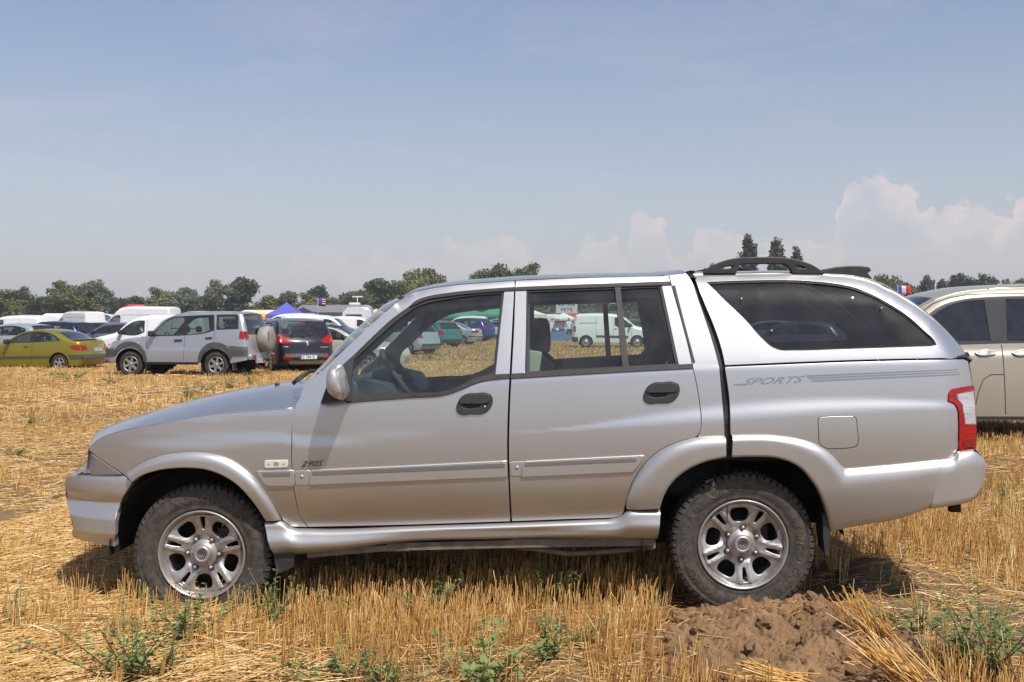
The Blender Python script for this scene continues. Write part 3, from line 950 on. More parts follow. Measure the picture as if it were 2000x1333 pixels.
# roof, bonnet, nose, tail
def loft(name, prof, Wf, bulge, m, parent=PK, nv=24, ex=2.0, n_override=None):
    P = np.array(prof, float)
    w = Wf(P[:, 0], P[:, 1])
    t = np.gradient(P, axis=0); nn = np.stack([-t[:, 1], t[:, 0]], 1); nn /= np.linalg.norm(nn, axis=1)[:, None] + 1e-9
    if n_override is not None: nn = np.tile(np.array(n_override, float), (len(P), 1))
    b = np.broadcast_to(bulge, (len(P),))
    v = np.sin(np.linspace(-math.pi / 2, math.pi / 2, nv + 1))
    G = np.zeros((len(P), nv + 1, 3))
    k = (1 - np.abs(v) ** ex)
    G[:, :, 0] = P[:, 0][:, None] + nn[:, 0][:, None] * b[:, None] * k
    G[:, :, 1] = w[:, None] * v
    G[:, :, 2] = P[:, 1][:, None] + nn[:, 1][:, None] * b[:, None] * k
    return grid_obj(name, G, m, parent)


drip_px = hermite([(786, 582), (800, 573), (830, 565), (875, 558), (950, 551.5), (1006, 547.5), (1150, 542), (1306, 537.5), (1340, 534)], False)
loft('cab_roof', proj(drip_px, WD), lambda x, z: WD(x, z) - .003, np.interp(drip_px[:, 0], [786, 900, 1340], [.035, .040, .040]), M['silver'], ex=3.2)
scr = hermite([(592, 751), (625, 726), (650, 702), (700, 655), (750, 610), (787, 581)], False)
loft('windscreen', proj(scr, WD), lambda x, z: WD(x, z) - .004, np.interp(scr[:, 0], [592, 650, 740, 772, 787], [.06, .10, .09, .06, .036]), M['screen'], ex=2.6, n_override=(-.50, .86))
can_px = hermite([(1354, 535.5), (1433, 534.5), (1545, 533), (1615, 535), (1668, 539.5), (1699, 546), (1720, 553.5), (1755.5, 572.5), (1790.5, 595.5), (1825.6, 623.5), (1860.6, 658.5), (1878, 679), (1891, 698)], False)
loft('canopy_roof', proj(can_px, WC), lambda x, z: WC(x, z) - .003, np.interp(can_px[:, 0], [1354, 1600, 1700, 1891], [.030, .03, .035, .05]), M['silver'], ex=3.0)
cx_, cz_ = proj([(1346, 536)], WC)[0]
G = []
for xx in (XP(1334, -.72), XP(1362, -.72)):
    G.append([(xx, y, 1.665 + .03 * (1 - (abs(y) / .68) ** 3)) for y in np.linspace(-.68, .68, 12)])
grid_obj('cab_gap_seal', G, M['rubber'], PK)
# bonnet
cr = proj(hermite(HOOD_CREASE, False), WL)
wc = WL(cr[:, 0], cr[:, 1])
sil = np.array([(169.6, 879), (178, 864), (199, 846), (229, 828), (271, 813), (325, 798), (370, 784.5), (430, 769.5), (490, 757.5), (550, 748.5), (575, 745)])
sp = atY(sil[:, 0], sil[:, 1], 0.0)
G = []
for i, ((x, z), ww) in enumerate(zip(cr, wc)):
    u = i / (len(cr) - 1)
    xm = x - .14 * (1 - u) ** 2 + .05 * u
    zm = max(float(np.interp(xm, sp[:, 0], sp[:, 2])), z + .004)
    row = []
    for v in np.sin(np.linspace(-math.pi / 2, math.pi / 2, 37)):
        f = 1 - abs(v) ** 2.0; g = 1 - abs(v) ** 2.6
        row.append((x + (xm - x) * f, v * (ww - .003), z + .001 + (zm - z) * g))
    G.append(row)
hood_front = G[0]
grid_obj('bonnet', G, M['silver'], PK, thick=.004)
# nose: grille panel under the bonnet lip, bumper face across the front
bl = proj(BUMP_L, WFB); bw = WFB(bl[:, 0], bl[:, 1])
z_bt = bl[0, 1]
G = [hood_front]
for k in (0.33, .66, 1.0):
    G.append([(p[0] - .03 * k, p[1] * (1 - .06 * k), p[2] + (z_bt + .002 - p[2]) * k) for p in hood_front])
grid_obj('grille', G, M['trim'], PK)
G = []
for (x, z), ww in zip(bl, bw):
    G.append([(x - .085 * (1 - v * v), v * ww, z) for v in np.linspace(-1, 1, 25)])
grid_obj('front_bumper_face', G, M['flare'], PK)
# tailgate and rear bumper face
tg = proj([(1892, 706), (1895, 720), (1900, 753), (1904, 800), (1904, 876)], WL)
loft('tailgate', tg, WL, .05, M['silver'], n_override=(1, 0))
rb_px = [(1905, 877.5), (1917, 890), (1922.5, 903), (1923, 925), (1920, 947), (1910, 970), (1890, 982)]
W_RBF = lambda x, z: WRB0(x, z) + .030
loft('rear_bumper_face', proj(rb_px, W_RBF), W_RBF, .05, M['flare'], n_override=(1, 0))
pxs('tailgate_corner_cap', [(1868, 697.5), (1888, 692), (1891, 690), (1893, 696), (1898, 704), (1894, 704), (1887, 700)], M['trim'], WC, off=.006, far=True, skirt=.03)
# tail lights
tl = pxs('tail_light', [(1901, 754.5), (1858, 762), (1853.5, 771), (1852.5, 784), (1864, 789), (1871, 800), (1873, 820), (1873, 855), (1871.5, 880), (1885, 880.5), (1904, 876), (1905, 830), (1903.5, 792)], M['red_lens'], WL, off=.006, far=True, step=.02, skirt=.02)
pxs('reverse_lens', [(1864, 771), (1876, 767.5), (1900.5, 763), (1903.5, 800), (1904.5, 829), (1882, 829), (1879, 805), (1876, 790), (1868, 781)], M['lens'], WL, off=.0095, step=.02, skirt=.002, parent=tl[0])
pxs('reflector', [(1868, 771.5), (1889, 767.5), (1889, 777), (1870, 778)], M['white_lens'], WL, off=.008, step=.02, skirt=0, parent=tl[0])
pxs('reflector', [(1878, 796), (1893, 796), (1893, 808), (1880, 808)], M['white_lens'], WL, off=.008, step=.02, skirt=0, parent=tl[0])
pxs('reflector', [(1883, 820), (1903, 815), (1903, 827), (1883, 828)], M['white_lens'], WL, off=.008, step=.02, skirt=0, parent=tl[0])
pxs('reflector_base', [(1868, 771), (1876, 769), (1899, 765), (1902.5, 800), (1903.5, 829), (1884, 829), (1881, 805), (1878, 790), (1870, 781)], mat('lamp_grey_chamber', (0.70, 0.66, 0.66), rough=.25, metal=.1, bump=.5, bscale=90), WL, off=.0065, step=.02, skirt=0, parent=tl[0])
pxs('brake_lens', [(1879, 858), (1901, 856), (1901.5, 873), (1880, 875)], M['deep_red'], WL, off=.008, step=.02, skirt=.002, parent=tl[0])
pxs('fuel_flap', [(1598, 822), (1600, 816), (1612, 814.5), (1666, 813), (1672, 818), (1674.5, 842), (1675, 865), (1671.5, 872), (1660, 874.5), (1617.5, 876.5), (1609, 873), (1600, 864)], M['silver'], WL, off=.0015, gap=.002, step=.03, skirt=.004)
# dark joint round the fuel flap (a real groove strip)
fo = [(1598, 822), (1600, 816), (1612, 814.5), (1666, 813), (1672, 818), (1674.5, 842), (1675, 865), (1671.5, 872), (1660, 874.5), (1617.5, 876.5), (1609, 873), (1600, 864)]
pxs('fuel_flap_joint', [(1637 + (x - 1637) * 1.03, 845 + (y - 845) * 1.035) for x, y in fo], M['rubber'], WL, off=.0008, holes=[[(1637 + (x - 1637) * .985, 845 + (y - 845) * .975) for x, y in fo]], step=.02, skirt=0)
# door handles
HND = [(892.5, 797), (895, 788), (902, 777), (912, 771), (930, 769.5), (950, 769), (958, 772), (961, 780), (959, 792.5), (952, 802), (944, 807), (920, 808.5), (900, 809), (894, 805)]
for dx, dy, lock, pr in ((0, 0, 1, doorF[0]), (365, -21.5, 0, doorR[0])):
    sh = lambda pts: [(x + dx, y + dy) for x, y in pts]
    h = pxs('door_handle', sh(HND), M['trim'], WL, off=.010, step=.015, skirt=.012, bevel=.004, parent=pr,
            holes=[sh([(901, 791), (905, 788), (940, 787.5), (941, 792), (936, 797), (926, 799), (908, 799), (902, 796)])])
    pxs('handle_recess', sh([(899, 786), (943, 785), (942, 800), (900, 801)]), M['black'], WL, off=.002, step=.03, skirt=0, parent=pr)
    pxs('handle_grip', sh([(902, 779), (912, 773.5), (930, 772), (949, 771.5), (956, 774), (957, 781), (954, 787), (940, 788), (900, 788.5), (898, 785)]), M['trim'], WL, off=.017, step=.02, skirt=.007, bevel=.003, parent=pr)
    if lock:
        x, z = proj([(947.5, 794.5)], WL)[0]; wv = float(WL(np.array([x]), np.array([z]))[0])
        MB().lathe([(0, -.001), (.0055, 0), (.006, .004)], 14, (x, -wv - .0135, z)).build('door_lock', M['chrome'], pr)
# side mouldings
def mould(px, ins, parent, jack=None):
    o = pxs('side_moulding', px, M['flare'], WL, off=.012, step=.02, skirt=.012, bevel=.005, parent=parent)
    pxs('moulding_strip', ins, M['insert'], WL, off=.0155, step=.03, skirt=.004, bevel=.001, parent=parent)


mould([(502, 921.5), (572, 919.5), (574, 948), (526, 948), (519, 944), (511, 932)], [(514, 922.8), (567, 921.8), (567, 928.3), (516, 929.2)], PK)
mould([(608, 919.5), (800, 911), (989, 901.5), (990, 930.5), (800, 938), (607, 946)], [(611, 921), (800, 912.8), (986, 904.5), (986, 911.5), (800, 919.5), (611, 927)], doorF[0])
mould([(1022.5, 902.5), (1257, 890.7), (1248, 905), (1235, 921), (1020, 930.5)], [(1026, 903.5), (1244, 894), (1241, 900), (1026, 909.5)], doorR[0])
for px0, pr in ((576, doorF[0]), (996, doorR[0])):
    dy = 0 if px0 < 700 else -17.5
    pxs('moulding_end', [(px0, 921 + dy), (px0 + 29, 920 + dy), (px0 + 30, 943 + dy), (px0 + 26, 946.5 + dy), (px0 + 3, 947 + dy)], M['flare'], WL, off=.004, step=.02, skirt=.006, bevel=.003, parent=pr)
    x, z = proj([(px0 + 14, 931 + dy)], WL)[0]; wv = float(WL(np.array([x]), np.array([z]))[0])
    MB().ball((x, -wv - .005, z), .009, 10, (1, .6, 1)).build('moulding_plug', M['flare'], pr)
# side repeater
rp = pxs('side_repeater', [(519, 900.5), (561, 899.7), (562, 904), (561.5, 912), (519, 913.3), (518, 908)], M['repeater'], WL, off=.010, step=.01, skirt=.01, bevel=.003)
for px in (526, 554.5):
    x, z = proj([(px, 906.5)], WL)[0]; wv = float(WL(np.array([x]), np.array([z]))[0])
    MB().ball((x, -wv - .0115, z), .003, 8).build('repeater_screw', M['under'], rp)
pxs('repeater_bulb', [(536, 903), (545, 902.8), (545, 909.8), (536, 910)], mat('bulb_grey', (.45, .42, .38), rough=.2, metal=.4), WL, off=.0108, step=.01, skirt=.001, parent=rp)


# lettering laid on the bodywork
def decal(name, txt, m, W, x0, y0, hpx, wpx, slope, shear=.35, bold=.0, off=.002, ext=.0012, parent=PK):
    V, F = text_mesh(txt, 1.0, 0.5, shear, 1.05, bold)
    V = V - [V[:, 0].min(), 0, 0]
    sx = wpx / V[:, 0].max(); sy = hpx / V[:, 1].max()
    px = x0 + V[:, 0] * sx
    py = y0 - V[:, 1] * sy + slope * (px - x0)
    q = proj(np.stack([px, py], 1), W)
    p, n = side_surf(W, 0, -1)(q[:, 0], q[:, 1])
    P = p + n * (off + (V[:, 2:3] + .5) * ext)
    me = mesh_from(name, P, F, smooth=False)
    return link(name, me, m, parent)


decal('sports_lettering', 'SPORTS', M['decal'], WL, 1449, 753.0, 13.0, 124, -.048, shear=.55, bold=.025, off=.0006, ext=.0006)
pxs('lettering_tail', [(1432, 753.5), (1434, 750.8), (1458, 749.5), (1458, 752.8)], M['decal'], WL, off=.0012, skirt=0)
for a, b, c, d in ((1573, 735.0, 1869, 722.4), (1577, 739.6, 1871, 727.2), (1584, 744.6, 1873, 731.8)):
    pxs('decal_stripe', [(a, b - 1.6), (c, d - 1.2), (c + 1, d + 1.2), (a + 4, b + 1.8)], M['decal'], WL, off=.0012, skirt=0)
decal('badge', '290S', mat('dark_chrome', (.25, .25, .26), rough=.2, metal=1.0), WL, 588, 911.5, 11, 44, -.03, shear=.5, bold=.01, off=.001, ext=.005)
decal('glass_sticker', 'GALERIA', M['black'], WL, 1207, 697, 5, 28, -.03, shear=0, off=-.012, ext=.0005, parent=doorR[0]) if False else None

# wing mirrors
def wing_mirror(s):
    px = [(645, 720), (650, 714), (662.5, 712.5), (671, 726), (675, 745), (677.5, 775), (670, 782.5), (657.5, 777.5), (646, 767.5), (641.5, 750), (642, 735)]
    c = XZ(660, 748, -1.02)
    P = hermite(px, True, 60, 4)
    Q = atY(P[:, 0], P[:, 1], -1.02)[:, [0, 2]]
    cx, cz = Q.mean(0)
    ys = [-.965, -.98, -1.02, -1.08, -1.125, -1.15]; sc = [.80, .93, 1.0, .97, .84, .5]
    ys = [-.93, -.95, -1.0, -1.06, -1.11, -1.135]
    G = [[(cx + (q[0] - cx) * k, -s * -y if False else (y if s < 0 else -y), cz + (q[1] - cz) * k) for q in list(Q) + [Q[0]]] for y, k in zip(ys, sc)]
    mb = MB(); nvv = len(Q) + 1
    V = [p for r in G for p in r]
    F = [(i * nvv + j, i * nvv + j + 1, (i + 1) * nvv + j + 1, (i + 1) * nvv + j) for i in range(len(G) - 1) for j in range(nvv - 1)]
    F.append(tuple(range(nvv - 1))); F.append(tuple((len(G) - 1) * nvv + j for j in range(nvv - 1)))
    mb.add(V, F, True)
    h = mb.build('wing_mirror', M['flare'], PK)
    # glass faces rearwards
    g = MB()
    sg = s
    pts = []
    NK = 36
    for k in range(NK):
        a = 2 * math.pi * k / NK
        yy = 1.035 + .082 * math.copysign(abs(math.cos(a)) ** .6, math.cos(a)); zz = cz + .072 * math.copysign(abs(math.sin(a)) ** .6, math.sin(a))
        pts.append((cx + .030 + .24 * (yy - 1.0), sg * yy, zz))
    g.add(pts, [tuple(range(NK))], False)
    g.build('mirror_glass', M['mirror'], h)
    f = MB()
    for k in range(NK):
        p, q = pts[k], pts[(k + 1) % NK]
        e = lambda u, t: (u[0] - t, (u[1] - sg * 1.035) * (1.08 - t * 3) + sg * 1.035, (u[2] - cz) * (1.08 - t * 2.5) + cz)
        f.add([p, q, e(q, .004), e(p, .004)], [(0, 1, 2, 3)], True)
        f.add([e(p, .004), e(q, .004), e(q, .035), e(p, .035)], [(0, 1, 2, 3)], True)
    f.build('mirror_rim', M['flare'], h)
    # black foot
    ft = [(636, 751), (645, 762), (660, 780), (679, 784), (681, 779), (684, 786), (621, 790.5)]
    q = atY(np.array([p[0] for p in ft], float), np.array([p[1] for p in ft], float), -.93)
    b = MB(); n = len(ft)
    V = [(a[0], s * .865, a[2]) for a in q] + [(cx + (a[0] - cx) * .75, s * 1.0, cz - .05 + (a[2] - cz + .05) * .8) for a in q]
    b.add(V, [tuple(range(n)), tuple(range(n, 2 * n))[::-1]] + [(i, (i + 1) % n, n + (i + 1) % n, n + i) for i in range(n)])
    b.build('mirror_foot', M['trim'], PK)


wing_mirror(-1); wing_mirror(1)

# roof bars and rear spoiler
for s in (-1, 1):
    Y = .66
    rk = [(1375, 533), (1385, 526), (1398, 518.5), (1422.6, 509.5), (1445, 505.5), (1475, 504.5), (1510, 504.5), (1542, 506.5), (1566, 512), (1585, 519), (1600, 528), (1609, 534), (1550, 533.5), (1545, 524), (1538, 517), (1528, 513.5), (1455, 513.5), (1444, 517), (1439, 524), (1437, 533)]
    q = [tuple(atY(a, b, -Y)[[0, 2]]) for a, b in hermite(rk, True, 30)]
    hl_ = [[tuple(atY(a, b, -Y)[[0, 2]]) for a, b in hermite(h, True, 60)] for h in ([(1409, 526.5), (1413, 521.5), (1422, 518.5), (1434, 518), (1432, 524), (1428, 526)], [(1552, 518), (1562, 517.5), (1571, 521), (1578, 526), (1562, 526.5), (1555, 524)])]
    def sf(a, b, s=s, Y=Y):
        a = np.asarray(a, float)
        return np.stack([a, np.full_like(a, s * Y), np.asarray(b, float)], 1), np.tile((0.0, float(s), 0.0), (len(a), 1))
    sheet('roof_bar', q, hl_, sf, M['trim'], PK, step=.03, skirt=.045, bevel=.006)
spo = [(1606, 532), (1618, 528), (1633, 524), (1655, 522), (1680, 521.8), (1697, 524), (1700, 528), (1693, 533.5), (1697, 539), (1702, 544), (1690, 543), (1665, 537.5), (1640, 534)]
q = [tuple(atY(a, b, -.62)[[0, 2]]) for a, b in spo]
def sf(a, b):
    a = np.asarray(a, float)
    return np.stack([a, np.full_like(a, -.62), np.asarray(b, float)], 1), np.tile((0.0, -1.0, 0.0), (len(a), 1))
sheet('rear_spoiler', q, [], sf, M['trim'], PK, step=.03, skirt=1.24, bevel=.006)
# rain gutter line on the quarter panel
pxs('gutter_trim', [(1314, 559), (1318, 559), (1336, 630), (1357, 708), (1354, 709), (1333, 632)], M['trim'], WL, off=.004, skirt=.004, step=.02)
pxs('screen_clip', [(776, 583), (784, 578), (789, 580), (782, 585)], M['trim'], WD, off=.006, skirt=.008, step=.02)
# cowl and wipers
cw = MB()
x0, z0 = XZ(575, 752, -.6)
cw.box((x0 + .16, 0, z0 - .06), (.26, 1.40, .03), (0, rad(-8), 0), .01)
cw.build('cowl', M['trim'], PK)
for y in (-.55, .02):
    a = Vector(atY(572, 750, y)); b = Vector(atY(608, 727, y))
    wv = MB().tube([(a.x, y, a.z), (a.x + .05, y + .03, a.z + .05), (b.x - .01, y + .10, b.z)], [.012, .010, .007], 6)
    wv.tube([(b.x - .06, y - .1, b.z - .05), (b.x - .02, y + .10, b.z + .004), (b.x - .05, y + .42, b.z - .03)], [.006, .009, .006], 6)
    wv.build('wiper', M['rubber'], PK)
p = atY(541, 750, -.3)
MB().ball((p[0], -.3, p[2] - .002), .012, 8, (1.3, 1, .8)).build('washer_jet', M['trim'], PK)

# interior
ib = MB()
dx0, dz0 = XZ(700, 716, -.5)
prof = [(-1.30, .62), (-1.30, 1.05), (-1.16, 1.115), (-.98, 1.13), (-.86, 1.10), (-.80, 1.00), (-.82, .86), (-.92, .62)]
n = len(prof)
ib.add([(x, -.78, z) for x, z in prof] + [(x, .78, z) for x, z in prof], [tuple(range(n)), tuple(range(n, 2 * n))[::-1]] + [(i, (i + 1) % n, n + (i + 1) % n, n + i) for i in range(n)], False)
ib.build('dashboard', M['cabin'], PK)
MB().box((-.90, -.38, 1.135), (.17, .34, .07), (0, rad(12), 0), .03).build('instrument_hood', M['cabin'], PK)
# steering wheel
sc_ = atY(786, 738, -.38)
nrm = Vector((.80, 0, .60)); e1 = Vector((0, 1, 0)); e2 = nrm.cross(e1)
swc = Vector((sc_[0], -.38, sc_[2]))
st = MB()
ring = [swc + e1 * math.cos(a) * .185 + e2 * math.sin(a) * .185 for a in np.linspace(0, 2 * math.pi, 37)]
st.tube(ring, .016, 8, cap=False)
for a in (0, math.pi, -math.pi / 2): st.tube([swc - nrm * .02, swc + (e1 * math.cos(a) + e2 * math.sin(a)) * .18], .014, 6)
st.ball(swc - nrm * .015, .07, 12, (1, 1, .8))
st.build('steering_wheel', M['cabin'], PK)
MB().tube([swc, swc - nrm * .3], .035, 8).build('steering_column', M['cabin'], PK)


def seat(x, y):
    s_ = MB()
    bk = [(x - .05, .62), (x + .04, .60), (x + .16, 1.02), (x + .19, 1.20), (x + .12, 1.26), (x + .05, 1.18)]
    n = len(bk)
    s_.add([(a, y - .24, b) for a, b in bk] + [(a, y + .24, b) for a, b in bk], [tuple(range(n)), tuple(range(n, 2 * n))[::-1]] + [(i, (i + 1) % n, n + (i + 1) % n, n + i) for i in range(n)])
    s_.box((x - .22, y, .58), (.5, .5, .16), (0, rad(6), 0), .04)
    s = s_.build('seat', M['seat_dark'], PK)
    MB().box((x + .115, y, 1.355), (.105, .27, .20), (0, rad(-4), 0), .042).build('headrest', M['seat_dark'], s)
    MB().tube([(x + .12, y - .06, 1.1), (x + .12, y - .06, 1.3)], .007, 6).build('headrest_post', M['chrome'], s)
    MB().tube([(x + .12, y + .06, 1.1), (x + .12, y + .06, 1.3)], .007, 6).build('headrest_post', M['chrome'], s)
    MB().box((x + .065, y - .246, 1.15), (.085, .02, .26), (0, rad(8), 0), .01).build('seat_side_panel', M['seat_light'], s)


hx = float(atY(1056, 655, -.38)[0]) - .115
seat(hx, -.38); seat(hx, .38)
rb = MB()
rb.box((.62, 0, .60), (.5, 1.35, .18), None, .04); rb.box((.90, 0, .88), (.14, 1.35, .56), (0, rad(14), 0), .04)
rb.build('rear_bench', M['seat_dark'], PK)
q1 = atY(835, 628, -.34)
v_ = MB().box((q1[0], -.38, q1[2]), (.12, .42, .012), (0, rad(-60), 0), .004).build('sun_visor', M['cabin'], PK)
q1 = atY(790, 626, 0)
MB().box((q1[0], 0.0, q1[2]), (.03, .25, .07), (0, 0, rad(10)), .012).tube([(q1[0], 0, q1[2]), (q1[0] + .02, 0, q1[2] + .09)], .008, 6).build('interior_mirror', M['cabin'], PK)
TRF = [(700, 706), (735, 672), (780, 632), (806, 616), (828, 606), (875, 597), (925, 592), (976, 588), (970, 640), (961, 722), (945, 729), (920, 736), (888, 752), (868, 758), (800, 764), (725, 769), (694, 772), (695, 735)]
TRR = [(1034, 583), (1100, 580), (1200, 577), (1284, 574), (1300, 635), (1311, 690), (1300, 706), (1215, 712), (1034, 723)]
tr_out = [(640, 720), (700, 665), (760, 610), (800, 582), (830, 573), (950, 560), (1150, 550), (1300, 545), (1335, 545), (1352, 590), (1398, 715), (1400, 830), (1290, 860), (1225, 900), (1200, 1000), (640, 1015), (620, 900), (630, 780)]
pxs('inner_side_trim', tr_out, M['cabin'], WD, off=-.055, holes=[TRF, TRR], far=True, skirt=.0, step=.06)
loft('headlining', proj(hermite([(800, 592), (830, 582), (875, 575), (950, 568), (1150, 560), (1306, 556), (1340, 556)], False), WD), lambda x, z: WD(x, z) - .04, .03, M['headliner'], ex=3)
bw_ = MB(); xb = XP(1392, -.5)
bw_.add([(xb + .03, -.83, .4), (xb + .03, .83, .4), (xb + .03, .83, 1.2), (xb + .03, -.83, 1.2)], [(0, 1, 2, 3)])
bw_.add([(xb + .03, -.83, 1.2), (xb + .03, .83, 1.2), (xb - .12, .68, 1.66), (xb - .12, -.68, 1.66)], [(0, 1, 2, 3)])
bw_.build('cab_rear_wall', M['cabin'], PK)
MB().box((-.52, 0, .36), (1.78, 1.62, .05)).build('cab_floor', M['under'], PK)
bd = MB()
bd.box((1.35, 0, .74), (1.30, 1.62, .04)); bd.box((1.35, 0, .96), (1.3, .9, .02))
bd.build('bed_floor', M['under'], PK)
MB().box((-1.80, 0, .58), (.95, 1.0, .36), None, .05).build('engine_bay', M['under'], PK)
# underside
ub = MB()
for y in (-.45, .45): ub.box((-.55, y, .29), (3.4, .09, .12))
ub.tube([(-.9, -.25, .22), (.3, -.3, .20), (.9, -.3, .25)], .035, 10)
ub.box((-.1, .1, .22), (.8, .35, .14), None, .04)
ub.tube([(.96, -.7, .22), (.96, .7, .22)], .045, 10); ub.ball((.96, 0, .22), .13, 12); ub.tube([(-1.8, -.7, .24), (-1.8, .7, .24)], .04, 10)
ub.build('chassis', M['under'], PK)
seam = mat('dusty_underseal', (0.17, 0.14, 0.11), rough=.75, var=.3, vscale=15)
sm = MB()
for (a, b), (c, d), h in (((600, 1084), (756, 1071), .016), ((756, 1069), (1000, 1063), .02), ((1000, 1062), (1280, 1058), .022)):
    p = atY(a, b, -.84); q = atY(c, d, -.84)
    sm.add([(p[0], -.84, p[2] + h), (q[0], -.84, q[2] + h), (q[0], -.84, q[2] - h), (p[0], -.84, p[2] - h), (p[0], -.6, p[2] + h), (q[0], -.6, q[2] + h), (q[0], -.6, q[2] - h), (p[0], -.6, p[2] - h)], [(0, 1, 2, 3), (4, 5, 6, 7), (3, 2, 6, 7)])
p = atY(778, 1073, -.82); sm.box((p[0], -.80, p[2]), (.12, .05, .025))
sm.tube([tuple(atY(1000, 1068, -.78)), tuple(atY(1060, 1074, -.78)), tuple(atY(1110, 1082, -.78)), tuple(atY(1180, 1078, -.78)), tuple(atY(1280, 1068, -.78))], .014, 6)
sm.build('sill_flange', seam, PK)
# wheel arch liners, mud flaps
for (px, py), r in (((374, 1078), .440), ((1452, 1073), .515)):
    c = atY(px, py, -.86)
    for s in (-1, 1):
        mb = MB()
        mb.lathe([(r - .10, -.0), (r, 0), (r, .40), (0.0, .40)] if s < 0 else [(r, .06), (r, -.34), (0.0, -.34)], 40, (c[0], -.84 if s < 0 else .80, c[2]), 'Y', rad(-14), rad(194)) if s > 0 else mb.lathe([(r, 0.0), (r, .40), (0.0, .40)], 40, (c[0], -.85, c[2]), 'Y', rad(-8 if px < 900 else 8), rad(184))
        mb.build('wheel_arch_liner', M['under'], PK)
for pts, Y in (([(530, 1060), (574, 1083), (573, 1108), (541, 1122)], -.86), ([(1607, 1003), (1621, 1003), (1622, 1050), (1618, 1086), (1612, 1086), (1608, 1050)], -.88)):
    q = [atY(a, b, Y) for a, b in pts]
    for s in ((-1, 1) if Y > -.87 else (-1,)):
        mb = MB(); n = len(q)
        mb.add([(p[0], s * abs(Y), p[2]) for p in q] + [(p[0] + (.03 if Y < -.87 else 0.02), s * (abs(Y) - (.28)), p[2]) for p in q], [tuple(range(n)), tuple(range(n, 2 * n))[::-1]] + [(i, (i + 1) % n, n + (i + 1) % n, n + i) for i in range(n)])
        mb.build('mud_flap', M['trim'], PK)
p = atY(1864, 992, -.7); MB().box((p[0], -.7, p[2]), (.05, .05, .04)).build('exhaust_bracket', M['under'], PK)

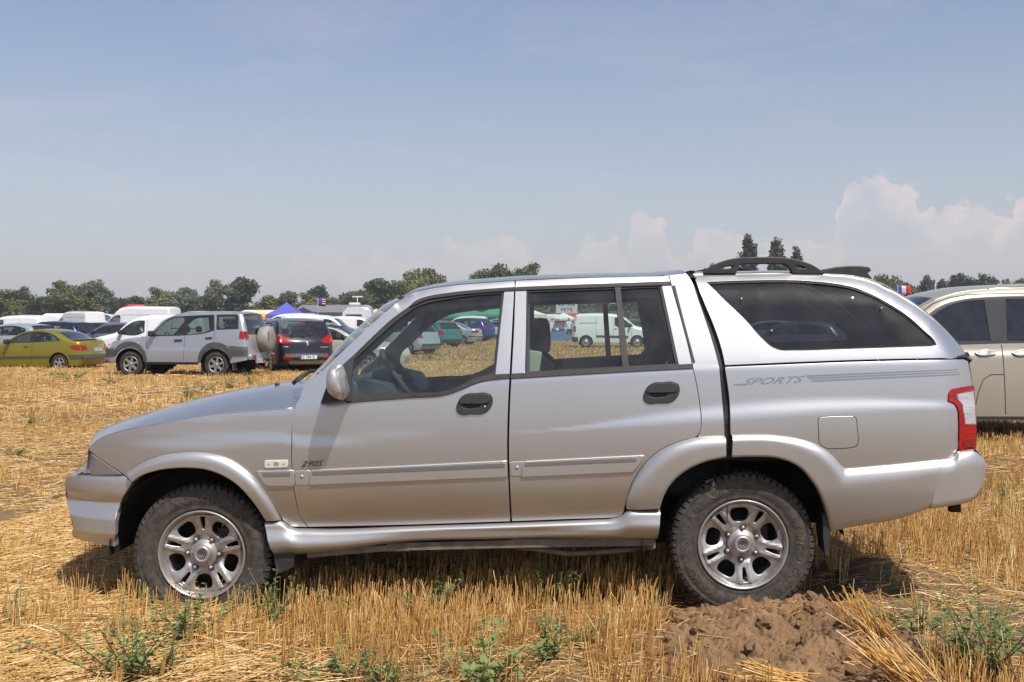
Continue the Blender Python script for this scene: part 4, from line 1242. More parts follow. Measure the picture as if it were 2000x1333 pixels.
# ---- wheels
def big_wheel(px, py, rot, yaw=0.0, txt0=237):
    RT = .366
    c = atY(px, py, -.86)
    for s in (-1, 1):
        cx, cz = float(c[0]), float(c[2])
        wl = empty('wheel', (cx, s * .735, cz), 0, PK)
        wl.matrix_parent_inverse = Matrix.Translation(-Vector(PK.location))
        wl.rotation_euler = (0, 0, (math.pi if s > 0 else 0) + yaw)
        prof = [(.226, -.098), (.236, -.110), (.248, -.1155), (.251, -.1135), (.266, -.1215), (.295, -.1250), (.322, -.1205), (.333, -.1165), (.334, -.1185), (.343, -.1145), (.350, -.100), (.354, -.085), (.356, -.05), (.356, .05), (.354, .085), (.343, .11), (.30, .125), (.24, .11), (.226, .098)]
        ty = MB().lathe(prof, 96).build('tyre', M['tyre'], wl)
        # tread and shoulder lugs
        tr = MB(); nl = 62
        for k in range(nl):
            a = 2 * math.pi * k / nl
            for y0, y1, da, wdt in ((-.117, -.078, 0, .80 if k % 2 else .70), (-.070, -.012, .5, .66), (.012, .070, 0, .66), (.078, .117, .5, .6)):
                aa = a + da * 2 * math.pi / nl; h = wdt * math.pi / nl
                def pt(r, t, y): return (r * math.cos(t), y, r * math.sin(t))
                ro = .3665; ri = .350; sh_ = .010 if abs(y0) > .1 or abs(y1) > .1 else 0
                if y0 < -.1: V = [pt(.338, aa - h, y0 - .0005), pt(.338, aa + h, y0 - .0005), pt(.356, aa + h * .95, y0 + .006), pt(.356, aa - h * .95, y0 + .006), pt(ro, aa - h * .9, y0 + .022), pt(ro, aa + h * .9, y0 + .022), pt(ro, aa + h * .9, y1), pt(ro, aa - h * .9, y1), pt(ri, aa - h, y1), pt(ri, aa + h, y1)]; F = [(0, 1, 2, 3), (3, 2, 5, 4), (4, 5, 6, 7), (7, 6, 9, 8), (1, 9, 6, 5), (1, 5, 2), (0, 4, 7), (0, 7, 8), (0, 3, 4)]
                else: V = [pt(ri, aa - h, y0), pt(ri, aa + h, y0), pt(ro, aa + h * .9, y0), pt(ro, aa - h * .9, y0), pt(ro, aa - h * .9, y1), pt(ro, aa + h * .9, y1), pt(ri, aa + h, y1), pt(ri, aa - h, y1)]; F = [(0, 1, 2, 3), (3, 2, 5, 4), (4, 5, 6, 7), (1, 6, 5, 2), (0, 3, 4, 7)]
                tr.add(V, F)
        tr.build('tread', M['tyre'], ty)
        # raised outline lettering on the sidewall
        if s < 0:
            for txt, a0, span in (('GEOLANDAR A/T-S', txt0, 146), ('YOKOHAMA', txt0 - 213, 78)):
                V, F = text_mesh(txt, 1.0, .5, 0, 1.08, .012)
                V = V - [V[:, 0].min(), 0, 0]
                th = rad(a0) - V[:, 0] / V[:, 0].max() * rad(span)
                r = .279 + V[:, 1] / V[:, 1].max() * .034
                y = -np.interp(r, [.25, .266, .295, .322, .335], [.115, .1215, .125, .1205, .117]) - (V[:, 2] + .5) * .0022 - .0002
                P = np.stack([r * np.cos(th), y, r * np.sin(th)], 1)
                link('sidewall_lettering', mesh_from('sidewall_lettering', P, F, smooth=False), M['tyre_text'], ty)
        # rim
        lip = [(.196, .09), (.196, -.05), (.205, -.082), (.2125, -.096), (.2175, -.1085), (.2225, -.1165), (.2285, -.1175), (.2315, -.1130), (.2305, -.106), (.224, -.098)]
        rm = MB().lathe(lip, 96).build('rim', M['alloy'], wl)
        def dish(a, b):
            a = np.asarray(a, float); b = np.asarray(b, float)
            r = np.hypot(a, b); th = np.arctan2(b, a)
            k = (np.cos(5 * (th - rad(rot))) + 1) / 2
            y = .058 + .020 * sstep((r - .09) / .12) + .016 * k ** .7 * sstep((r - .06) / .05) * sstep((.215 - r) / .02 + .3)
            ang = np.mod(th - rad(rot) + math.pi / 5, 2 * math.pi / 5) - math.pi / 5
            lat = np.abs(ang) * r                                    # distance from the spoke's axis
            y = y + .006 * np.exp(-((lat - .028) / .011) ** 2) * sstep((r - .08) / .03)
            return y
        def ds(a, b):
            e = .0015; y = dish(a, b)
            n = np.stack([-(dish(a + e, b) - dish(a - e, b)) / (2 * e), -np.ones_like(y), -(dish(a, b + e) - dish(a, b - e)) / (2 * e)], 1)
            n /= np.linalg.norm(n, axis=1)[:, None]
            return np.stack([a, -y, b], 1), n
        circ = [(.206 * math.cos(t), .206 * math.sin(t)) for t in np.linspace(0, 2 * math.pi, 73)[:-1]]
        holes = []
        for k in range(5):
            t = rad(rot + 72 * k); tm = t + rad(36)
            pol = [(.106, 0), (.114, -13), (.138, -18), (.166, -17.5), (.184, -14), (.190, 0), (.184, 14), (.166, 17.5), (.138, 18), (.114, 13)]
            holes.append(hermite([(r * math.cos(tm + rad(d)), r * math.sin(tm + rad(d))) for r, d in pol], True, 80, 4))
            ux, uz = math.cos(t), math.sin(t)
            sl_ = [(.124, -.0085), (.119, 0), (.124, .0085), (.140, .0120), (.180, .0150), (.2015, .015), (.2015, -.015), (.180, -.0150), (.140, -.0120)]
            holes.append(hermite([(r * ux - q_ * uz, r * uz + q_ * ux) for r, q_ in sl_], True, 50, 3))
        sheet('spokes', circ, holes, ds, M['alloy'], rm, step=.012, skirt=.030, bevel=.005, estep=.008)
        MB().lathe([(.02, .02), (.155, .02), (.155, .03)], 40).build('brake_disc', M['brake'], wl)
        MB().lathe([(.0, .05), (.20, .05)], 40).build('brake_shield', M['under'], wl)
        MB().box((.10, -.0, .06), (.09, .06, .14), None, .01).build('brake_caliper', M['brake'], wl)
        hb = MB().lathe([(.074, -.062), (.073, -.078), (.066, -.083), (.048, -.086), (.046, -.100), (.042, -.110), (.034, -.114), (.031, -.111), (.0, -.111)], 48).build('hub_cap', M['alloy'], rm)
        em = MB()
        em.tube([(.021 * math.cos(t), -.1125, .021 * math.sin(t)) for t in np.linspace(0, 2 * math.pi, 25)], .0022, 5, False)
        em.tube([(-.012, -.1125, .006), (-.006, -.1125, .013), (.006, -.1125, .011), (.012, -.1125, .0), (.006, -.1125, -.010), (-.004, -.1125, -.012)], .0022, 5)
        em.tube([(.004, -.1125, .004), (-.004, -.1125, .004), (-.010, -.1125, -.002), (-.008, -.1125, -.009)], .0022, 5)
        em.build('hub_emblem', M['brake'], hb)
        for k in range(6):
            t = rad(rot + 28 + 60 * k); ctr = (.083 * math.cos(t), 0, .083 * math.sin(t))
            MB().lathe([(.0165, -.071), (.0165, -.078), (.013, -.0785)], 16, ctr).build('nut_seat', M['brake'], rm)
            MB().lathe([(.0105, -.073), (.0105, -.088), (.008, -.092), (.0, -.093)], 6, ctr).build('wheel_nut', M['alloy'], rm)
        t = rad(rot - 36)
        MB().tube([(.195 * math.cos(t), -.09, .195 * math.sin(t)), (.185 * math.cos(t), -.115, .185 * math.sin(t))], .004, 6).build('tyre_valve', M['rubber'], rm)


M['tyre_text'] = mat('raised_tyre_rubber', (0.065, 0.055, 0.046), rough=.6, dirt=(0.16, 0.125, 0.09), dirt_amt=.8, vscale=20)
big_wheel(392, 1085, 90, 0, 332)
big_wheel(1452, 1065.5, 59, 0, 237)

# ================================================================== GROUND
# gentle rises and dips of the field: (x, y, height)
def gpt(px, pyb, d):
    p = atD(px, pyb, d); return (float(p[0]), float(p[1]), float(p[2]))


CTRL = [(-1.8, -.9, -.125), (.97, -.9, -.075), (0, -2.2, -.07), (-2, -2.4, -.08), (2.5, -2, -.06), (0, 3, -.07), (-5, 3, -.08), (5, 3, -.07),
        gpt(60, 723, 38.4), gpt(330, 736, 31), gpt(600, 722, 33.5), gpt(830, 681, 66), gpt(900, 671, 68), gpt(1190, 676, 60), gpt(1900, 858, 13.3), gpt(2000, 850, 14.5)]
CT = np.array(CTRL)


def GZ(x, y):
    x = np.asarray(x, float); y = np.asarray(y, float)
    sh = x.shape
    X = x.ravel(); Y = y.ravel(); o = np.zeros(len(X)); wsum = np.zeros(len(X))
    for cx, cy, cz in CT:
        d0 = math.hypot(cx, cy + 6.5)
        r2 = ((X - cx) ** 2 + (Y - cy) ** 2) / (0.22 * d0 + .5) ** 2
        w = 1 / (1 + r2 ** 1.5); o += w * cz; wsum += w
    far = np.hypot(X, Y + 6.5)
    b = 0.12 + .0 * far
    o = (o + b * -.02) / (wsum + b)
    o = o + .018 * np.sin(X * 1.3 + .4 * Y) * np.cos(Y * 1.1 - .5) * np.clip(far / 12, 0, 1) + .06 * np.sin(X * .11 + 1) * np.sin(Y * .13) * np.clip((far - 15) / 60, 0, 1)
    return o.reshape(sh)


def vnoise(x, y, seed=0, scale=1.0, octv=3):
    x = np.asarray(x, float) * scale; y = np.asarray(y, float) * scale
    t = np.zeros_like(x); a = 1.0; tot = 0
    r = np.random.default_rng(seed); T = r.random((256, 256))
    for k in range(octv):
        xi = np.floor(x).astype(int); yi = np.floor(y).astype(int); fx = x - xi; fy = y - yi
        fx = fx * fx * (3 - 2 * fx); fy = fy * fy * (3 - 2 * fy)
        g = lambda i, j: T[(xi + i) % 256, (yi + j) % 256]
        t += a * ((g(0, 0) * (1 - fx) + g(1, 0) * fx) * (1 - fy) + (g(0, 1) * (1 - fx) + g(1, 1) * fx) * fy)
        tot += a; a *= .5; x = x * 2.03 + 17.1; y = y * 2.03 + 5.3
    return t / tot


# the bare patch of churned soil under and before the rear wheel


def mound_mask(x, y):
    a = ((x - 1.08) / .62) ** 2 + ((y + 1.55) / 1.10) ** 2
    return 1 - sstep((a + (vnoise(x, y, 5, 3.0) - .5) * .9 - .55) / .75)


def ridge_mask(x, y):
    # low earth bank right of the wheel, running back under the truck
    a = ((x - 1.98) / .46) ** 2 + ((y + .75) / 1.15) ** 2
    return 1 - sstep((a + (vnoise(x, y, 6, 2.5) - .5) * .8 - .5) / .8)


def track_mask(x, y):
    """flattened straw where wheels have driven"""
    cx = -2.75 - (y + 1.5) * .36 + .25 * np.sin(y * .6)
    m = np.exp(-(np.abs(x - cx) / np.maximum(.80 + .06 * (y + 2), .5)) ** 4)
    m = m * (1 - sstep((y - 7.5) / 3.0)) * (.62 + .38 * sstep((y + 1.5) / .6))
    m2 = np.exp(-((y + 1.9 + .15 * (x + 3)) / .35) ** 2) * (x < -1.8) * .6
    return np.clip(np.maximum(m, m2) + (vnoise(x, y, 8, 1.1) > .66) * .35, 0, 1)


def far_track(x, y):
    """bare wheel ruts in front of the far parked cars"""
    d = y - (25.5 + (x + 14) * .35)
    return np.exp(-((d) / .5) ** 2) * (x < -8) * (x > -24)


def GH(x, y):
    """full surface: field + clods"""
    x = np.asarray(x, float); y = np.asarray(y, float)
    z = GZ(x, y)
    m = mound_mask(x, y)
    n = vnoise(x, y, 21, 5.0, 2); n2 = vnoise(x, y, 22, 14.0, 3); n3 = vnoise(x, y, 23, 42.0, 3)
    lump = np.abs(n2 - .5) * 2
    wheel = np.exp(-(((x - .97) / .22) ** 2)) * np.exp(-(((y + .75) / .35) ** 2))
    z = z + m * (.035 + .10 * (n - .45) + .060 * (1 - lump) * n + .035 * (n3 - .5)) - m * wheel * .05
    r = ridge_mask(x, y)
    z = z + r * (.05 + .06 * (n - .4) + .05 * (n2 - .5) + .015 * (n3 - .5))
    rut = far_track(x, y)
    z = z + rut * (vnoise(x, y, 24, 2.5, 3) - .35) * .16
    return z


def spaced(a, b, fine0, fine1, f, g):
    xs = [fine0]
    while xs[-1] < fine1: xs.append(xs[-1] + f)
    s_ = f
    while xs[-1] < b: s_ *= g; xs.append(xs[-1] + s_)
    lo = [fine0]; s_ = f
    while lo[-1] > a: s_ *= g; lo.append(lo[-1] - s_)
    return np.array(lo[::-1][:-1] + xs)


gx = spaced(-900, 900, -3.4, 3.4, .045, 1.06); gy = spaced(-60, 1500, -2.6, 1.2, .045, 1.06)
XX, YY = np.meshgrid(gx, gy, indexing='ij')
ZZ = GH(XX, YY) - .012 * mound_mask(XX, YY) * (np.hypot(XX, YY) < 6)
V = np.stack([XX, YY, ZZ], -1).reshape(-1, 3)
nx, ny = XX.shape
ii = np.arange(nx - 1)[:, None] * ny + np.arange(ny - 1)[None]
F = np.stack([ii, ii + ny, ii + ny + 1, ii + 1], -1).reshape(-1, 4)
me = fast_mesh('ground', V, F, {'bare': (mound_mask(XX, YY) + ridge_mask(XX, YY) + far_track(XX, YY) * .8).clip(0, 1).ravel()})
me.polygons.foreach_set('use_smooth', [True] * len(me.polygons))

m, t, b = newmat('straw_strewn_soil')
n = t.nodes.new; l = t.links.new
tcn = n('ShaderNodeTexCoord')
n1 = n('ShaderNodeTexNoise'); n1.inputs['Scale'].default_value = .35; n1.inputs['Detail'].default_value = 8; n1.inputs['Roughness'].default_value = .65
n2 = n('ShaderNodeTexNoise'); n2.inputs['Scale'].default_value = 28; n2.inputs['Detail'].default_value = 8; n2.inputs['Roughness'].default_value = .7
n3 = n('ShaderNodeTexNoise'); n3.inputs['Scale'].default_value = 3; n3.inputs['Detail'].default_value = 6
for q in (n1, n2, n3): l(tcn.outputs['Object'], q.inputs['Vector'])
r1 = n('ShaderNodeValToRGB'); e = r1.color_ramp.elements
e[0].position = .32; e[0].color = (.11, .066, .032, 1); e[1].position = .68; e[1].color = (.29, .185, .082, 1)
l(n1.outputs['Fac'], r1.inputs[0])
r2 = n('ShaderNodeValToRGB'); e = r2.color_ramp.elements
e[0].position = .35; e[0].color = (.62, .60, .55, 1); e[1].position = .65; e[1].color = (1.25, 1.2, 1.15, 1)
l(n2.outputs['Fac'], r2.inputs[0])
mu = n('ShaderNodeMix'); mu.data_type = 'RGBA'; mu.blend_type = 'MULTIPLY'; mu.inputs['Factor'].default_value = 1
l(r1.outputs[0], mu.inputs['A']); l(r2.outputs[0], mu.inputs['B'])
r3 = n('ShaderNodeValToRGB'); e = r3.color_ramp.elements
e[0].position = .3; e[0].color = (.15, .088, .043, 1); e[1].position = .75; e[1].color = (.28, .170, .085, 1)
l(n3.outputs['Fac'], r3.inputs[0])
at = n('ShaderNodeAttribute'); at.attribute_name = 'bare'
mx = n('ShaderNodeMix'); mx.data_type = 'RGBA'
l(at.outputs['Fac'], mx.inputs['Factor']); l(mu.outputs['Result'], mx.inputs['A']); l(r3.outputs[0], mx.inputs['B'])
l(mx.outputs['Result'], b.inputs['Base Color']); b.inputs['Roughness'].default_value = .95
bp = n('ShaderNodeBump'); bp.inputs['Strength'].default_value = .8; bp.inputs['Distance'].default_value = .02
l(n2.outputs['Fac'], bp.inputs['Height']); l(bp.outputs[0], b.inputs['Normal'])
M['ground'] = m
g = link('ground', me, m); tag(g, kind='structure')

# churned soil: fine relief mesh laid over the sheet, and loose clods
M['soil'] = mat('clay_soil', (0.235, 0.135, 0.064), rough=.95, var=.35, vscale=9, bump=.9, bscale=90)
fx = np.arange(.20, 2.1, .0075); fy = np.arange(-2.45, -.30, .0075)
FX, FY = np.meshgrid(fx, fy, indexing='ij')
mm = mound_mask(FX, FY)
hz = GH(FX, FY) + mm * (.042 * (vnoise(FX, FY, 31, 48, 3) - .5) + .055 * np.maximum(.30 - np.abs(vnoise(FX, FY, 34, 16, 3) - .5) * 2.4, 0) * -1 + .04 * np.abs(vnoise(FX, FY, 35, 24, 2) - .5) + .05 * np.maximum(vnoise(FX, FY, 33, 11, 3) - .52, 0) * 2) + .004
hz = np.where(mm > .10, hz, GZ(FX, FY) - .06)
V = np.stack([FX, FY, hz], -1).reshape(-1, 3); nx, ny = FX.shape
ii = np.arange(nx - 1)[:, None] * ny + np.arange(ny - 1)[None]
F = np.stack([ii, ii + ny, ii + ny + 1, ii + 1], -1).reshape(-1, 4)
ok = (mm.ravel()[F] > .06).any(1)
me = fast_mesh('churned_soil', V, F[ok]); me.polygons.foreach_set('use_smooth', [True] * len(me.polygons))
o = link('churned_soil', me, M['soil']); tag(o, 'churned brown clay soil heaped in front of the rear wheel of the pickup', 'soil', kind='stuff')


M['clod'] = mat('clay_clod', (0.25, 0.143, 0.068), rough=.95, var=.15, vscale=3, bump=.9, bscale=9)


def clod_mesh(seed, r=1.0):
    bm = bmesh.new(); bmesh.ops.create_icosphere(bm, subdivisions=3, radius=r)
    o_ = Vector((seed * 7.1, seed * 3.3, 0))
    for v in bm.verts:
        d = v.co.normalized()
        k = 1 + .38 * (noise.noise(d * 1.6 + o_)) + .20 * noise.noise(d * 4 + o_) + .10 * noise.noise(d * 9 + o_)
        v.co = Vector((d.x * k, d.y * k * .85, d.z * k * .68)) * r
    me = bpy.data.meshes.new('soil_clod'); bm.to_mesh(me); bm.free()
    me.polygons.foreach_set('use_smooth', [False] * len(me.polygons)); return me


clods = [clod_mesh(k) for k in range(6)]
for m_ in clods: m_.materials.append(M['clod'])
big = [(.62, -1.02, .085), (.78, -1.10, .06), (1.30, -1.02, .075), (1.42, -1.15, .06), (1.20, -1.20, .05), (.70, -1.45, .075), (.90, -1.70, .08), (.62, -1.75, .06), (1.15, -1.55, .055), (.80, -1.32, .06),
       (1.36, -1.45, .055), (.55, -1.25, .06), (1.02, -1.85, .06), (.72, -2.0, .07), (1.25, -1.78, .05), (1.0, -1.28, .055)]
for i in range(190):
    if i < len(big): x, y, r = big[i]; r *= .75
    else:
        a = random.random() * 6.28; q = random.random() ** .5; x = 1.08 + .66 * q * math.cos(a); y = -1.50 + .85 * q * math.sin(a); r = random.choice([random.uniform(.008, .022), random.uniform(.018, .042)])
    o = bpy.data.objects.new('soil_clod', clods[i % 6]); C.objects.link(o)
    o.location = (x, y, float(GH(np.array([x]), np.array([y]))[0]) + r * .25); o.scale = (r, r, r); o.rotation_euler = (random.uniform(-.5, .5), random.uniform(-.5, .5), random.random() * 6.28)
    tag(o, 'loose clod of brown clay lying in the churned soil by the rear wheel', 'clod', 'clods of clay in the churned soil')


# ================================================================== STRAW
def straw_mat(name, ramp, rough=.55, trans=.25):
    m, t, b = newmat(name)
    a = t.nodes.new('ShaderNodeAttribute'); a.attribute_name = 'tone'
    r = t.nodes.new('ShaderNodeValToRGB')
    while len(r.color_ramp.elements) < len(ramp): r.color_ramp.elements.new(.5)
    for e_, (p, c) in zip(r.color_ramp.elements, ramp): e_.position = p; e_.color = (*c, 1)
    t.links.new(a.outputs['Fac'], r.inputs[0]); t.links.new(r.outputs[0], b.inputs['Base Color'])
    b.inputs['Roughness'].default_value = rough; b.inputs['Specular IOR Level'].default_value = .35
    return m


STRAW = [(0.0, (.27, .135, .042)), (.25, (.52, .28, .078)), (.6, (.76, .45, .140)), (.85, (.90, .63, .26)), (1.0, (.95, .80, .50))]
M['straw'] = straw_mat('standing_straw', STRAW)
M['litter'] = straw_mat('loose_straw', [(0.0, (.24, .125, .045)), (.3, (.48, .27, .085)), (.7, (.77, .49, .175)), (1.0, (.92, .73, .41))])


def stalks(base, dirv, length, r0, r1=None, tone=None, bend=None, sides=3):
    """tapered prisms: base (n,3), dirv (n,3) unit, length (n,)"""
    n = len(base); r1 = r0 if r1 is None else r1
    up = np.array([0, 0, 1.0]); u = np.cross(dirv, up); bad = np.linalg.norm(u, axis=1) < .1; u[bad] = np.cross(dirv[bad], np.array([0, 1.0, 0]))
    u /= np.linalg.norm(u, axis=1)[:, None]; v = np.cross(u, dirv)
    ph = rng.random(n) * 6.28
    V = np.zeros((n, 2 * sides, 3))
    tip = base + dirv * length[:, None]
    if bend is not None: tip = tip + bend
    for k in range(sides):
        a = ph + 2 * math.pi * k / sides
        o_ = u * np.cos(a)[:, None] + v * np.sin(a)[:, None]
        V[:, k] = base + o_ * np.reshape(r0, (-1, 1)); V[:, sides + k] = tip + o_ * np.reshape(r1, (-1, 1))
    idx = np.arange(n)[:, None] * 2 * sides
    F = np.concatenate([np.stack([idx[:, 0] + k, idx[:, 0] + (k + 1) % sides, idx[:, 0] + sides + (k + 1) % sides, idx[:, 0] + sides + k], 1) for k in range(sides)])
    tn = np.repeat(tone, 2 * sides)
    return V.reshape(-1, 3), F, tn


def blades(base, dirv, length, wid, tone):
    """flat two-sided blades (one quad), random facing"""
    n = len(base); a = rng.random(n) * 3.14
    s = np.stack([np.cos(a), np.sin(a), np.zeros(n)], 1) * (wid[:, None] / 2)
    tip = base + dirv * length[:, None]
    V = np.stack([base - s, base + s, tip + s * .7, tip - s * .7], 1)
    i = np.arange(n)[:, None] * 4
    return V.reshape(-1, 3), i + np.arange(4)[None], np.repeat(tone, 4)


def mk(name, parts, mt, label, cat):
    Vs, Fs, Ts = [], [], []; o = 0
    for V_, F_, t_ in parts:
        Vs.append(V_); Fs.append(F_ + o); Ts.append(t_); o += len(V_)
    me = fast_mesh(name, np.concatenate(Vs), np.concatenate(Fs), {'tone': np.concatenate(Ts)})
    ob = link(name, me, mt); tag(ob, label, cat, kind='stuff'); return ob


def in_view(x, y, margin=.6):
    """inside the camera's ground wedge (with a margin to the side)"""
    dx = x; dy = y + 6.5
    a = np.arctan2(dx, dy) + YAW
    lim = math.atan(1000 / FPX)
    return (np.abs(a) < lim + margin / np.maximum(dy, 1) + .06) & (dy > 3.2)


def scatter(n, x0, x1, y0, y1):
    x = rng.uniform(x0, x1, n); y = rng.uniform(y0, y1, n); k = in_view(x, y); return x[k], y[k]


def rows(x0, x1, y0, y1, pitch, along, ang=rad(4)):
    """drill rows nearly parallel to the truck"""
    P = []
    c, s_ = math.cos(ang), math.sin(ang)
    for r in np.arange(y0 - 3, y1 + 3, pitch):
        t = np.arange(x0 - 3, x1 + 3, along); t = t + rng.uniform(-.5, .5, len(t)) * along
        yy = r + rng.normal(0, pitch * .16, len(t))
        P.append(np.stack([t * c - yy * s_, t * s_ + yy * c], 1))
    P = np.concatenate(P); k = (P[:, 0] > x0) & (P[:, 0] < x1) & (P[:, 1] > y0) & (P[:, 1] < y1)
    P = P[k]; k = in_view(P[:, 0], P[:, 1]); return P[k, 0], P[k, 1]


WH = [(-1.81, -.74), (.97, -.74), (-1.81, .74), (.97, .74)]


def clear(x, y, tr=1.0):
    """where standing stalks can be"""
    keep = rng.random(len(x)) > track_mask(x, y) * .84 * tr
    keep &= rng.random(len(x)) > (mound_mask(x, y) * 1.2 + ridge_mask(x, y) * .97 + far_track(x, y) * .9).clip(0, 1)
    for wx, wy in WH: keep &= ~((np.abs(x - wx) < .36) & (np.abs(y - wy) < .16))
    return keep


def standing(x, y, per, spread, hmin, hmax, rad_, lean=.10, sides=3, gap=.0):
    k = clear(x, y); x = x[k]; y = y[k]
    dens = vnoise(x, y, 41, .9, 3)
    k = rng.random(len(x)) < np.clip((dens - .30) * 3.5, .12, 1); x = x[k]; y = y[k]
    cnt = rng.integers(max(1, per // 2), per + per // 2 + 1, len(x))
    xi = np.repeat(x, cnt); yi = np.repeat(y, cnt); n = len(xi)
    lx = np.repeat(rng.normal(0, lean, len(x)) + .05, cnt); ly = np.repeat(rng.normal(0, lean, len(x)), cnt)
    hh = np.repeat(rng.uniform(.75, 1.1, len(x)), cnt) * (1 - .35 * vnoise(xi, yi, 44, .6, 2))
    ox = rng.normal(0, spread, n); oy = rng.normal(0, spread, n)
    bx = xi + ox; by = yi + oy
    under = (np.abs(bx + .42) < 2.1) & (np.abs(by) < .80)
    d = np.stack([lx + ox * 1.8 + rng.normal(0, .09, n), ly + oy * 1.8 + rng.normal(0, .09, n), np.ones(n)], 1)
    wild = rng.random(n) < .06; d[wild, :2] += rng.normal(0, .6, (wild.sum(), 2))
    d /= np.linalg.norm(d, axis=1)[:, None]
    L_ = rng.uniform(hmin, hmax, n) * hh * 1.15
    L_ = np.where(under, np.minimum(L_, .22), L_)
    z = GH(bx, by) - .012
    tone = np.clip(rng.normal(.52, .22, n) + (vnoise(bx, by, 47, .5, 2) - .5) * .5, 0, 1)
    r = rad_ * rng.uniform(.7, 1.25, n)
    return stalks(np.stack([bx, by, z], 1), d, L_, r, r * .8, tone, None, sides)


def litter(x, y, lmin, lmax, r, flat=.10, hz_=.03, dirang=None, sides=3):
    n = len(x)
    a = rng.random(n) * 6.28 if dirang is None else dirang + rng.normal(0, .5, n)
    d = np.stack([np.cos(a), np.sin(a), rng.normal(0, flat, n)], 1); d /= np.linalg.norm(d, axis=1)[:, None]
    L_ = rng.uniform(lmin, lmax, n); b = np.stack([x, y, GH(x, y) + rng.uniform(0, hz_, n)], 1) - d * L_[:, None] * .5
    b[:, 2] = np.maximum(b[:, 2], GH(b[:, 0], b[:, 1]) + .002)
    tone = np.clip(rng.normal(.62, .22, n), 0, 1)
    rr = r * rng.uniform(.6, 1.2, n)
    return stalks(b, d, L_, rr, rr * .7, tone, None, sides)


# near field
xs, ys = rows(-3.6, 3.8, -2.55, 2.2, .125, .042)
A = standing(xs, ys, 6, .018, .12, .215, .0027)
xs, ys = rows(-9, 9, 2.2, 9, .15, .085)
B = standing(xs, ys, 5, .028, .11, .19, .0037)
xs, ys = rows(-22, 22, 9, 30, .24, .20)
Cc = standing(xs, ys, 4, .06, .10, .18, .007, sides=3)
mk('stubble', [A, B, Cc], M['straw'], 'short standing cereal stubble in rows around and under the pickup', 'stubble')
x, y = scatter(320000, -50, 60, 30, 100)
k = rng.random(len(x)) > far_track(x, y); x = x[k]; y = y[k]; n = len(x)
d = np.stack([rng.normal(0, .2, n), rng.normal(0, .2, n), np.ones(n)], 1)
E = blades(np.stack([x, y, GZ(x, y) - .01], 1), d, rng.uniform(.05, .11, n), rng.uniform(.010, .028, n), np.clip(rng.normal(.5, .25, n), 0, 1))
x, y = scatter(60000, -90, 110, 100, 300); n = len(x)
d = np.stack([np.zeros(n), np.zeros(n), np.ones(n)], 1)
E2 = blades(np.stack([x, y, GZ(x, y) - .01], 1), d, rng.uniform(.10, .2, n), rng.uniform(.1, .4, n), np.clip(rng.normal(.5, .25, n), 0, 1))
mk('far_stubble', [E, E2], M['straw'], 'distant golden stubble stretching to the parked cars', 'stubble')
# loose straw
x, y = scatter(52000, -3.8, 4, -2.6, 2.2)
k = rng.random(len(x)) < np.clip((.42 + .6 * track_mask(x, y) - mound_mask(x, y) * .42) * np.where((np.abs(x + .3) < 2.2) & (y > -.75) & (y < .9), .35, 1), .02, 1); x = x[k]; y = y[k]  # pale straw thinned out under the truck to deepen the shade there
A = litter(x, y, .03, .19, .0024, .16, .03)
x, y = scatter(60000, -3.9, -.8, -2.6, 4.0)
k = rng.random(len(x)) < track_mask(x, y) * .9; x = x[k]; y = y[k]
A2 = litter(x, y, .10, .30, .0029, .14, .07, rad(35))
x, y = scatter(80000, -11, 11, 2.0, 13)
k = rng.random(len(x)) < np.clip(.45 + .6 * track_mask(x, y), 0, 1); x = x[k]; y = y[k]
B = litter(x, y, .06, .24, .0036, .10, .05)
x, y = scatter(60000, -22, 22, 12, 34)
Cc = litter(x, y, .10, .3, .008, .12, .05)
mk('loose_straw', [A, A2, B, Cc], M['litter'], 'loose cut straw strewn flat over the ground between the stubble', 'straw')


# leaning sheaves of stubble torn up beside the soil
def sheaf(px, py, d_px, n, L0, ang_c, ang_s, name_label, tilt=.5, spread=.05):
    p = atD(px, py, 1); dr = raydir(px, py); t = 5.0
    for _ in range(12):
        q = CAM + dr * t; gz_ = float(GH(np.array([q[0]]), np.array([q[1]]))[0]); t *= (CAM[2] - gz_) / max(.01, (CAM[2] - q[2]))
    q = CAM + dr * t
    b = np.stack([q[0] + rng.normal(0, spread, n), q[1] + rng.normal(0, spread, n), np.full(n, q[2] - .01)], 1)
    a = ang_c + rng.normal(0, ang_s, n)            # lean angle in the x-z plane, from vertical
    d = np.stack([np.sin(a), rng.normal(-.25, .16, n), np.cos(a)], 1); d /= np.linalg.norm(d, axis=1)[:, None]
    V_, F_, t_ = stalks(b, d, rng.uniform(.65, 1.0, n) * L0, np.full(n, .0028), np.full(n, .0024), np.clip(rng.normal(.58, .2, n), 0, 1), sides=4)
    me = fast_mesh('straw_sheaf', V_, F_, {'tone': t_}); o = link('straw_sheaf', me, M['straw']); tag(o, name_label, 'straw tuft', 'uprooted tufts of stubble')


sheaf(1712, 1235, 0, 60, .27, rad(-32), .17, 'fan of uprooted stubble leaning left just behind the rear wheel')
sheaf(1800, 1330, 0, 80, .32, rad(-50), .13, 'large flattened fan of stubble leaning left in the bottom right corner')
sheaf(1560, 1325, 0, 40, .26, rad(-78), .12, 'small flat bundle of straw lying on the churned soil at the bottom edge')
sheaf(1530, 1195, 0, 14, .12, rad(60), .3, 'tiny wisp of straw caught between clods at the rear wheel')

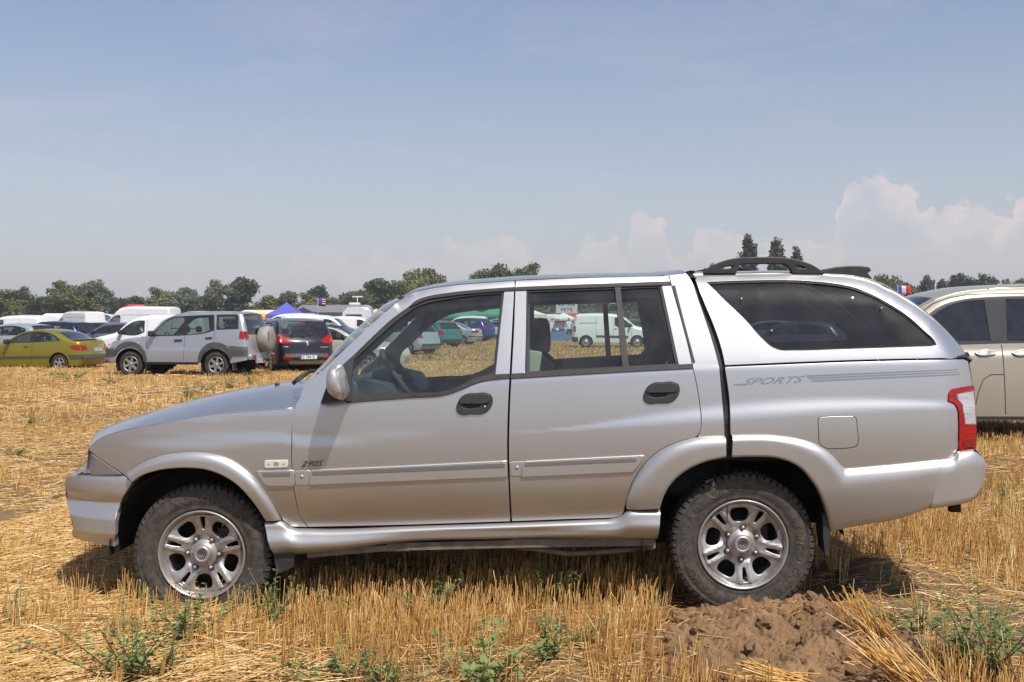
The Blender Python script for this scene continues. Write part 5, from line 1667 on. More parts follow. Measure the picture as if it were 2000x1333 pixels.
# ================================================================== WEEDS
def leaf_mat(name, c0, c1):
    m, t, b = newmat(name)
    a = t.nodes.new('ShaderNodeAttribute'); a.attribute_name = 'tone'
    oi = t.nodes.new('ShaderNodeObjectInfo')
    ad = t.nodes.new('ShaderNodeMath'); ad.operation = 'MULTIPLY_ADD'; ad.inputs[1].default_value = .55; 
    sb = t.nodes.new('ShaderNodeMath'); sb.operation = 'SUBTRACT'; sb.inputs[1].default_value = .27
    t.links.new(oi.outputs['Random'], ad.inputs[0]); t.links.new(a.outputs['Fac'], ad.inputs[2]); t.links.new(ad.outputs[0], sb.inputs[0])
    r = t.nodes.new('ShaderNodeValToRGB'); r.color_ramp.elements[0].color = (*c0, 1); r.color_ramp.elements[1].color = (*c1, 1)
    t.links.new(sb.outputs[0], r.inputs[0]); t.links.new(r.outputs[0], b.inputs['Base Color'])
    b.inputs['Roughness'].default_value = .55; b.inputs['Specular IOR Level'].default_value = .3
    # leaves let some light through
    tr = t.nodes.new('ShaderNodeBsdfTranslucent'); t.links.new(r.outputs[0], tr.inputs[0])
    mx = t.nodes.new('ShaderNodeMixShader'); mx.inputs[0].default_value = .28
    o = [x for x in t.nodes if x.type == 'OUTPUT_MATERIAL'][0]
    t.links.new(b.outputs[0], mx.inputs[1]); t.links.new(tr.outputs[0], mx.inputs[2]); t.links.new(mx.outputs[0], o.inputs[0])
    return m


M['weed'] = leaf_mat('weed_leaf', (.085, .14, .038), (.27, .35, .125))
M['stem'] = mat('weed_stem', (.12, .16, .06), rough=.6)


def weed_mesh(seed, H=.30, nst=7, leaves=16, ls=.028, spread=.10):
    r = np.random.default_rng(seed)
    SV = []; LV = []; LF = []; LT = []; mb = MB(); k = 0
    for s_ in range(nst):
        a = r.random() * 6.28; lean = r.uniform(.1, .75); h = H * r.uniform(.55, 1.0)
        p0 = np.array([r.normal(0, .02), r.normal(0, .02), -.01]); p2 = np.array([math.cos(a) * lean * spread * 2.2, math.sin(a) * lean * spread * 2.2, h])
        p1 = (p0 + p2) / 2 + np.array([math.cos(a), math.sin(a), 0]) * -.02
        pts = [(1 - t) ** 2 * p0 + 2 * t * (1 - t) * p1 + t * t * p2 for t in np.linspace(0, 1, 5)]
        mb.tube([tuple(p) for p in pts], [.0028, .0024, .002, .0015, .0008], 4, False)
        for j in range(leaves):
            t = r.uniform(.15, 1.0); c = (1 - t) ** 2 * p0 + 2 * t * (1 - t) * p1 + t * t * p2
            th = j * 2.4 + r.normal(0, .3); L_ = ls * 1.12 * r.uniform(.6, 1.4) * (1.25 - .55 * t)
            o = np.array([math.cos(th), math.sin(th), r.uniform(-.1, .75)]); o /= np.linalg.norm(o)
            sd = np.cross(o, [0, 0, 1]); sd /= np.linalg.norm(sd) + 1e-6; nn = np.cross(sd, o)
            st = c + o * L_ * .25; w_ = L_ * r.uniform(.28, .45)
            # toothed lance leaf: folded along the midrib
            P = [st, st + o * L_ * .30 + sd * w_ - nn * -.15 * L_, st + o * L_ * .45 + sd * w_ * .55 + nn * .08 * L_, st + o * L_ * .62 + sd * w_ * .62 + nn * .10 * L_, st + o * L_ - nn * .12 * L_,
                 st + o * L_ * .62 - sd * w_ * .62 + nn * .10 * L_, st + o * L_ * .45 - sd * w_ * .55 + nn * .08 * L_, st + o * L_ * .30 - sd * w_ + nn * .15 * L_, st + o * L_ * .55]
            b = len(LV); LV += P; tt = float(np.clip(r.normal(.45 + .25 * t, .15), 0, 1)); LT += [tt] * 9
            for q in ((0, 1, 8), (1, 2, 8), (2, 3, 8), (3, 4, 8), (4, 5, 8), (5, 6, 8), (6, 7, 8), (7, 0, 8)): LF.append([b + i for i in q])
    lm = fast_mesh('leaves', np.array(LV), np.array(LF), {'tone': LT})
    lm.materials.append(M['weed'])
    sm_ = bpy.data.meshes.new('stem'); sm_.from_pydata(mb.V, [], mb.F); sm_.update(); sm_.materials.append(M['stem'])
    return lm, sm_


WM = [weed_mesh(1, .22, 8, 26, .022, .17), weed_mesh(2, .27, 8, 26, .019, .15), weed_mesh(3, .36, 5, 30, .015, .08), weed_mesh(4, .13, 7, 14, .030, .14), weed_mesh(5, .18, 6, 20, .020, .13), weed_mesh(6, .28, 12, 26, .023, .24)]


def weed(px, py, kind, sc, label, group='green weeds growing in the stubble'):
    dr = raydir(px, py); t = 5.0
    for _ in range(20):
        q = CAM + dr * t; gz_ = float(GH(np.array([q[0]]), np.array([q[1]]))[0]); t *= (CAM[2] - gz_) / max(.01, (CAM[2] - q[2]))
    q = CAM + dr * t
    r = empty('weed_plant', (q[0], q[1], q[2]), random.random() * 6.28)
    tag(r, label, 'weed', group)
    sc *= random.uniform(.9, 1.2)
    r.scale = (sc, sc, sc)
    for nm, me in zip(('leaves', 'stem'), WM[kind]): 
        o = bpy.data.objects.new(nm, me); C.objects.link(o); o.parent = r


for a in [
    (365, 1262, 5, 1.0, 'bushy green weed in front of the front wheel'), (250, 1335, 5, 1.05, 'large green weed at the bottom edge left of the front wheel'), (310, 1330, 1, .9, 'green weed between the two biggest weeds near the front wheel'),
    (535, 1225, 1, .95, 'upright green weed just behind the front wheel'), (545, 1180, 2, .9, 'thin pale weed stalk beside the front mud flap'), (585, 1215, 4, .9, 'small weed in shade behind the front wheel'),
    (640, 1338, 3, 1.2, 'low weed at the bottom edge below the front door'), (760, 1338, 3, 1.0, 'low weed at the bottom edge under the side moulding'), (835, 1210, 4, 1.2, 'medium weed under the front door'),
    (870, 1190, 0, .8, 'dark weed in the shadow edge under the doors'), (940, 1340, 3, 1.4, 'broad-leaved weed at the bottom edge below the centre pillar'), (1060, 1185, 2, 1.0, 'tall feathery weed growing up to the sill under the rear door'),
    (1095, 1180, 5, .75, 'weed spreading under the rear door sill'), (1075, 1290, 0, 1.2, 'trailing green weed in front of the rear door'), (1140, 1265, 4, 1.0, 'small weed right of the trailing one'),
    (1925, 1330, 5, 1.3, 'big leafy weed in the bottom right corner'), (1880, 1290, 1, 1.1, 'weed beside the biggest one at bottom right'), (1985, 1290, 1, 1.0, 'weed cut off by the right edge near the bottom'),
    (1740, 1165, 2, .8, 'thin weed on the earth bank behind the rear wheel'), (1800, 1235, 3, .9, 'low weed on the earth bank at right'), (1965, 985, 0, .9, 'weed to the right of the rear bumper'), (1945, 1010, 4, .8, 'small weed under the rear bumper corner'),
    (60, 833, 0, 1.2, 'dark green weed in the straw at far left'), (28, 893, 3, 1.0, 'small weed on the flattened straw at left'), (115, 890, 4, .5, 'tiny weed on the flattened straw'), (138, 888, 4, .5, 'tiny weed beside another tiny one on flattened straw'),
    (370, 783, 5, 1.3, 'loose tall weed above the bonnet'), (402, 765, 4, 1.6, 'weed just right of the loose tall one above the bonnet'), (450, 762, 5, 1.3, 'leafy weed behind the middle of the bonnet'), (492, 754, 1, 1.5, 'weed nearest the windscreen behind the bonnet'),
    (257, 788, 0, .8, 'solitary weed above the front of the bonnet'), (140, 745, 3, 2.2, 'flat weed in front of the yellow car'), (220, 751, 3, 1.6, 'small flat weed left of the silver off-roader'), (5, 1240, 1, .9, 'weed cut off by the left edge'),
    (905, 700, 4, 1.8, 'weed seen through the front door window'), (835, 705, 1, 1.8, 'weed seen low through the front door window'), (30, 1290, 4, .9, 'small weed low at the left edge'),
    (700, 1200, 4, .7, 'little weed under the middle of the front door'), (1265, 1200, 4, .8, 'little weed at the shadow edge before the rear wheel'),
]: weed(*a)
# weeds in the far field, beyond counting
x, y = scatter(700, -40, 40, 12, 75)
k = vnoise(x, y, 77, .12, 2) > .52; x = x[k]; y = y[k]
Vs = []; Fs = []; Ts = []; o_ = 0
base = [np.array([v.co[:] for v in m_[0].vertices]) for m_ in WM]; bf = [np.array([p.vertices[:] for p in m_[0].polygons]) for m_ in WM]
for i in range(len(x)):
    q = i % 6; s_ = rng.uniform(.5, 1.3) * (1 + y[i] / 60); a = rng.random() * 6.28; ca, sa = math.cos(a), math.sin(a)
    B_ = base[q][: len(base[q]) // 2 // 9 * 9] * s_; f_ = bf[q][: len(B_) // 9 * 8]
    Vs.append(np.stack([B_[:, 0] * ca - B_[:, 1] * sa + x[i], B_[:, 0] * sa + B_[:, 1] * ca + y[i], B_[:, 2] * .7 + float(GZ(x[i:i+1], y[i:i+1])[0])], 1)); Fs.append(f_ + o_); Ts.append(rng.uniform(.2, .8, len(B_))); o_ += len(B_)
me = fast_mesh('low_weeds', np.concatenate(Vs), np.concatenate(Fs), {'tone': np.concatenate(Ts)})
tag(link('low_weeds', me, M['weed']), 'low green weeds scattered through the far stubble', 'weeds', kind='stuff')

# ================================================================== TREES
M['bark'] = mat('bark', (.075, .058, .042), rough=.9, var=.4, vscale=4, bump=.5, bscale=8)
M['foliage_a'] = leaf_mat('foliage_mid_green', (.062, .082, .024), (.16, .18, .050))
M['foliage_b'] = leaf_mat('foliage_olive', (.098, .108, .028), (.23, .225, .070))
M['foliage_c'] = leaf_mat('foliage_dark_green', (.034, .054, .023), (.085, .115, .048))
M['foliage_d'] = leaf_mat('foliage_grey_green', (.080, .100, .055), (.18, .21, .12))


def tree_mesh(seed, H=10, Wd=8, kind='round', nl=2600, ls=.42, dens=1.0):
    r = np.random.default_rng(seed); mb = MB(); lobes = []
    th = H * (.22 if kind != 'poplar' else .08)
    mb.tube([(0, 0, -.4), (r.normal(0, .1), r.normal(0, .1), th), (r.normal(0, .2), r.normal(0, .2), H * .72)], [H * .030, H * .022, H * .006], 7)
    if kind == 'poplar':
        for i in range(12):
            f_ = i / 11; z = H * (.06 + .88 * f_); w_ = Wd * .44 * (1 - .50 * max(0, (f_ - .72) / .28) ** 1.6) * (.72 + .28 * min(1, f_ / .25))
            lobes.append((np.array([r.normal(0, .12), r.normal(0, .12), z]), np.array([w_, w_, H * .075])))
    else:
        nlob = 17 if kind == 'round' else 20
        for i in range(nlob):
            a = r.random() * 6.28; q = r.random() ** .6
            z = H * r.uniform(.16, .86); k_ = math.sqrt(max(.08, 1 - ((z / H - .50) / .48) ** 2))
            c = np.array([math.cos(a) * q * Wd * .38 * k_, math.sin(a) * q * Wd * .38 * k_, z])
            s_ = np.array([Wd * r.uniform(.16, .28), Wd * r.uniform(.16, .28), H * r.uniform(.09, .17)])
            lobes.append((c, s_))
            mb.tube([(0, 0, H * .2 + r.random() * H * .15), tuple(c * [.5, .5, 1] + [0, 0, -H * .1]), tuple(c)], [H * .010, H * .006, H * .002], 5)
        lobes.append((np.array([0, 0, H * .90]), np.array([Wd * .15, Wd * .15, H * .09])))
    vol = np.array([l_[1].prod() ** (2 / 3) for l_ in lobes]); vol /= vol.sum()
    V = []; Fq = []; T = []
    ci = r.choice(len(lobes), nl, p=vol)
    d = r.normal(0, 1, (nl, 3)); d /= np.linalg.norm(d, axis=1)[:, None]
    rr = r.random(nl) ** .28
    wob = 1 + .28 * np.sin(d[:, 0] * 5 + ci) * np.sin(d[:, 1] * 6 + ci * 2) + r.normal(0, .07, nl)
    cen = np.array([lobes[i][0] for i in ci]) + d * np.array([lobes[i][1] for i in ci]) * (rr * wob)[:, None]
    keep = cen[:, 2] > .3; cen = cen[keep]; d = d[keep]; n = len(cen); ci = ci[keep]
    nn = d + r.normal(0, .7, (n, 3)); nn[:, 2] += .3; nn /= np.linalg.norm(nn, axis=1)[:, None]
    u = np.cross(nn, r.normal(0, 1, (n, 3))); u /= np.linalg.norm(u, axis=1)[:, None]; v = np.cross(nn, u)
    s_ = ls * r.uniform(.5, 1.3, n)[:, None]
    P = np.stack([cen - u * s_ * .5, cen + v * s_ * .36, cen + u * s_ * .5, cen - v * s_ * .36], 1)
    fm = fast_mesh('crown', P.reshape(-1, 3), np.arange(n)[:, None] * 4 + np.arange(4)[None], {'tone': np.repeat(np.clip(r.normal(.5, .16, n) + .25 * np.sin(ci * 1.7), 0, 1), 4)})
    tm = bpy.data.meshes.new('trunk'); tm.from_pydata(mb.V, [], mb.F); tm.polygons.foreach_set('use_smooth', [True] * len(tm.polygons)); tm.update(); tm.materials.append(M['bark'])
    return fm, tm


def bare_mesh(seed, H, Wd):
    r = random.Random(seed); mb = MB()
    def br(p, d, L_, rad_, lv):
        q = p + d * L_; mid = (p + q) / 2 + Vector((r.uniform(-1, 1), r.uniform(-1, 1), 0)) * L_ * .06
        mb.tube([p, mid, q], [rad_, rad_ * .8, rad_ * .6], 4, False)
        if lv == 0: return
        for _ in range(3 if lv > 2 else 4):
            nd = (d + Vector((r.uniform(-1, 1), r.uniform(-1, 1), r.uniform(-.2, .7))) * .75).normalized()
            br(p + d * L_ * r.uniform(.55, 1), nd, L_ * r.uniform(.55, .78), rad_ * .58, lv - 1)
    br(Vector((0, 0, -.3)), Vector((0, 0, 1)), H * .34, H * .022, 5)
    tm = bpy.data.meshes.new('trunk'); tm.from_pydata(mb.V, [], mb.F); tm.update(); tm.materials.append(M['bare'])
    return tm


M['bare'] = mat('bare_twigs', (.22, .175, .14), rough=.9)
VAR = {}
for k, (sd, kd) in enumerate([(101, 'round'), (102, 'loose'), (103, 'round'), (104, 'loose'), (105, 'round'), (106, 'loose'), (107, 'loose')]): VAR[k] = tree_mesh(sd, 10, 9, kd, 6500, .58)
VAR['p'] = tree_mesh(120, 18, 3.6, 'poplar', 5200, .55)
VAR['p2'] = tree_mesh(121, 18, 4.2, 'poplar', 5200, .55)
BARE = [bare_mesh(5, 10, 8), bare_mesh(9, 10, 8)]
FOL = {'a': M['foliage_a'], 'b': M['foliage_b'], 'c': M['foliage_c'], 'd': M['foliage_d']}


def tree(px, ytop, wpx, var, fol, d=250, label='', grp='trees along the far edge of the field', bare=None):
    p = atD(px, 630, d); zt = 1.43 + (630 - ytop) / FPX * d; zb = 0.0
    H = zt - zb; wid = wpx * d / FPX * (1.38 if var not in ('p', 'p2') else 1.6)
    r = empty('bare_tree' if bare is not None and var is None else ('poplar_tree' if str(var).startswith('p') else 'tree'), (p[0], p[1], zb), random.random() * 6.28)
    tag(r, label, 'tree', grp)
    hb = 18 if str(var).startswith('p') else 10; wb = {'p': 3.6, 'p2': 4.2}.get(var, 9)
    if var is not None:
        r.scale = (wid / wb, wid / wb, H / (hb * .99))
        for nm, me in zip(('crown', 'trunk'), VAR[var]):
            o = bpy.data.objects.new(nm, me); C.objects.link(o); o.parent = r
            if nm == 'crown':
                if not me.materials: me.materials.append(FOL['a'])
                o.material_slots[0].link = 'OBJECT'; o.material_slots[0].material = FOL[fol]
    else:
        r.scale = (wid / 8, wid / 8, H / 10)
        o = bpy.data.objects.new('trunk', BARE[bare]); C.objects.link(o); o.parent = r


TL = [(15, 566, 90, 0, 'b', 'rounded olive tree at the left edge of the tree line'), (48, 559, 42, 1, 'a', 'mid green tree behind the leftmost olive one'), (-40, 570, 80, 2, 'a', 'tree cut off by the left edge'),
      (82, 578, 40, 3, 'c', 'small dark tree left of the tall gap'), (118, 548, 62, 5, 'a', 'tall loose tree left of the bare crowned one'), (140, 572, 80, 4, 'b', 'bushy olive tree in front of the bare crowned one'), (188, 546, 66, 6, 'd', 'tall grey green tree with open crown'),
      (212, 568, 48, 1, 'a', 'tree leaning out at the right of the tall open one'), (100, 590, 60, 2, 'b', 'low bush under the tall trees at left'), (180, 592, 70, 0, 'a', 'low bushy tree behind the white van roofs'),
      (236, 582, 30, 3, 'c', 'small dark tree at the gap left of the red tent'), (264, 578, 42, 2, 'c', 'dark low tree behind the red tent'), (303, 561, 62, 0, 'b', 'rounded olive tree above the high white van'), (360, 561, 56, 4, 'd', 'rounded grey green tree behind the off-roader'),
      (335, 585, 60, 1, 'b', 'low olive tree between two rounded ones'), (395, 578, 40, 3, 'c', 'dark tree left of the tall pair'), (421, 546, 52, 5, 'd', 'left tree of the tall pair above the off-roader'), (472, 541, 62, 2, 'c', 'dark dense tree, right of the tall pair above the off-roader'),
      (440, 590, 80, 4, 'b', 'low light green bush below the tall pair'), (525, 576, 60, 1, 'b', 'low light green tree left of the blue tent top'), (564, 567, 32, 3, 'd', 'small open tree above the blue tent'), (595, 572, 56, 0, 'b', 'low rounded olive tree right of the blue tent'),
      (626, 556, 48, 6, 'c', 'dark tree with uneven crown above the flag'), (650, 580, 40, 1, 'd', 'small grey green tree above the motorhome'), (684, 570, 44, 4, 'a', 'small rounded tree right of the antenna'), (705, 565, 40, 3, 'd', 'paler tree left of the big dark one by the roof'),
      (742, 544, 72, 2, 'c', 'big dark tree just left of the windscreen top'), (800, 530, 58, 5, 'b', 'tree rising over the front of the cab roof'), (838, 523, 66, 4, 'b', 'tallest pale tree above the front of the cab roof'), (780, 560, 70, 0, 'c', 'dark tree at the top of the windscreen'),
      (868, 545, 40, 1, 'a', 'tree dropping behind the cab roof'), (938, 527, 34, 3, 'a', 'small tree above the roof left of the spreading one'), (975, 514, 66, 6, 'a', 'spreading green tree above the middle of the cab roof'), (1040, 514, 76, 0, 'a', 'green tree beside the dead branches above the roof'),
      (1390, 514, 32, 1, 'a', 'small tree showing beside the roof bar'), (1720, 536, 66, 4, 'b', 'rounded olive tree right of the roof spoiler'), (1752, 555, 60, 0, 'b', 'low olive bush behind the french flag'), (1770, 551, 40, 3, 'c', 'small tree behind the flag'),
      (1810, 536, 36, 1, 'd', 'pale open tree above the tan van windscreen'), (1841, 545, 26, 2, 'c', 'small dark tree above the tan van'), (1875, 534, 44, 2, 'c', 'dark dense tree above the tan van cab'), (1921, 534, 54, 6, 'c', 'wide dark tree above the tan van roof'),
      (1965, 546, 46, 0, 'b', 'low olive tree above the tan van roof'), (1996, 542, 26, 3, 'c', 'dark tree at the right edge above the tan van'), (2040, 540, 60, 4, 'a', 'tree cut off by the right edge')]
for a in TL: tree(*a[:5], 250 + random.uniform(-14, 22), a[5])
hid = 'tree of the far row behind the pickup cab'
for px in range(900, 1760, 46): tree(px, random.uniform(562, 590), random.uniform(60, 80), random.choice([0, 1, 2, 4, 5]), random.choice('abc'), 262, hid, 'far trees seen through the pickup windows')
tree(150, 543, 66, None, 'a', 258, 'bare topped dead tree left of the tall grey green one', bare=0)
tree(325, 570, 34, None, 'a', 262, 'thin dead branches right of the rounded olive tree', bare=1)
tree(1080, 500, 76, None, 'a', 252, 'dead tree with bare twigs above the cab roof', bare=0)
tree(1063, 497, 50, None, 'a', 256, 'bare upright branches left of the dead tree above the roof', bare=1)
for px, yt, wd, v_, lb in ((1461, 461, 27, 'p', 'tallest dark poplar above the roof bar'), (1517, 469, 29, 'p2', 'middle poplar above the roof bar'), (1554.5, 485, 22, 'p', 'shortest of the three poplars above the roof bar')):
    tree(px, yt, wd, v_, 'c', 230, lb, 'poplars above the roof bar')
# hedge and undergrowth closing the foot of the tree line
r = np.random.default_rng(3); n = 42000
x = r.uniform(-200, 190, n); y = 248 + r.uniform(-8, 26, n); hh = 3.0 + 2.6 * vnoise(x, y, 91, .05, 3); z = hh * r.random(n) ** .7
nn = r.normal(0, 1, (n, 3)); nn /= np.linalg.norm(nn, axis=1)[:, None]; u = np.cross(nn, r.normal(0, 1, (n, 3))); u /= np.linalg.norm(u, axis=1)[:, None]; v = np.cross(nn, u); s_ = r.uniform(.5, 1.3, n)[:, None]
cen = np.stack([x, y, z], 1); P = np.stack([cen - u * s_ * .5, cen + v * s_ * .4, cen + u * s_ * .5, cen - v * s_ * .4], 1)
me = fast_mesh('hedge', P.reshape(-1, 3), np.arange(n)[:, None] * 4 + np.arange(4)[None], {'tone': np.repeat(np.clip(.15 + .7 * vnoise(x, y, 92, .08, 2) + r.normal(0, .1, n), 0, 1), 4)})
tag(link('hedge', me, M['foliage_b']), 'low hedge and undergrowth along the foot of the far trees', 'hedge', kind='stuff')

# ================================================================== OTHER VEHICLES
def paint(name, col, metal=0.0, rough=.3):
    return mat('paint_' + name, col, rough=rough, metal=metal, coat=.6, rvar=.04, vscale=2)


P_ = {'yellow': paint('gold_yellow', (.27, .225, .016), .35), 'silver': paint('silver', (.46, .47, .50), .6, .35), 'black': paint('black', (.010, .010, .012)), 'cream': paint('cream', (.55, .50, .38)),
      'white': paint('white', (.76, .76, .75), 0, .35), 'navy': paint('navy', (.010, .016, .055), .2), 'grey': paint('blue_grey', (.17, .18, .22), .5), 'tan': paint('champagne', (.39, .355, .275), .30, .45), 'teal': paint('teal', (.03, .20, .17), .3),
      'blue': paint('royal_blue', (.02, .05, .28), .3), 'lsilver': paint('pale_silver', (.50, .55, .55), .5), 'dgrey': paint('dark_grey', (.05, .052, .058), .4), 'red': paint('red', (.4, .02, .02)), 'lblue': paint('pale_blue', (.20, .28, .36), .3)}
for k_, m_ in P_.items(): m_.name = 'paint_' + k_


def circ_arc(xw, zw, ra, zs):
    a0 = math.asin(max(-1, min(1, (zs - zw) / ra)))
    return [(xw + ra * math.cos(a), zw + ra * math.sin(a)) for a in np.linspace(a0, math.pi - a0, 18)]


def car_wheel(x, y, r, width, style, root, cap=None):
    """one alloy or steel wheel: tyre plus rim with real spokes and gaps"""
    s = -1 if y < 0 else 1
    w = empty('wheel', (x, y, r * .97), 0 if s < 0 else math.pi, root)
    R = r * .62
    MB().lathe([(R, -width * .42), (R * 1.12, -width * .5), (r * .86, -width * .52), (r * .96, -width * .42), (r, -width * .28), (r, width * .3), (r * .95, width * .45), (R, width * .45)], 32).build('tyre', M['tyre2'], w)
    rb = MB().lathe([(R, -width * .30), (R * 1.0, -width * .47), (R * .95, -width * .50), (R * .90, -width * .42), (R * .86, width * .1)], 32)
    if style == 'steel':
        rb.lathe([(R * .9, -width * .30), (R * .75, -width * .25), (R * .62, -width * .40), (R * .35, -width * .42), (R * .3, -width * .46), (0, -width * .48)], 28)
    else:
        n = style
        for k in range(n):
            a = 2 * math.pi * k / n + .3
            e1 = (math.cos(a), math.sin(a)); e2 = (-e1[1], e1[0])
            def q(rr, t, yy): return (e1[0] * rr + e2[0] * t, yy, e1[1] * rr + e2[1] * t)
            w0, w1 = R * .11, R * (.19 if n < 6 else .14)
            A_ = [q(R * .15, -w0 * 1.4, -width * .42), q(R * .15, w0 * 1.4, -width * .42), q(R * .92, w1, -width * .46), q(R * .92, -w1, -width * .46), q(R * .15, -w0 * 1.6, -width * .2), q(R * .15, w0 * 1.6, -width * .2), q(R * .92, w1 * 1.2, -width * .3), q(R * .92, -w1 * 1.2, -width * .3)]
            rb.add(A_, [(0, 1, 2, 3), (0, 3, 7, 4), (1, 5, 6, 2), (3, 2, 6, 7)])
        rb.lathe([(R * .24, -width * .3), (R * .24, -width * .44), (R * .16, -width * .49), (0, -width * .49)], 16)
    rb.build('rim', cap or M['alloy'], w)
    MB().lathe([(0, -width * .05), (R * .9, -width * .05)], 20).build('wheel_back', M['under'], w)
    return w


def make_car(name, sp, pm):
    L_ = sp['L']; hx = L_ / 2; Wm = sp['W']; belt = sp['belt']; tumble = sp.get('tumble', .30)
    root = empty(name)
    prof = np.array([p[:2] for p in sp['prof']], float); prof[:, 0] -= hx
    bul = np.array([p[2:4] for p in sp['prof']], float)
    # smooth the profile between the cut points
    cuts = [c[1] for c in sp['segs']] + [sp['segs'][-1][2]]
    sharp = set(sp.get('sharp', []))
    rp = []; rbv = []; key = {}
    sm = hermite(prof, False, 42, 5)
    for i in range(len(prof) - 1):
        key[i] = len(rp)
        for k in range(5):
            t = k / 5; rp.append(sm[i * 5 + k]); rbv.append(bul[i] * (1 - t) + bul[i + 1] * t)
    key[len(prof) - 1] = len(rp); rp.append(prof[-1]); rbv.append(bul[-1])
    rp = np.array(rp); rbv = np.array(rbv)
    er, ew = sp.get('round', (.06, .11)); rf, df = sp.get('front', (.55, .20)); rr_, dr_ = sp.get('rear', (.45, .12))
    bx = np.array([-hx, hx]); bz = np.array(belt, float)
    dec = rp[::2] if (len(rp) % 2) else np.concatenate([rp[::2], rp[-1:]])

    def W(x, z):
        x = np.asarray(x, float); z = np.asarray(z, float)
        zk = np.interp(x, bx, bz); t = z - zk
        w = Wm - .030 * ((np.minimum(z, zk) - .62) / .5) ** 2
        w = w - np.maximum(.5 * (t + np.sqrt(t * t + .0009)) - .004, 0) * tumble
        cr_ = sp.get('crease')
        if cr_: w = w + cr_[1] * (1 - sstep((z - cr_[0] + .02) / .04))
        w = w - df * np.clip(1 - (x + hx) / rf, 0, 1) ** 2.1 - dr_ * np.clip(1 - (hx - x) / rr_, 0, 1) ** 2.1
        d = seg_dist(x, z, dec)
        return w - er * np.clip(1 - d / ew, 0, 1) ** 2

    zs = sp['zs']; rw = sp['rw']; ra = sp.get('ra', rw * 1.2)
    out_ = list(map(tuple, rp))
    out_ += [(sp['xr'] + ra + .02 - hx, zs)] if out_[-1][0] > sp['xr'] + ra - hx + .05 else []
    out_ += circ_arc(sp['xr'] - hx, rw * .97, ra, zs) + circ_arc(sp['xf'] - hx, rw * .97, ra, zs)
    loc = lambda pl: [(x - hx, z) for x, z in pl]
    dlo = [hermite(loc(d), True, 35, 3) for d in sp['dlo']]
    wins = [hermite(loc(d), True, 35, 3) for d in sp['win']]
    st = sp.get('step', .10)
    for s in (-1, 1):
        sf = side_surf(W, 0, s)
        sheet('body_side', out_, dlo, sf, pm, root, step=st, estep=.05, skirt=.003, bevel=.001, rings=[.02, .045, .08, ew * .95 + .02])
        for d in dlo:
            inner = [w_ for w_ in wins if inside(np.array([w_.mean(0)]), d)[0]]
            sheet('window_trim', d, inner, side_surf(W, .002 if sp.get('flush', 1) else -.01, s), sp.get('trim_mat', M['rubber']), root, step=st, estep=.05, skirt=.012, bevel=.002)
        for w_ in wins: sheet('side_window', w_, [], side_surf(W, -.006, s), sp.get('glass', M['glass_car']), root, step=.2, estep=.1, skirt=0)
        for nm, pl, mt, off in sp.get('side', []):
            sheet(nm, hermite(loc(pl), True, 40, 3), [], side_surf(W, off, s), mt or pm, root, step=st * .6, estep=.04, skirt=.012, bevel=.004)
        for a, b in sp.get('seams', []):
            P0 = np.array(loc([a, b]) if not isinstance(a, list) else loc(a)); pl = P0
            t = np.gradient(pl, axis=0); nn = np.stack([-t[:, 1], t[:, 0]], 1); nn /= np.linalg.norm(nn, axis=1)[:, None]
            sheet('door_gap', np.concatenate([pl + nn * .005, (pl - nn * .005)[::-1]]), [], side_surf(W, .0015, s), M['rubber'], root, step=.3, estep=.08, skirt=0)
        if sp.get('mirror'):
            mx, mz = sp['mirror']; ww = float(W(np.array([mx - hx]), np.array([mz]))[0])
            MB().box((mx - hx, s * (ww + .12), mz + .07), (.12, .22, .16), (0, 0, s * rad(8)), .05).tube([(mx - hx, s * ww, mz), (mx - hx, s * (ww + .06), mz + .04)], .025, 6).build('door_mirror', sp.get('mirror_mat', M['trim']), root)
        # wheels, liners
        for xw in (sp['xf'], sp['xr']):
            car_wheel(xw - hx, s * (Wm - .03 - .10 - sp.get('wheel_in', 0)), rw, .20, sp.get('rim', 5), root, sp.get('rim_mat'))
            MB().lathe([(ra * 1.02, 0), (ra * 1.02, .35), (0, .35)] if s < 0 else [(ra * 1.02, 0), (ra * 1.02, -.35), (0, -.35)], 20, (xw - hx, s * (Wm - .05), rw * .97), 'Y', rad(-25), rad(205)).build('wheel_arch', M['under'], root)
    # lengthwise skins
    wz = W(rp[:, 0], rp[:, 1]); nv = 14
    vv = np.sin(np.linspace(-math.pi / 2, math.pi / 2, nv + 1)); kk = 1 - np.abs(vv) ** 2.4
    G = np.zeros((len(rp), nv + 1, 3))
    G[:, :, 0] = rp[:, 0][:, None] + rbv[:, 0][:, None] * kk; G[:, :, 1] = wz[:, None] * vv; G[:, :, 2] = rp[:, 1][:, None] + rbv[:, 1][:, None] * kk
    for nm, a, b in sp['segs']:
        mt = sp.get('smat', {}).get(nm, pm)
        g_ = G[key[a]:key[b] + 1]
        if nm in ('windscreen', 'rear_window'):
            # glass inset in a painted surround
            j0, j1 = 2, nv - 1
            gi = g_[:, j0:j1 + 0]
            grid_obj(nm, gi, sp.get('glass_e', M['glass_car']), root)
            for sl_ in (slice(0, j0 + 1), slice(j1 - 1, nv + 1)): grid_obj('screen_pillar', g_[:, sl_], pm, root)
        else: grid_obj(nm, g_, mt, root)
    # end maps
    zi = [i for i in range(len(rp)) if rp[i, 0] > hx - sp.get('tail_zone', .75)]
    zi = [i for i in zi if i >= key[sp.get('tail_from', sp['segs'][-2][1])]]
    tz = rp[zi, 1][::-1]; tx = rp[zi, 0][::-1]; tb = rbv[zi, 0][::-1]; o_ = np.argsort(tz); tz, tx, tb = tz[o_], tx[o_], tb[o_]
    fi = [i for i in range(key[sp.get('nose_to', 2)] + 1)]
    fz = rp[fi, 1]; fx_ = rp[fi, 0]; fb = rbv[fi, 0]

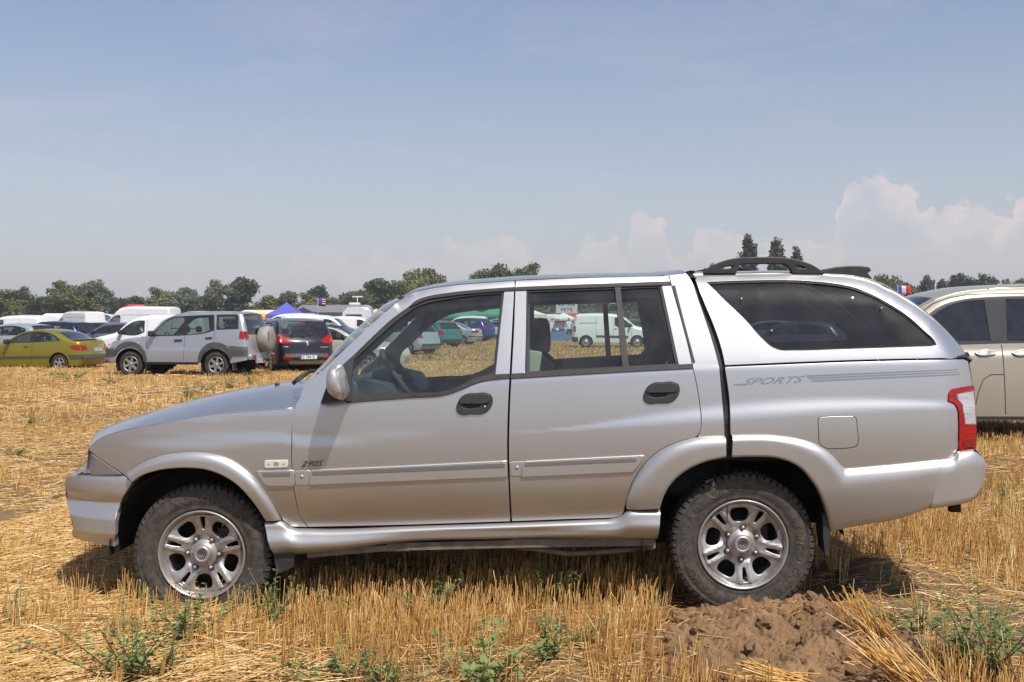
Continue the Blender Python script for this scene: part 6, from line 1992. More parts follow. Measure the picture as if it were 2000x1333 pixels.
    def end_surf(rear, off):
        Z, X, B = (tz, tx, tb) if rear else (fz, fx_, fb)
        sg = 1 if rear else -1
        def f(a, b):
            a = np.asarray(a, float); b = np.asarray(b, float)
            def X_(y, z):
                x0 = np.interp(z, Z, X); w0 = W(x0, z)
                return x0 + np.interp(z, Z, B) * (1 - np.clip(np.abs(y) / w0, 0, 1) ** 2.4)
            x = X_(a, b); e = .01
            n = np.stack([np.full_like(x, 1.0), -(X_(a + e, b) - X_(a - e, b)) / (2 * e), -(X_(a, b + e) - X_(a, b - e)) / (2 * e)], 1) * sg
            n /= np.linalg.norm(n, axis=1)[:, None]
            return np.stack([x, a, b], 1) + n * off, n
        return f
    for nm, pl, mt, off, both in sp.get('end', []):
        rear = True
        if nm.startswith('!'): nm = nm[1:]; rear = False
        for sgn in ((1, -1) if both else (1,)):
            sheet(nm, hermite([(y * sgn, z) for y, z in pl], True, 40, 3), [], end_surf(rear, off), mt or pm, root, step=.08, estep=.04, skirt=.012, bevel=.004)
    # underside, cabin
    zl = zs + .03
    MB().box((0, 0, zl + .06), (L_ * .86, Wm * 1.72, .08)).build('floor_pan', M['under'], root)
    if sp.get('cabin', True):
        c0, c1 = sp['cab']; zb = min(belt) - .10
        MB().box(((c0 + c1) / 2 - hx, 0, (zl + .1 + zb) / 2), (c1 - c0, Wm * 1.66, zb - zl - .1)).build('cabin_trim', M['cabin'], root)
        hd = sp.get('seat_h', zb + .34)
        for xx in sp.get('seats', [c0 + .75, c0 + 1.6]):
            for yy in (-.36, .36):
                s_ = MB().box((xx - hx, yy, zb + .03), (.14, .46, .30), (0, rad(12), 0), .04)
                s_.box((xx + .06 - hx, yy, hd), (.09, .25, .17), None, .035).build('seat', M['seat_dark'], root)
        MB().box((c0 + .15 - hx, 0, zb + .03), (.30, Wm * 1.5, .12), None, .04).build('dashboard', M['cabin'], root)
        sw = Vector((c0 + .42 - hx, -.36, zb + .10)); e2 = Vector((.5, 0, -.86)); e1 = Vector((0, 1, 0))
        MB().tube([sw + e1 * math.cos(a) * .18 + e2 * math.sin(a) * .18 for a in np.linspace(0, 6.283, 17)], .015, 5, False).build('steering_wheel', M['cabin'], root)
    return root


M['glass_car'] = glass('car_glass', (0.42, 0.50, 0.47), 1.6, .04)
M['glass_priv'] = glass('privacy_glass', (0.06, 0.065, 0.075), 1.6, .03)
M['glass_solid'] = mat('dark_car_glass', (0.014, 0.018, 0.02), rough=.05, coat=1)
M['bumper'] = mat('bumper_grey_plastic', (.075, .073, .07), rough=.55, var=.15)
M['plate_edge'] = M['plate']


def plate(root, x, y, z, txt, rx=0.0, w_=.52, h_=.11):
    """number plate facing the rear (+x)"""
    p = MB().box((x, y, z), (.012, w_, h_), (0, rx, 0)).build('number_plate', M['plate'], root)
    MB().box((x + .0075, y - w_ * .46, z), (.004, w_ * .08, h_ * .98), (0, rx, 0)).build('plate_band', M['plate_blue'], p)
    V, F = text_mesh(txt, h_ * 1.05, .0008, 0, 1.1, .001)
    V[:, 0] -= V[:, 0].mean(); V[:, 0] *= w_ * .80 / (V[:, 0].max() - V[:, 0].min() + 1e-6); V[:, 1] -= V[:, 1].mean()
    P = np.stack([x + .008 + V[:, 2], y + V[:, 0], z + V[:, 1]], 1)
    link('plate_lettering', mesh_from('plate_lettering', P, F, smooth=False), M['black'], p)


SP = {}
SP['coupe'] = dict(L=4.19, W=.85, belt=(.86, .99), xf=.86, xr=3.38, rw=.30, zs=.20, rim=5, cab=(1.15, 3.4), seats=[2.15], step=.09,
    prof=[(.10, .20, -.03, 0), (.0, .40, -.10, 0), (.04, .60, -.10, 0), (.14, .68, -.05, .03), (.75, .84, 0, .05), (1.18, .93, -.08, .04), (2.0, 1.31, -.05, .04), (2.45, 1.385, 0, .03), (2.9, 1.375, 0, .03), (3.22, 1.30, .02, .03), (3.80, 1.035, .08, .02), (4.04, 1.02, .08, .01), (4.11, .94, .09, 0), (4.16, .62, .10, 0), (4.19, .44, .10, 0), (4.08, .22, .06, 0)],
    segs=[('front_bumper', 0, 3), ('bonnet', 3, 5), ('windscreen', 5, 6), ('roof', 6, 9), ('rear_window', 9, 10), ('tailgate', 10, 13), ('rear_bumper', 13, 15)],
    dlo=[[(1.42, .95), (1.75, 1.15), (2.05, 1.28), (2.4, 1.33), (2.85, 1.31), (3.2, 1.20), (3.42, 1.05), (3.38, 1.02), (2.35, .97)]],
    win=[[(1.50, .965), (1.78, 1.14), (2.08, 1.26), (2.34, 1.30), (2.30, .985)], [(2.50, .99), (2.53, 1.30), (2.85, 1.285), (3.15, 1.18), (3.33, 1.06), (3.28, 1.03)]],
    side=[('side_moulding', [(.95, .42), (3.05, .46), (3.12, .50), (3.05, .53), (.95, .49)], M['bumper'], .012), ('bumper_moulding', [(3.80, .44), (4.14, .44), (4.16, .58), (3.74, .57)], M['bumper'], .015), ('tail_light', [(3.86, .76), (4.09, .72), (4.12, .88), (3.90, .88), (3.80, .84)], M['red_lens'], .008), ('door_handle', [(2.10, .80), (2.28, .80), (2.27, .845), (2.11, .845)], M['bumper'], .010)],
    seams=[((2.38, .30), (2.42, .96)), ((1.20, .30), (1.28, .92))],
    end=[('tail_light', [(.50, .74), (.74, .73), (.72, .88), (.55, .88)], M['red_lens'], .010, True), ('bumper_moulding', [(-.76, .45), (.76, .45), (.76, .58), (-.76, .58)], M['bumper'], .012, False), ('brake_light', [(-.13, .975), (.13, .975), (.13, .99), (-.13, .99)], M['red_lens'], .01, False)],
    mirror=(1.55, .93), tail_from=10, nose_to=3)
SP['suv'] = dict(L=4.30, W=.86, belt=(1.08, 1.30), tumble=.24, xf=.80, xr=3.36, rw=.365, ra=.45, zs=.40, rim=6, cab=(1.3, 4.1), seats=[2.2, 3.1], rear=(.35, .07), front=(.5, .12), round=(.05, .08), step=.08, crease=(.80, .012),
    prof=[(.08, .42, -.02, 0), (.0, .52, -.10, 0), (.0, .72, -.10, 0), (.12, .90, -.06, .02), (.55, 1.03, 0, .05), (1.22, 1.12, -.08, .04), (1.80, 1.62, -.06, .04), (2.1, 1.74, 0, .03), (3.0, 1.80, 0, .03), (3.9, 1.79, 0, .03), (4.05, 1.74, .03, .03), (4.22, 1.18, .05, 0), (4.25, .90, .05, 0), (4.28, .62, .05, 0), (4.30, .50, .05, 0)],
    segs=[('front_bumper', 0, 3), ('bonnet', 3, 5), ('windscreen', 5, 6), ('roof', 6, 10), ('rear_window', 10, 11), ('tail_door', 11, 13), ('rear_bumper', 13, 14)],
    dlo=[[(1.38, 1.13), (1.62, 1.38), (1.92, 1.63), (2.1, 1.68), (3.25, 1.73), (3.31, 1.30), (3.0, 1.21), (2.6, 1.17)], [(3.36, 1.31), (3.33, 1.73), (3.93, 1.74), (3.97, 1.70), (4.01, 1.34)]],
    win=[[(1.44, 1.15), (1.66, 1.39), (1.95, 1.61), (2.38, 1.665), (2.38, 1.18)], [(2.50, 1.18), (2.50, 1.68), (3.20, 1.70), (3.24, 1.32), (2.95, 1.23)], [(3.41, 1.345), (3.39, 1.70), (3.88, 1.71), (3.95, 1.375)]],
    side=[('wheel_flare', [(.30, .66), (.42, .84), (.62, .96), (.85, .98), (1.08, .90), (1.24, .74), (1.32, .50), (1.27, .40), (1.24, .45), (1.20, .60), (1.08, .76), (.92, .84), (.70, .84), (.50, .76), (.36, .60)], M['bumper'], .03),
          ('wheel_flare', [(2.86, .42), (2.88, .60), (2.98, .80), (3.20, .95), (3.45, .96), (3.68, .88), (3.80, .75), (3.84, .55), (3.80, .50), (3.74, .62), (3.62, .76), (3.45, .83), (3.25, .82), (3.06, .72), (2.94, .55), (2.92, .42)], M['bumper'], .03),
          ('bumper_moulding', [(3.84, .60), (4.26, .60), (4.26, .84), (3.76, .87)], M['bumper'], .02), ('bumper_moulding', [(.02, .55), (.34, .58), (.30, .80), (.04, .76)], M['bumper'], .02), ('tail_light', [(4.04, 1.08), (4.18, 1.06), (4.20, 1.26), (4.06, 1.28)], M['red_lens'], .012),
          ('door_handle', [(2.14, .99), (2.36, 1.0), (2.36, 1.045), (2.14, 1.04)], M['rubber'], .02), ('door_handle', [(3.06, 1.06), (3.25, 1.07), (3.25, 1.11), (3.06, 1.10)], M['rubber'], .02), ('side_repeater', [(.98, .93), (1.06, .93), (1.06, .965), (.98, .965)], M['amber'], .01),
          ('headlight', [(.04, .78), (.16, .80), (.22, .92), (.10, .93)], M['white_lens'], .01), ('side_step', [(1.30, .36), (2.86, .36), (2.86, .42), (1.30, .42)], M['under'], .03)],
    seams=[((2.42, .45), (2.44, 1.17)), ((1.26, .45), (1.30, 1.1)), ((3.30, .98), (3.33, 1.30))],
    end=[('tail_light', [(.66, 1.08), (.80, 1.06), (.79, 1.28), (.66, 1.27)], M['red_lens'], .012, True)],
    mirror=(1.50, 1.14), tail_from=11, nose_to=3, smat={'front_bumper': M['bumper']})
SP['crossover'] = dict(L=4.37, W=.915, belt=(1.02, 1.14), xf=.90, xr=3.51, rw=.335, zs=.30, rim=5, cab=(1.2, 4.0), seats=[2.2, 3.1], step=.09, rear=(.6, .20), rim_mat=M['alloy'], glass=M['glass_priv'],
    prof=[(.10, .26, -.03, 0), (.0, .50, -.10, 0), (.06, .80, -.08, 0), (.28, .94, -.03, .03), (.8, 1.04, 0, .04), (1.12, 1.08, -.08, .04), (1.95, 1.53, -.05, .04), (2.35, 1.62, 0, .03), (3.3, 1.62, 0, .03), (3.80, 1.56, .04, .03), (4.16, 1.10, .12, 0), (4.25, .98, .12, 0), (4.30, .70, .12, 0), (4.35, .50, .12, 0), (4.22, .28, .08, 0)],
    segs=[('front_bumper', 0, 3), ('bonnet', 3, 5), ('windscreen', 5, 6), ('roof', 6, 9), ('rear_window', 9, 10), ('tailgate', 10, 12), ('rear_bumper', 12, 14)],
    dlo=[[(1.35, 1.08), (1.95, 1.43), (2.4, 1.52), (3.2, 1.52), (3.75, 1.42), (3.85, 1.28), (3.6, 1.18)]], win=[[(1.45, 1.10), (1.98, 1.42), (2.40, 1.49), (2.42, 1.13)], [(2.50, 1.14), (2.48, 1.49), (3.10, 1.49), (3.2, 1.17)], [(3.28, 1.18), (3.20, 1.48), (3.68, 1.40), (3.77, 1.29), (3.58, 1.21)]],
    side=[('tail_light', [(3.98, .95), (4.22, .92), (4.20, 1.14), (3.90, 1.20)], M['red_lens'], .01), ('roof_rail', [(2.1, 1.60), (3.6, 1.585), (3.6, 1.60), (2.1, 1.615)], M['chrome'], .02), ('door_handle', [(2.20, .98), (2.40, .985), (2.40, 1.02), (2.20, 1.015)], M['chrome'], .012)],
    seams=[((2.42, .40), (2.44, 1.1)), ((3.25, .70), (3.28, 1.16))],
    end=[('tail_light', [(.42, .98), (.50, .93), (.78, .93), (.80, 1.20), (.70, 1.16)], M['red_lens'], .012, True), ('fog_light', [(.48, .46), (.70, .46), (.70, .54), (.48, .54)], M['red_lens'], .012, True),
         ('bumper_panel', [(-.62, .42), (.62, .42), (.66, .62), (-.66, .62)], M['bumper'], .008, False), ('skid_plate', [(-.5, .32), (.5, .32), (.55, .41), (-.55, .41)], P_['tan'], .012, False), ('brake_light', [(-.16, 1.565), (.16, 1.565), (.16, 1.585), (-.16, 1.585)], M['red_lens'], .03, False),
         ('lion_emblem', [(-.03, .86), (-.01, .875), (.0, .90), (-.025, .92), (-.03, .96), (.0, .985), (.03, .98), (.02, .955), (.045, .93), (.03, .91), (.05, .88), (.02, .885), (.01, .86)], M['chrome'], .012, False), ('name_badge', [(.40, .80), (.66, .80), (.66, .815), (.40, .815)], M['chrome'], .012, False), ('model_badge', [(-.70, .815), (-.56, .815), (-.56, .84), (-.70, .84)], M['chrome'], .012, False)],
    mirror=(1.5, 1.09), tail_from=9, nose_to=3)
SP['highvan'] = dict(L=5.95, W=1.0, belt=(1.35, 1.35), tumble=.07, xf=1.0, xr=4.6, rw=.34, zs=.36, rim='steel', cab=(1.2, 2.4), seats=[2.0], rear=(.2, .04), front=(.7, .18), round=(.10, .16), step=.14,
    prof=[(.10, .28, -.03, 0), (.0, .50, -.12, 0), (.05, .90, -.12, 0), (.22, 1.06, -.08, .02), (.62, 1.22, -.08, .04), (1.42, 2.0, -.10, .03), (1.95, 2.38, -.03, .04), (2.35, 2.47, 0, .04), (3.8, 2.50, 0, .04), (5.65, 2.47, 0, .04), (5.83, 2.38, .03, .03), (5.90, 1.5, .03, 0), (5.93, .55, .03, 0), (5.90, .36, .03, 0)],
    segs=[('front_bumper', 0, 3), ('bonnet', 3, 4), ('windscreen', 4, 5), ('roof', 5, 10), ('rear_doors', 10, 12), ('rear_bumper', 12, 13)],
    dlo=[[(.95, 1.38), (1.48, 1.88), (1.70, 1.96), (2.02, 1.96), (2.02, 1.30), (1.3, 1.28)]], win=[[(1.03, 1.39), (1.50, 1.85), (1.70, 1.92), (1.97, 1.92), (1.97, 1.34), (1.3, 1.32)]],
    side=[('side_moulding', [(2.3, .62), (4.0, .62), (4.0, .74), (2.3, .74)], M['bumper'], .02), ('body_crease', [(2.2, 1.97), (5.8, 1.97), (5.8, 1.985), (2.2, 1.985)], M['trim'], .002)], seams=[((2.15, .5), (2.15, 2.0)), ((3.45, .5), (3.45, 2.2))],
    end=[('tail_light', [(.86, .9), (.95, .9), (.95, 1.4), (.86, 1.4)], M['red_lens'], .01, True)], mirror=(1.15, 1.35), tail_from=10, nose_to=3)
SP['smallvan'] = dict(L=4.38, W=.90, belt=(1.06, 1.14), tumble=.16, xf=.92, xr=3.64, rw=.31, zs=.28, rim='steel', cab=(1.0, 2.3), seats=[2.0], rear=(.25, .05), front=(.6, .16), round=(.08, .14), step=.10,
    prof=[(.10, .24, -.03, 0), (.0, .45, -.12, 0), (.05, .78, -.10, 0), (.22, .92, -.04, .03), (.70, 1.05, -.04, .05), (.98, 1.12, -.08, .04), (1.62, 1.62, -.07, .03), (1.95, 1.74, 0, .04), (2.5, 1.80, 0, .04), (3.95, 1.79, 0, .04), (4.16, 1.72, .03, .03), (4.30, 1.15, .04, 0), (4.35, .60, .04, 0), (4.30, .28, .03, 0)],
    segs=[('front_bumper', 0, 3), ('bonnet', 3, 5), ('windscreen', 5, 6), ('roof', 6, 10), ('rear_doors', 10, 12), ('rear_bumper', 12, 13)],
    dlo=[[(1.12, 1.13), (1.62, 1.52), (1.85, 1.60), (2.12, 1.60), (2.12, 1.18), (1.9, 1.08), (1.4, 1.08)]], win=[[(1.20, 1.13), (1.65, 1.49), (1.85, 1.565), (2.07, 1.565), (2.07, 1.20), (1.88, 1.11), (1.4, 1.11)]],
    side=[('side_moulding', [(1.42, .50), (3.08, .56), (3.10, .66), (1.38, .62)], M['bumper'], .015), ('tail_light', [(4.18, .85), (4.28, .85), (4.26, 1.15), (4.19, 1.15)], M['red_lens'], .01), ('door_rail', [(3.05, 1.30), (4.0, 1.29), (4.0, 1.315), (3.05, 1.325)], M['rubber'], .004),
          ('door_handle', [(2.0, .98), (2.14, .98), (2.14, 1.01), (2.0, 1.01)], M['rubber'], .015), ('bumper_corner', [(4.06, .30), (4.32, .30), (4.33, .56), (4.06, .56)], M['bumper'], .015), ('headlight', [(.10, .74), (.30, .78), (.55, .92), (.30, .90)], M['white_lens'], .01)],
    seams=[((2.18, .45), (2.22, 1.65)), ((3.10, .62), (3.10, 1.66)), ((1.20, .45), (1.22, 1.05))],
    end=[('tail_light', [(.78, .85), (.86, .85), (.84, 1.15), (.77, 1.15)], M['red_lens'], .01, True), ('bumper_panel', [(-.84, .34), (.84, .34), (.84, .54), (-.84, .54)], M['bumper'], .01, False)], mirror=(1.28, 1.12), tail_from=10, nose_to=3)
SP['hatch'] = dict(L=4.10, W=.85, belt=(.90, 1.0), xf=.85, xr=3.38, rw=.30, zs=.22, rim=5, cab=(1.15, 3.7), seats=[2.05, 2.95], step=.11,
    prof=[(.10, .22, -.03, 0), (.0, .42, -.12, 0), (.05, .66, -.10, 0), (.18, .76, -.04, .03), (.75, .90, 0, .05), (1.12, .97, -.08, .04), (1.82, 1.36, -.05, .04), (2.2, 1.43, 0, .03), (3.1, 1.43, 0, .03), (3.58, 1.37, .03, .03), (3.88, 1.02, .07, 0), (3.98, .92, .08, 0), (4.05, .62, .08, 0), (4.09, .44, .09, 0), (4.0, .26, .05, 0)],
    segs=[('front_bumper', 0, 3), ('bonnet', 3, 5), ('windscreen', 5, 6), ('roof', 6, 9), ('rear_window', 9, 10), ('tailgate', 10, 12), ('rear_bumper', 12, 14)],
    dlo=[[(1.36, .98), (1.88, 1.29), (2.25, 1.35), (3.1, 1.35), (3.42, 1.26), (3.52, 1.06), (3.4, 1.02)]], win=[[(1.44, .99), (1.90, 1.27), (2.28, 1.32), (2.28, 1.01)], [(2.36, 1.02), (2.36, 1.32), (2.98, 1.32), (3.05, 1.04)], [(3.12, 1.05), (3.06, 1.315), (3.36, 1.24), (3.44, 1.08)]],
    side=[('side_moulding', [(1.05, .48), (3.1, .50), (3.1, .56), (1.05, .54)], M['bumper'], .012), ('tail_light', [(3.86, .78), (4.0, .76), (3.97, .96), (3.86, .98)], M['red_lens'], .01), ('door_handle', [(2.05, .86), (2.22, .86), (2.22, .895), (2.05, .895)], M['rubber'], .012), ('door_handle', [(2.86, .88), (3.0, .88), (3.0, .915), (2.86, .915)], M['rubber'], .012), ('headlight', [(.05, .60), (.2, .60), (.42, .76), (.2, .75)], M['white_lens'], .01)],
    seams=[((2.32, .34), (2.32, .98)), ((1.2, .34), (1.24, .94)), ((3.0, .62), (3.08, 1.0))],
    end=[('tail_light', [(.60, .76), (.75, .76), (.73, .98), (.62, .96)], M['red_lens'], .012, True), ('bumper_moulding', [(-.7, .42), (.7, .42), (.7, .50), (-.7, .50)], M['bumper'], .012, False)], mirror=(1.48, .97), tail_from=9, nose_to=3)
SP['estate'] = dict(SP['hatch'], L=4.55, xr=3.60, W=.88, cab=(1.2, 4.2),
    prof=[(.10, .22, -.03, 0), (.0, .42, -.12, 0), (.05, .66, -.10, 0), (.18, .76, -.04, .03), (.8, .92, 0, .05), (1.22, 1.0, -.08, .04), (1.95, 1.40, -.05, .04), (2.3, 1.48, 0, .03), (3.4, 1.50, 0, .03), (4.05, 1.44, .03, .03), (4.36, 1.05, .07, 0), (4.45, .92, .08, 0), (4.5, .62, .08, 0), (4.54, .44, .09, 0), (4.45, .26, .05, 0)],
    dlo=[[(1.46, 1.0), (1.98, 1.32), (2.35, 1.39), (3.6, 1.41), (3.98, 1.34), (4.1, 1.12), (3.9, 1.07)]], win=[[(1.54, 1.01), (2.0, 1.30), (2.36, 1.36), (2.36, 1.03)], [(2.44, 1.04), (2.44, 1.36), (3.06, 1.375), (3.12, 1.07)], [(3.2, 1.08), (3.16, 1.375), (3.92, 1.32), (4.02, 1.13)]],
    side=[('tail_light', [(4.28, .82), (4.45, .80), (4.42, 1.02), (4.28, 1.04)], M['red_lens'], .01), ('roof_rail', [(2.2, 1.47), (3.9, 1.46), (3.9, 1.475), (2.2, 1.485)], M['insert'], .03), ('door_handle', [(2.12, .88), (2.3, .88), (2.3, .915), (2.12, .915)], M['trim'], .012)])
SP['sedan'] = dict(SP['hatch'], L=4.56, xr=3.62, W=.87, cab=(1.2, 3.6), seats=[2.1, 3.0],
    prof=[(.10, .22, -.03, 0), (.0, .42, -.12, 0), (.05, .64, -.10, 0), (.18, .72, -.04, .03), (.85, .88, 0, .05), (1.28, .95, -.08, .04), (2.02, 1.33, -.05, .04), (2.4, 1.40, 0, .03), (2.95, 1.39, 0, .03), (3.22, 1.33, .03, .03), (3.85, 1.02, .05, .02), (4.40, .98, .06, .02), (4.50, .90, .08, 0), (4.54, .60, .09, 0), (4.56, .44, .09, 0), (4.45, .26, .05, 0)],
    segs=[('front_bumper', 0, 3), ('bonnet', 3, 5), ('windscreen', 5, 6), ('roof', 6, 9), ('rear_window', 9, 10), ('boot_lid', 10, 13), ('rear_bumper', 13, 15)],
    dlo=[[(1.50, .96), (2.05, 1.27), (2.42, 1.32), (2.95, 1.31), (3.35, 1.20), (3.58, 1.04), (3.4, 1.0)]], win=[[(1.58, .97), (2.06, 1.25), (2.38, 1.29), (2.38, .99)], [(2.46, 1.0), (2.46, 1.29), (2.92, 1.28), (3.15, 1.20), (3.18, 1.02)], [(3.25, 1.03), (3.25, 1.18), (3.48, 1.06)]],
    side=[('bumper_moulding', [(4.0, .52), (4.52, .52), (4.53, .57), (4.0, .57)], M['bumper'], .015), ('side_moulding', [(1.15, .48), (3.2, .50), (3.2, .56), (1.15, .54)], M['bumper'], .012), ('tail_light', [(4.22, .80), (4.48, .76), (4.46, .92), (4.24, .92)], M['red_lens'], .01), ('door_handle', [(2.12, .85), (2.3, .85), (2.3, .88), (2.12, .88)], M['rubber'], .012), ('door_handle', [(3.0, .86), (3.16, .86), (3.16, .89), (3.0, .89)], M['rubber'], .012)],
    end=[('tail_light', [(.45, .78), (.78, .76), (.76, .92), (.48, .92)], M['red_lens'], .012, True), ('bumper_moulding', [(-.7, .50), (.7, .50), (.7, .56), (-.7, .56)], M['bumper'], .012, False)], tail_from=11)
SP['mpv'] = dict(L=5.14, W=.965, belt=(1.16, 1.20), tumble=.22, xf=.95, xr=4.15, rw=.335, zs=.29, ra=.39, rim=5, cab=(1.15, 4.8), seats=[2.1, 3.1], rear=(.3, .05), front=(.7, .2), round=(.07, .13), step=.08, crease=(1.09, .012), glass=M['glass_priv'], trim_mat=M['trim'],
    prof=[(.12, .30, -.03, 0), (.0, .52, -.12, 0), (.06, .88, -.10, 0), (.30, 1.04, -.05, .03), (.78, 1.16, -.04, .05), (1.05, 1.22, -.08, .04), (1.84, 1.76, -.08, .04), (2.15, 1.85, 0, .05), (2.7, 1.90, 0, .045), (4.7, 1.90, 0, .04), (4.93, 1.80, .03, .03), (5.05, 1.2, .04, 0), (5.10, .62, .04, 0), (5.05, .34, .03, 0)],
    segs=[('front_bumper', 0, 3), ('bonnet', 3, 5), ('windscreen', 5, 6), ('roof', 6, 10), ('tailgate', 10, 12), ('rear_bumper', 12, 13)],
    dlo=[[(1.32, 1.22), (1.60, 1.47), (1.92, 1.69), (2.15, 1.75), (2.45, 1.775), (2.55, 1.78), (4.7, 1.775), (4.8, 1.24), (2.55, 1.215), (2.0, 1.20)]],
    win=[[(1.42, 1.235), (1.66, 1.46), (1.96, 1.665), (2.18, 1.725), (2.40, 1.74), (2.44, 1.24)], [(2.63, 1.24), (2.66, 1.75), (3.70, 1.75), (3.72, 1.25)], [(3.86, 1.26), (3.86, 1.75), (4.62, 1.74), (4.70, 1.27)]],
    side=[('door_handle', [(2.24, 1.10), (2.30, 1.125), (2.42, 1.13), (2.50, 1.11), (2.48, 1.085), (2.38, 1.07), (2.28, 1.075)], M['silver'], .018), ('door_handle', [(2.68, 1.10), (2.74, 1.125), (2.86, 1.13), (2.94, 1.11), (2.92, 1.085), (2.82, 1.07), (2.72, 1.075)], M['silver'], .018),
          ('side_sill', [(1.42, .30), (3.72, .30), (3.72, .335), (1.42, .335)], M['trim'], .004)],
    seams=[((2.60, .36), (2.565, 1.2)), ([(2.22, .36), (2.27, .62), (2.33, .78), (2.42, .84), (2.58, .84)], 0), ((1.28, .40), (1.28, 1.15)), ((3.78, .60), (3.78, 1.2)), ([(1.55, 1.52), (1.80, 1.70), (2.0, 1.77), (2.2, 1.805), (2.6, 1.82), (4.6, 1.82)], 0)],
    end=[], mirror=(1.48, 1.20), mirror_mat=None, tail_from=10, nose_to=3)
SP['mpv']['mirror_mat'] = P_['tan']


def ground_z(x, y): return float(GZ(np.array([x]), np.array([y]))[0])


def place(root, px, d, rot, label, cat='car', group=None, sink=.02):
    p = atD(px, 630, d)
    root.location = (p[0], p[1], ground_z(p[0], p[1]) - sink); root.rotation_euler = (0, 0, rad(rot))
    tag(root, label, cat, group)
    return root


G1 = 'cars parked in the stubble field'
# --- the near row on the left
yc = make_car('parked_car', SP['coupe'], P_['yellow'])
plate(yc, 4.19 / 2 + .075, 0, .73, 'GG 356 ZS')
mbp = MB().box((1.82, 0, 1.065), (.26, 1.35, .025), (0, rad(-4), 0), .01).build('rear_spoiler', P_['yellow'], yc)
place(yc, 76, 37.2, -9, 'mustard yellow coupe with its tail towards the camera at the left edge', 'car', G1, .10)
sv = make_car('parked_off_roader', SP['suv'], P_['silver'])
sw_ = MB().lathe([(0, .30), (.10, .305), (.30, .295), (.345, .26), (.36, .20), (.36, .06), (.33, .0)], 40, (2.14, .10, 1.05), 'X').build('spare_wheel_cover', mat('dusty_grey_plastic', (.30, .275, .24), rough=.6, var=.15), sv)
MB().box((2.42, -.12, 1.13), (.05, .05, .26), None, .02).build('cover_grip', M['trim'], sw_)
MB().tube([(2.02, .1, 1.20), (2.08, .30, 1.32), (2.02, .42, 1.42)], .012, 5).build('wiper', M['rubber'], sv)
for yy in (-.62, .62): MB().box((2.17, yy, .57), (.12, .40, .16), None, .04).build('bumper_corner', P_['silver'], sv)
for yy in (-.62, .62): MB().box((2.235, yy, .58), (.02, .26, .08), None, .01).build('bumper_light', M['red_lens'], sv)
plate(sv, 2.20, -.16, .45, 'BH 215 KT')
for xx in (-1.70,): pass
for yy in (-.74, .74):
    MB().box((-1.35 + .47, yy, .36), (.03, .22, .26)).build('mud_flap', M['bumper'], sv); MB().box((1.21 + .50, yy, .36), (.03, .22, .30)).build('mud_flap', M['bumper'], sv)
place(sv, 370, 31.2, -9, 'silver off-roader with a covered spare wheel on its tail door', 'car', G1)
bc = make_car('parked_car', SP['crossover'], P_['black'])
plate(bc, 4.37 / 2 + .13, 0, .52, 'BZ 784 SJ')
MB().tube([(2.12, -.05, 1.12), (2.09, -.30, 1.16), (2.10, -.48, 1.14)], .012, 5).build('wiper', M['rubber'], bc)
place(bc, 563, 34.5, -62, 'black crossover with large red tail lights and blue banded plate', 'car', G1, .05)
cc = make_car('parked_car', dict(SP['coupe'], smat={'roof': M['rubber'], 'rear_window': M['rubber']}, side=SP['coupe']['side'] + [('headlight', [(.06, .58), (.3, .60), (.5, .72), (.22, .70)], M['white_lens'], .01)]), P_['cream'])
place(cc, 668, 35.0, 166, 'cream coupe with a black roof facing right behind the black crossover', 'car', G1)
# --- second and third rows on the left
gv = make_car('parked_van', SP['smallvan'], P_['white'])
place(gv, 300, 41, 3, 'small white van just behind the silver off-roader', 'van', 'vans parked in the field')
hv = make_car('parked_van', SP['highvan'], P_['white'])
place(hv, 272, 71, -6, 'tall white panel van behind the silver off-roader', 'van', 'vans parked in the field')
hv.scale = (.86, 1, 1)
hatch0 = make_car('parked_car', SP['hatch'], P_['grey'])
place(hatch0, 222, 50, -3, 'blue grey hatchback between the yellow car and the white vans', 'car', G1)
est0 = make_car('parked_car', SP['estate'], P_['navy'])
place(est0, 98, 52, -14, 'dark navy estate car behind the yellow coupe', 'car', G1)
sed0 = make_car('parked_car', SP['sedan'], P_['lsilver'])
place(sed0, 868, 68, -10, 'pale silver saloon seen through the driver window', 'car', G1)
mp = make_car('parked_mpv', SP['mpv'], P_['tan'])
place(mp, 1899, 14.2, 0.5, 'tan people carrier parked behind the tail of the pickup', 'van', 'vans parked in the field')


def again(src, col_from, col_to, px, d, rot, label, cat='car', group=G1, sc=None):
    r = copy_tree(src, None, {'paint_' + col_from: P_[col_to]})
    place(r, px, d, rot, label, cat, group, 0)
    if sc: r.scale = sc
    return r


VG = 'vans parked in the field'
again(hatch0, 'grey', 'lsilver', 22, 44, -16, 'silver hatchback behind the roof of the yellow coupe at far left')
again(gv, 'white', 'white', 30, 57, -12, 'white van with a dark rear window at far left', 'van', VG)
again(est0, 'navy', 'white', -4, 66, -8, 'white estate roof at the left edge')
again(hatch0, 'grey', 'dgrey', 172, 66, -10, 'dark hatchback roof behind the navy estate')
again(hatch0, 'grey', 'white', 205, 72, -12, 'white hatchback in front of the tall van')
again(sed0, 'lsilver', 'dgrey', 150, 78, -8, 'dark saloon roof in the distance at left')
again(hatch0, 'grey', 'dgrey', 186, 56, -20, 'dark car just left of the blue grey hatchback')
again(est0, 'navy', 'dgrey', 96, 80, -6, 'dark estate far behind at left')
again(hv, 'white', 'white', 154, 92, -40, 'white van showing its closed rear doors', 'van', VG, (1, 1, .93))
again(gv, 'white', 'white', 190, 96, 175, 'white van roof right of the rear doors van', 'van', VG, (1.15, 1.1, 1.28))
again(gv, 'white', 'white', 250, 110, 178, 'small white van far behind the tall one', 'van', VG)
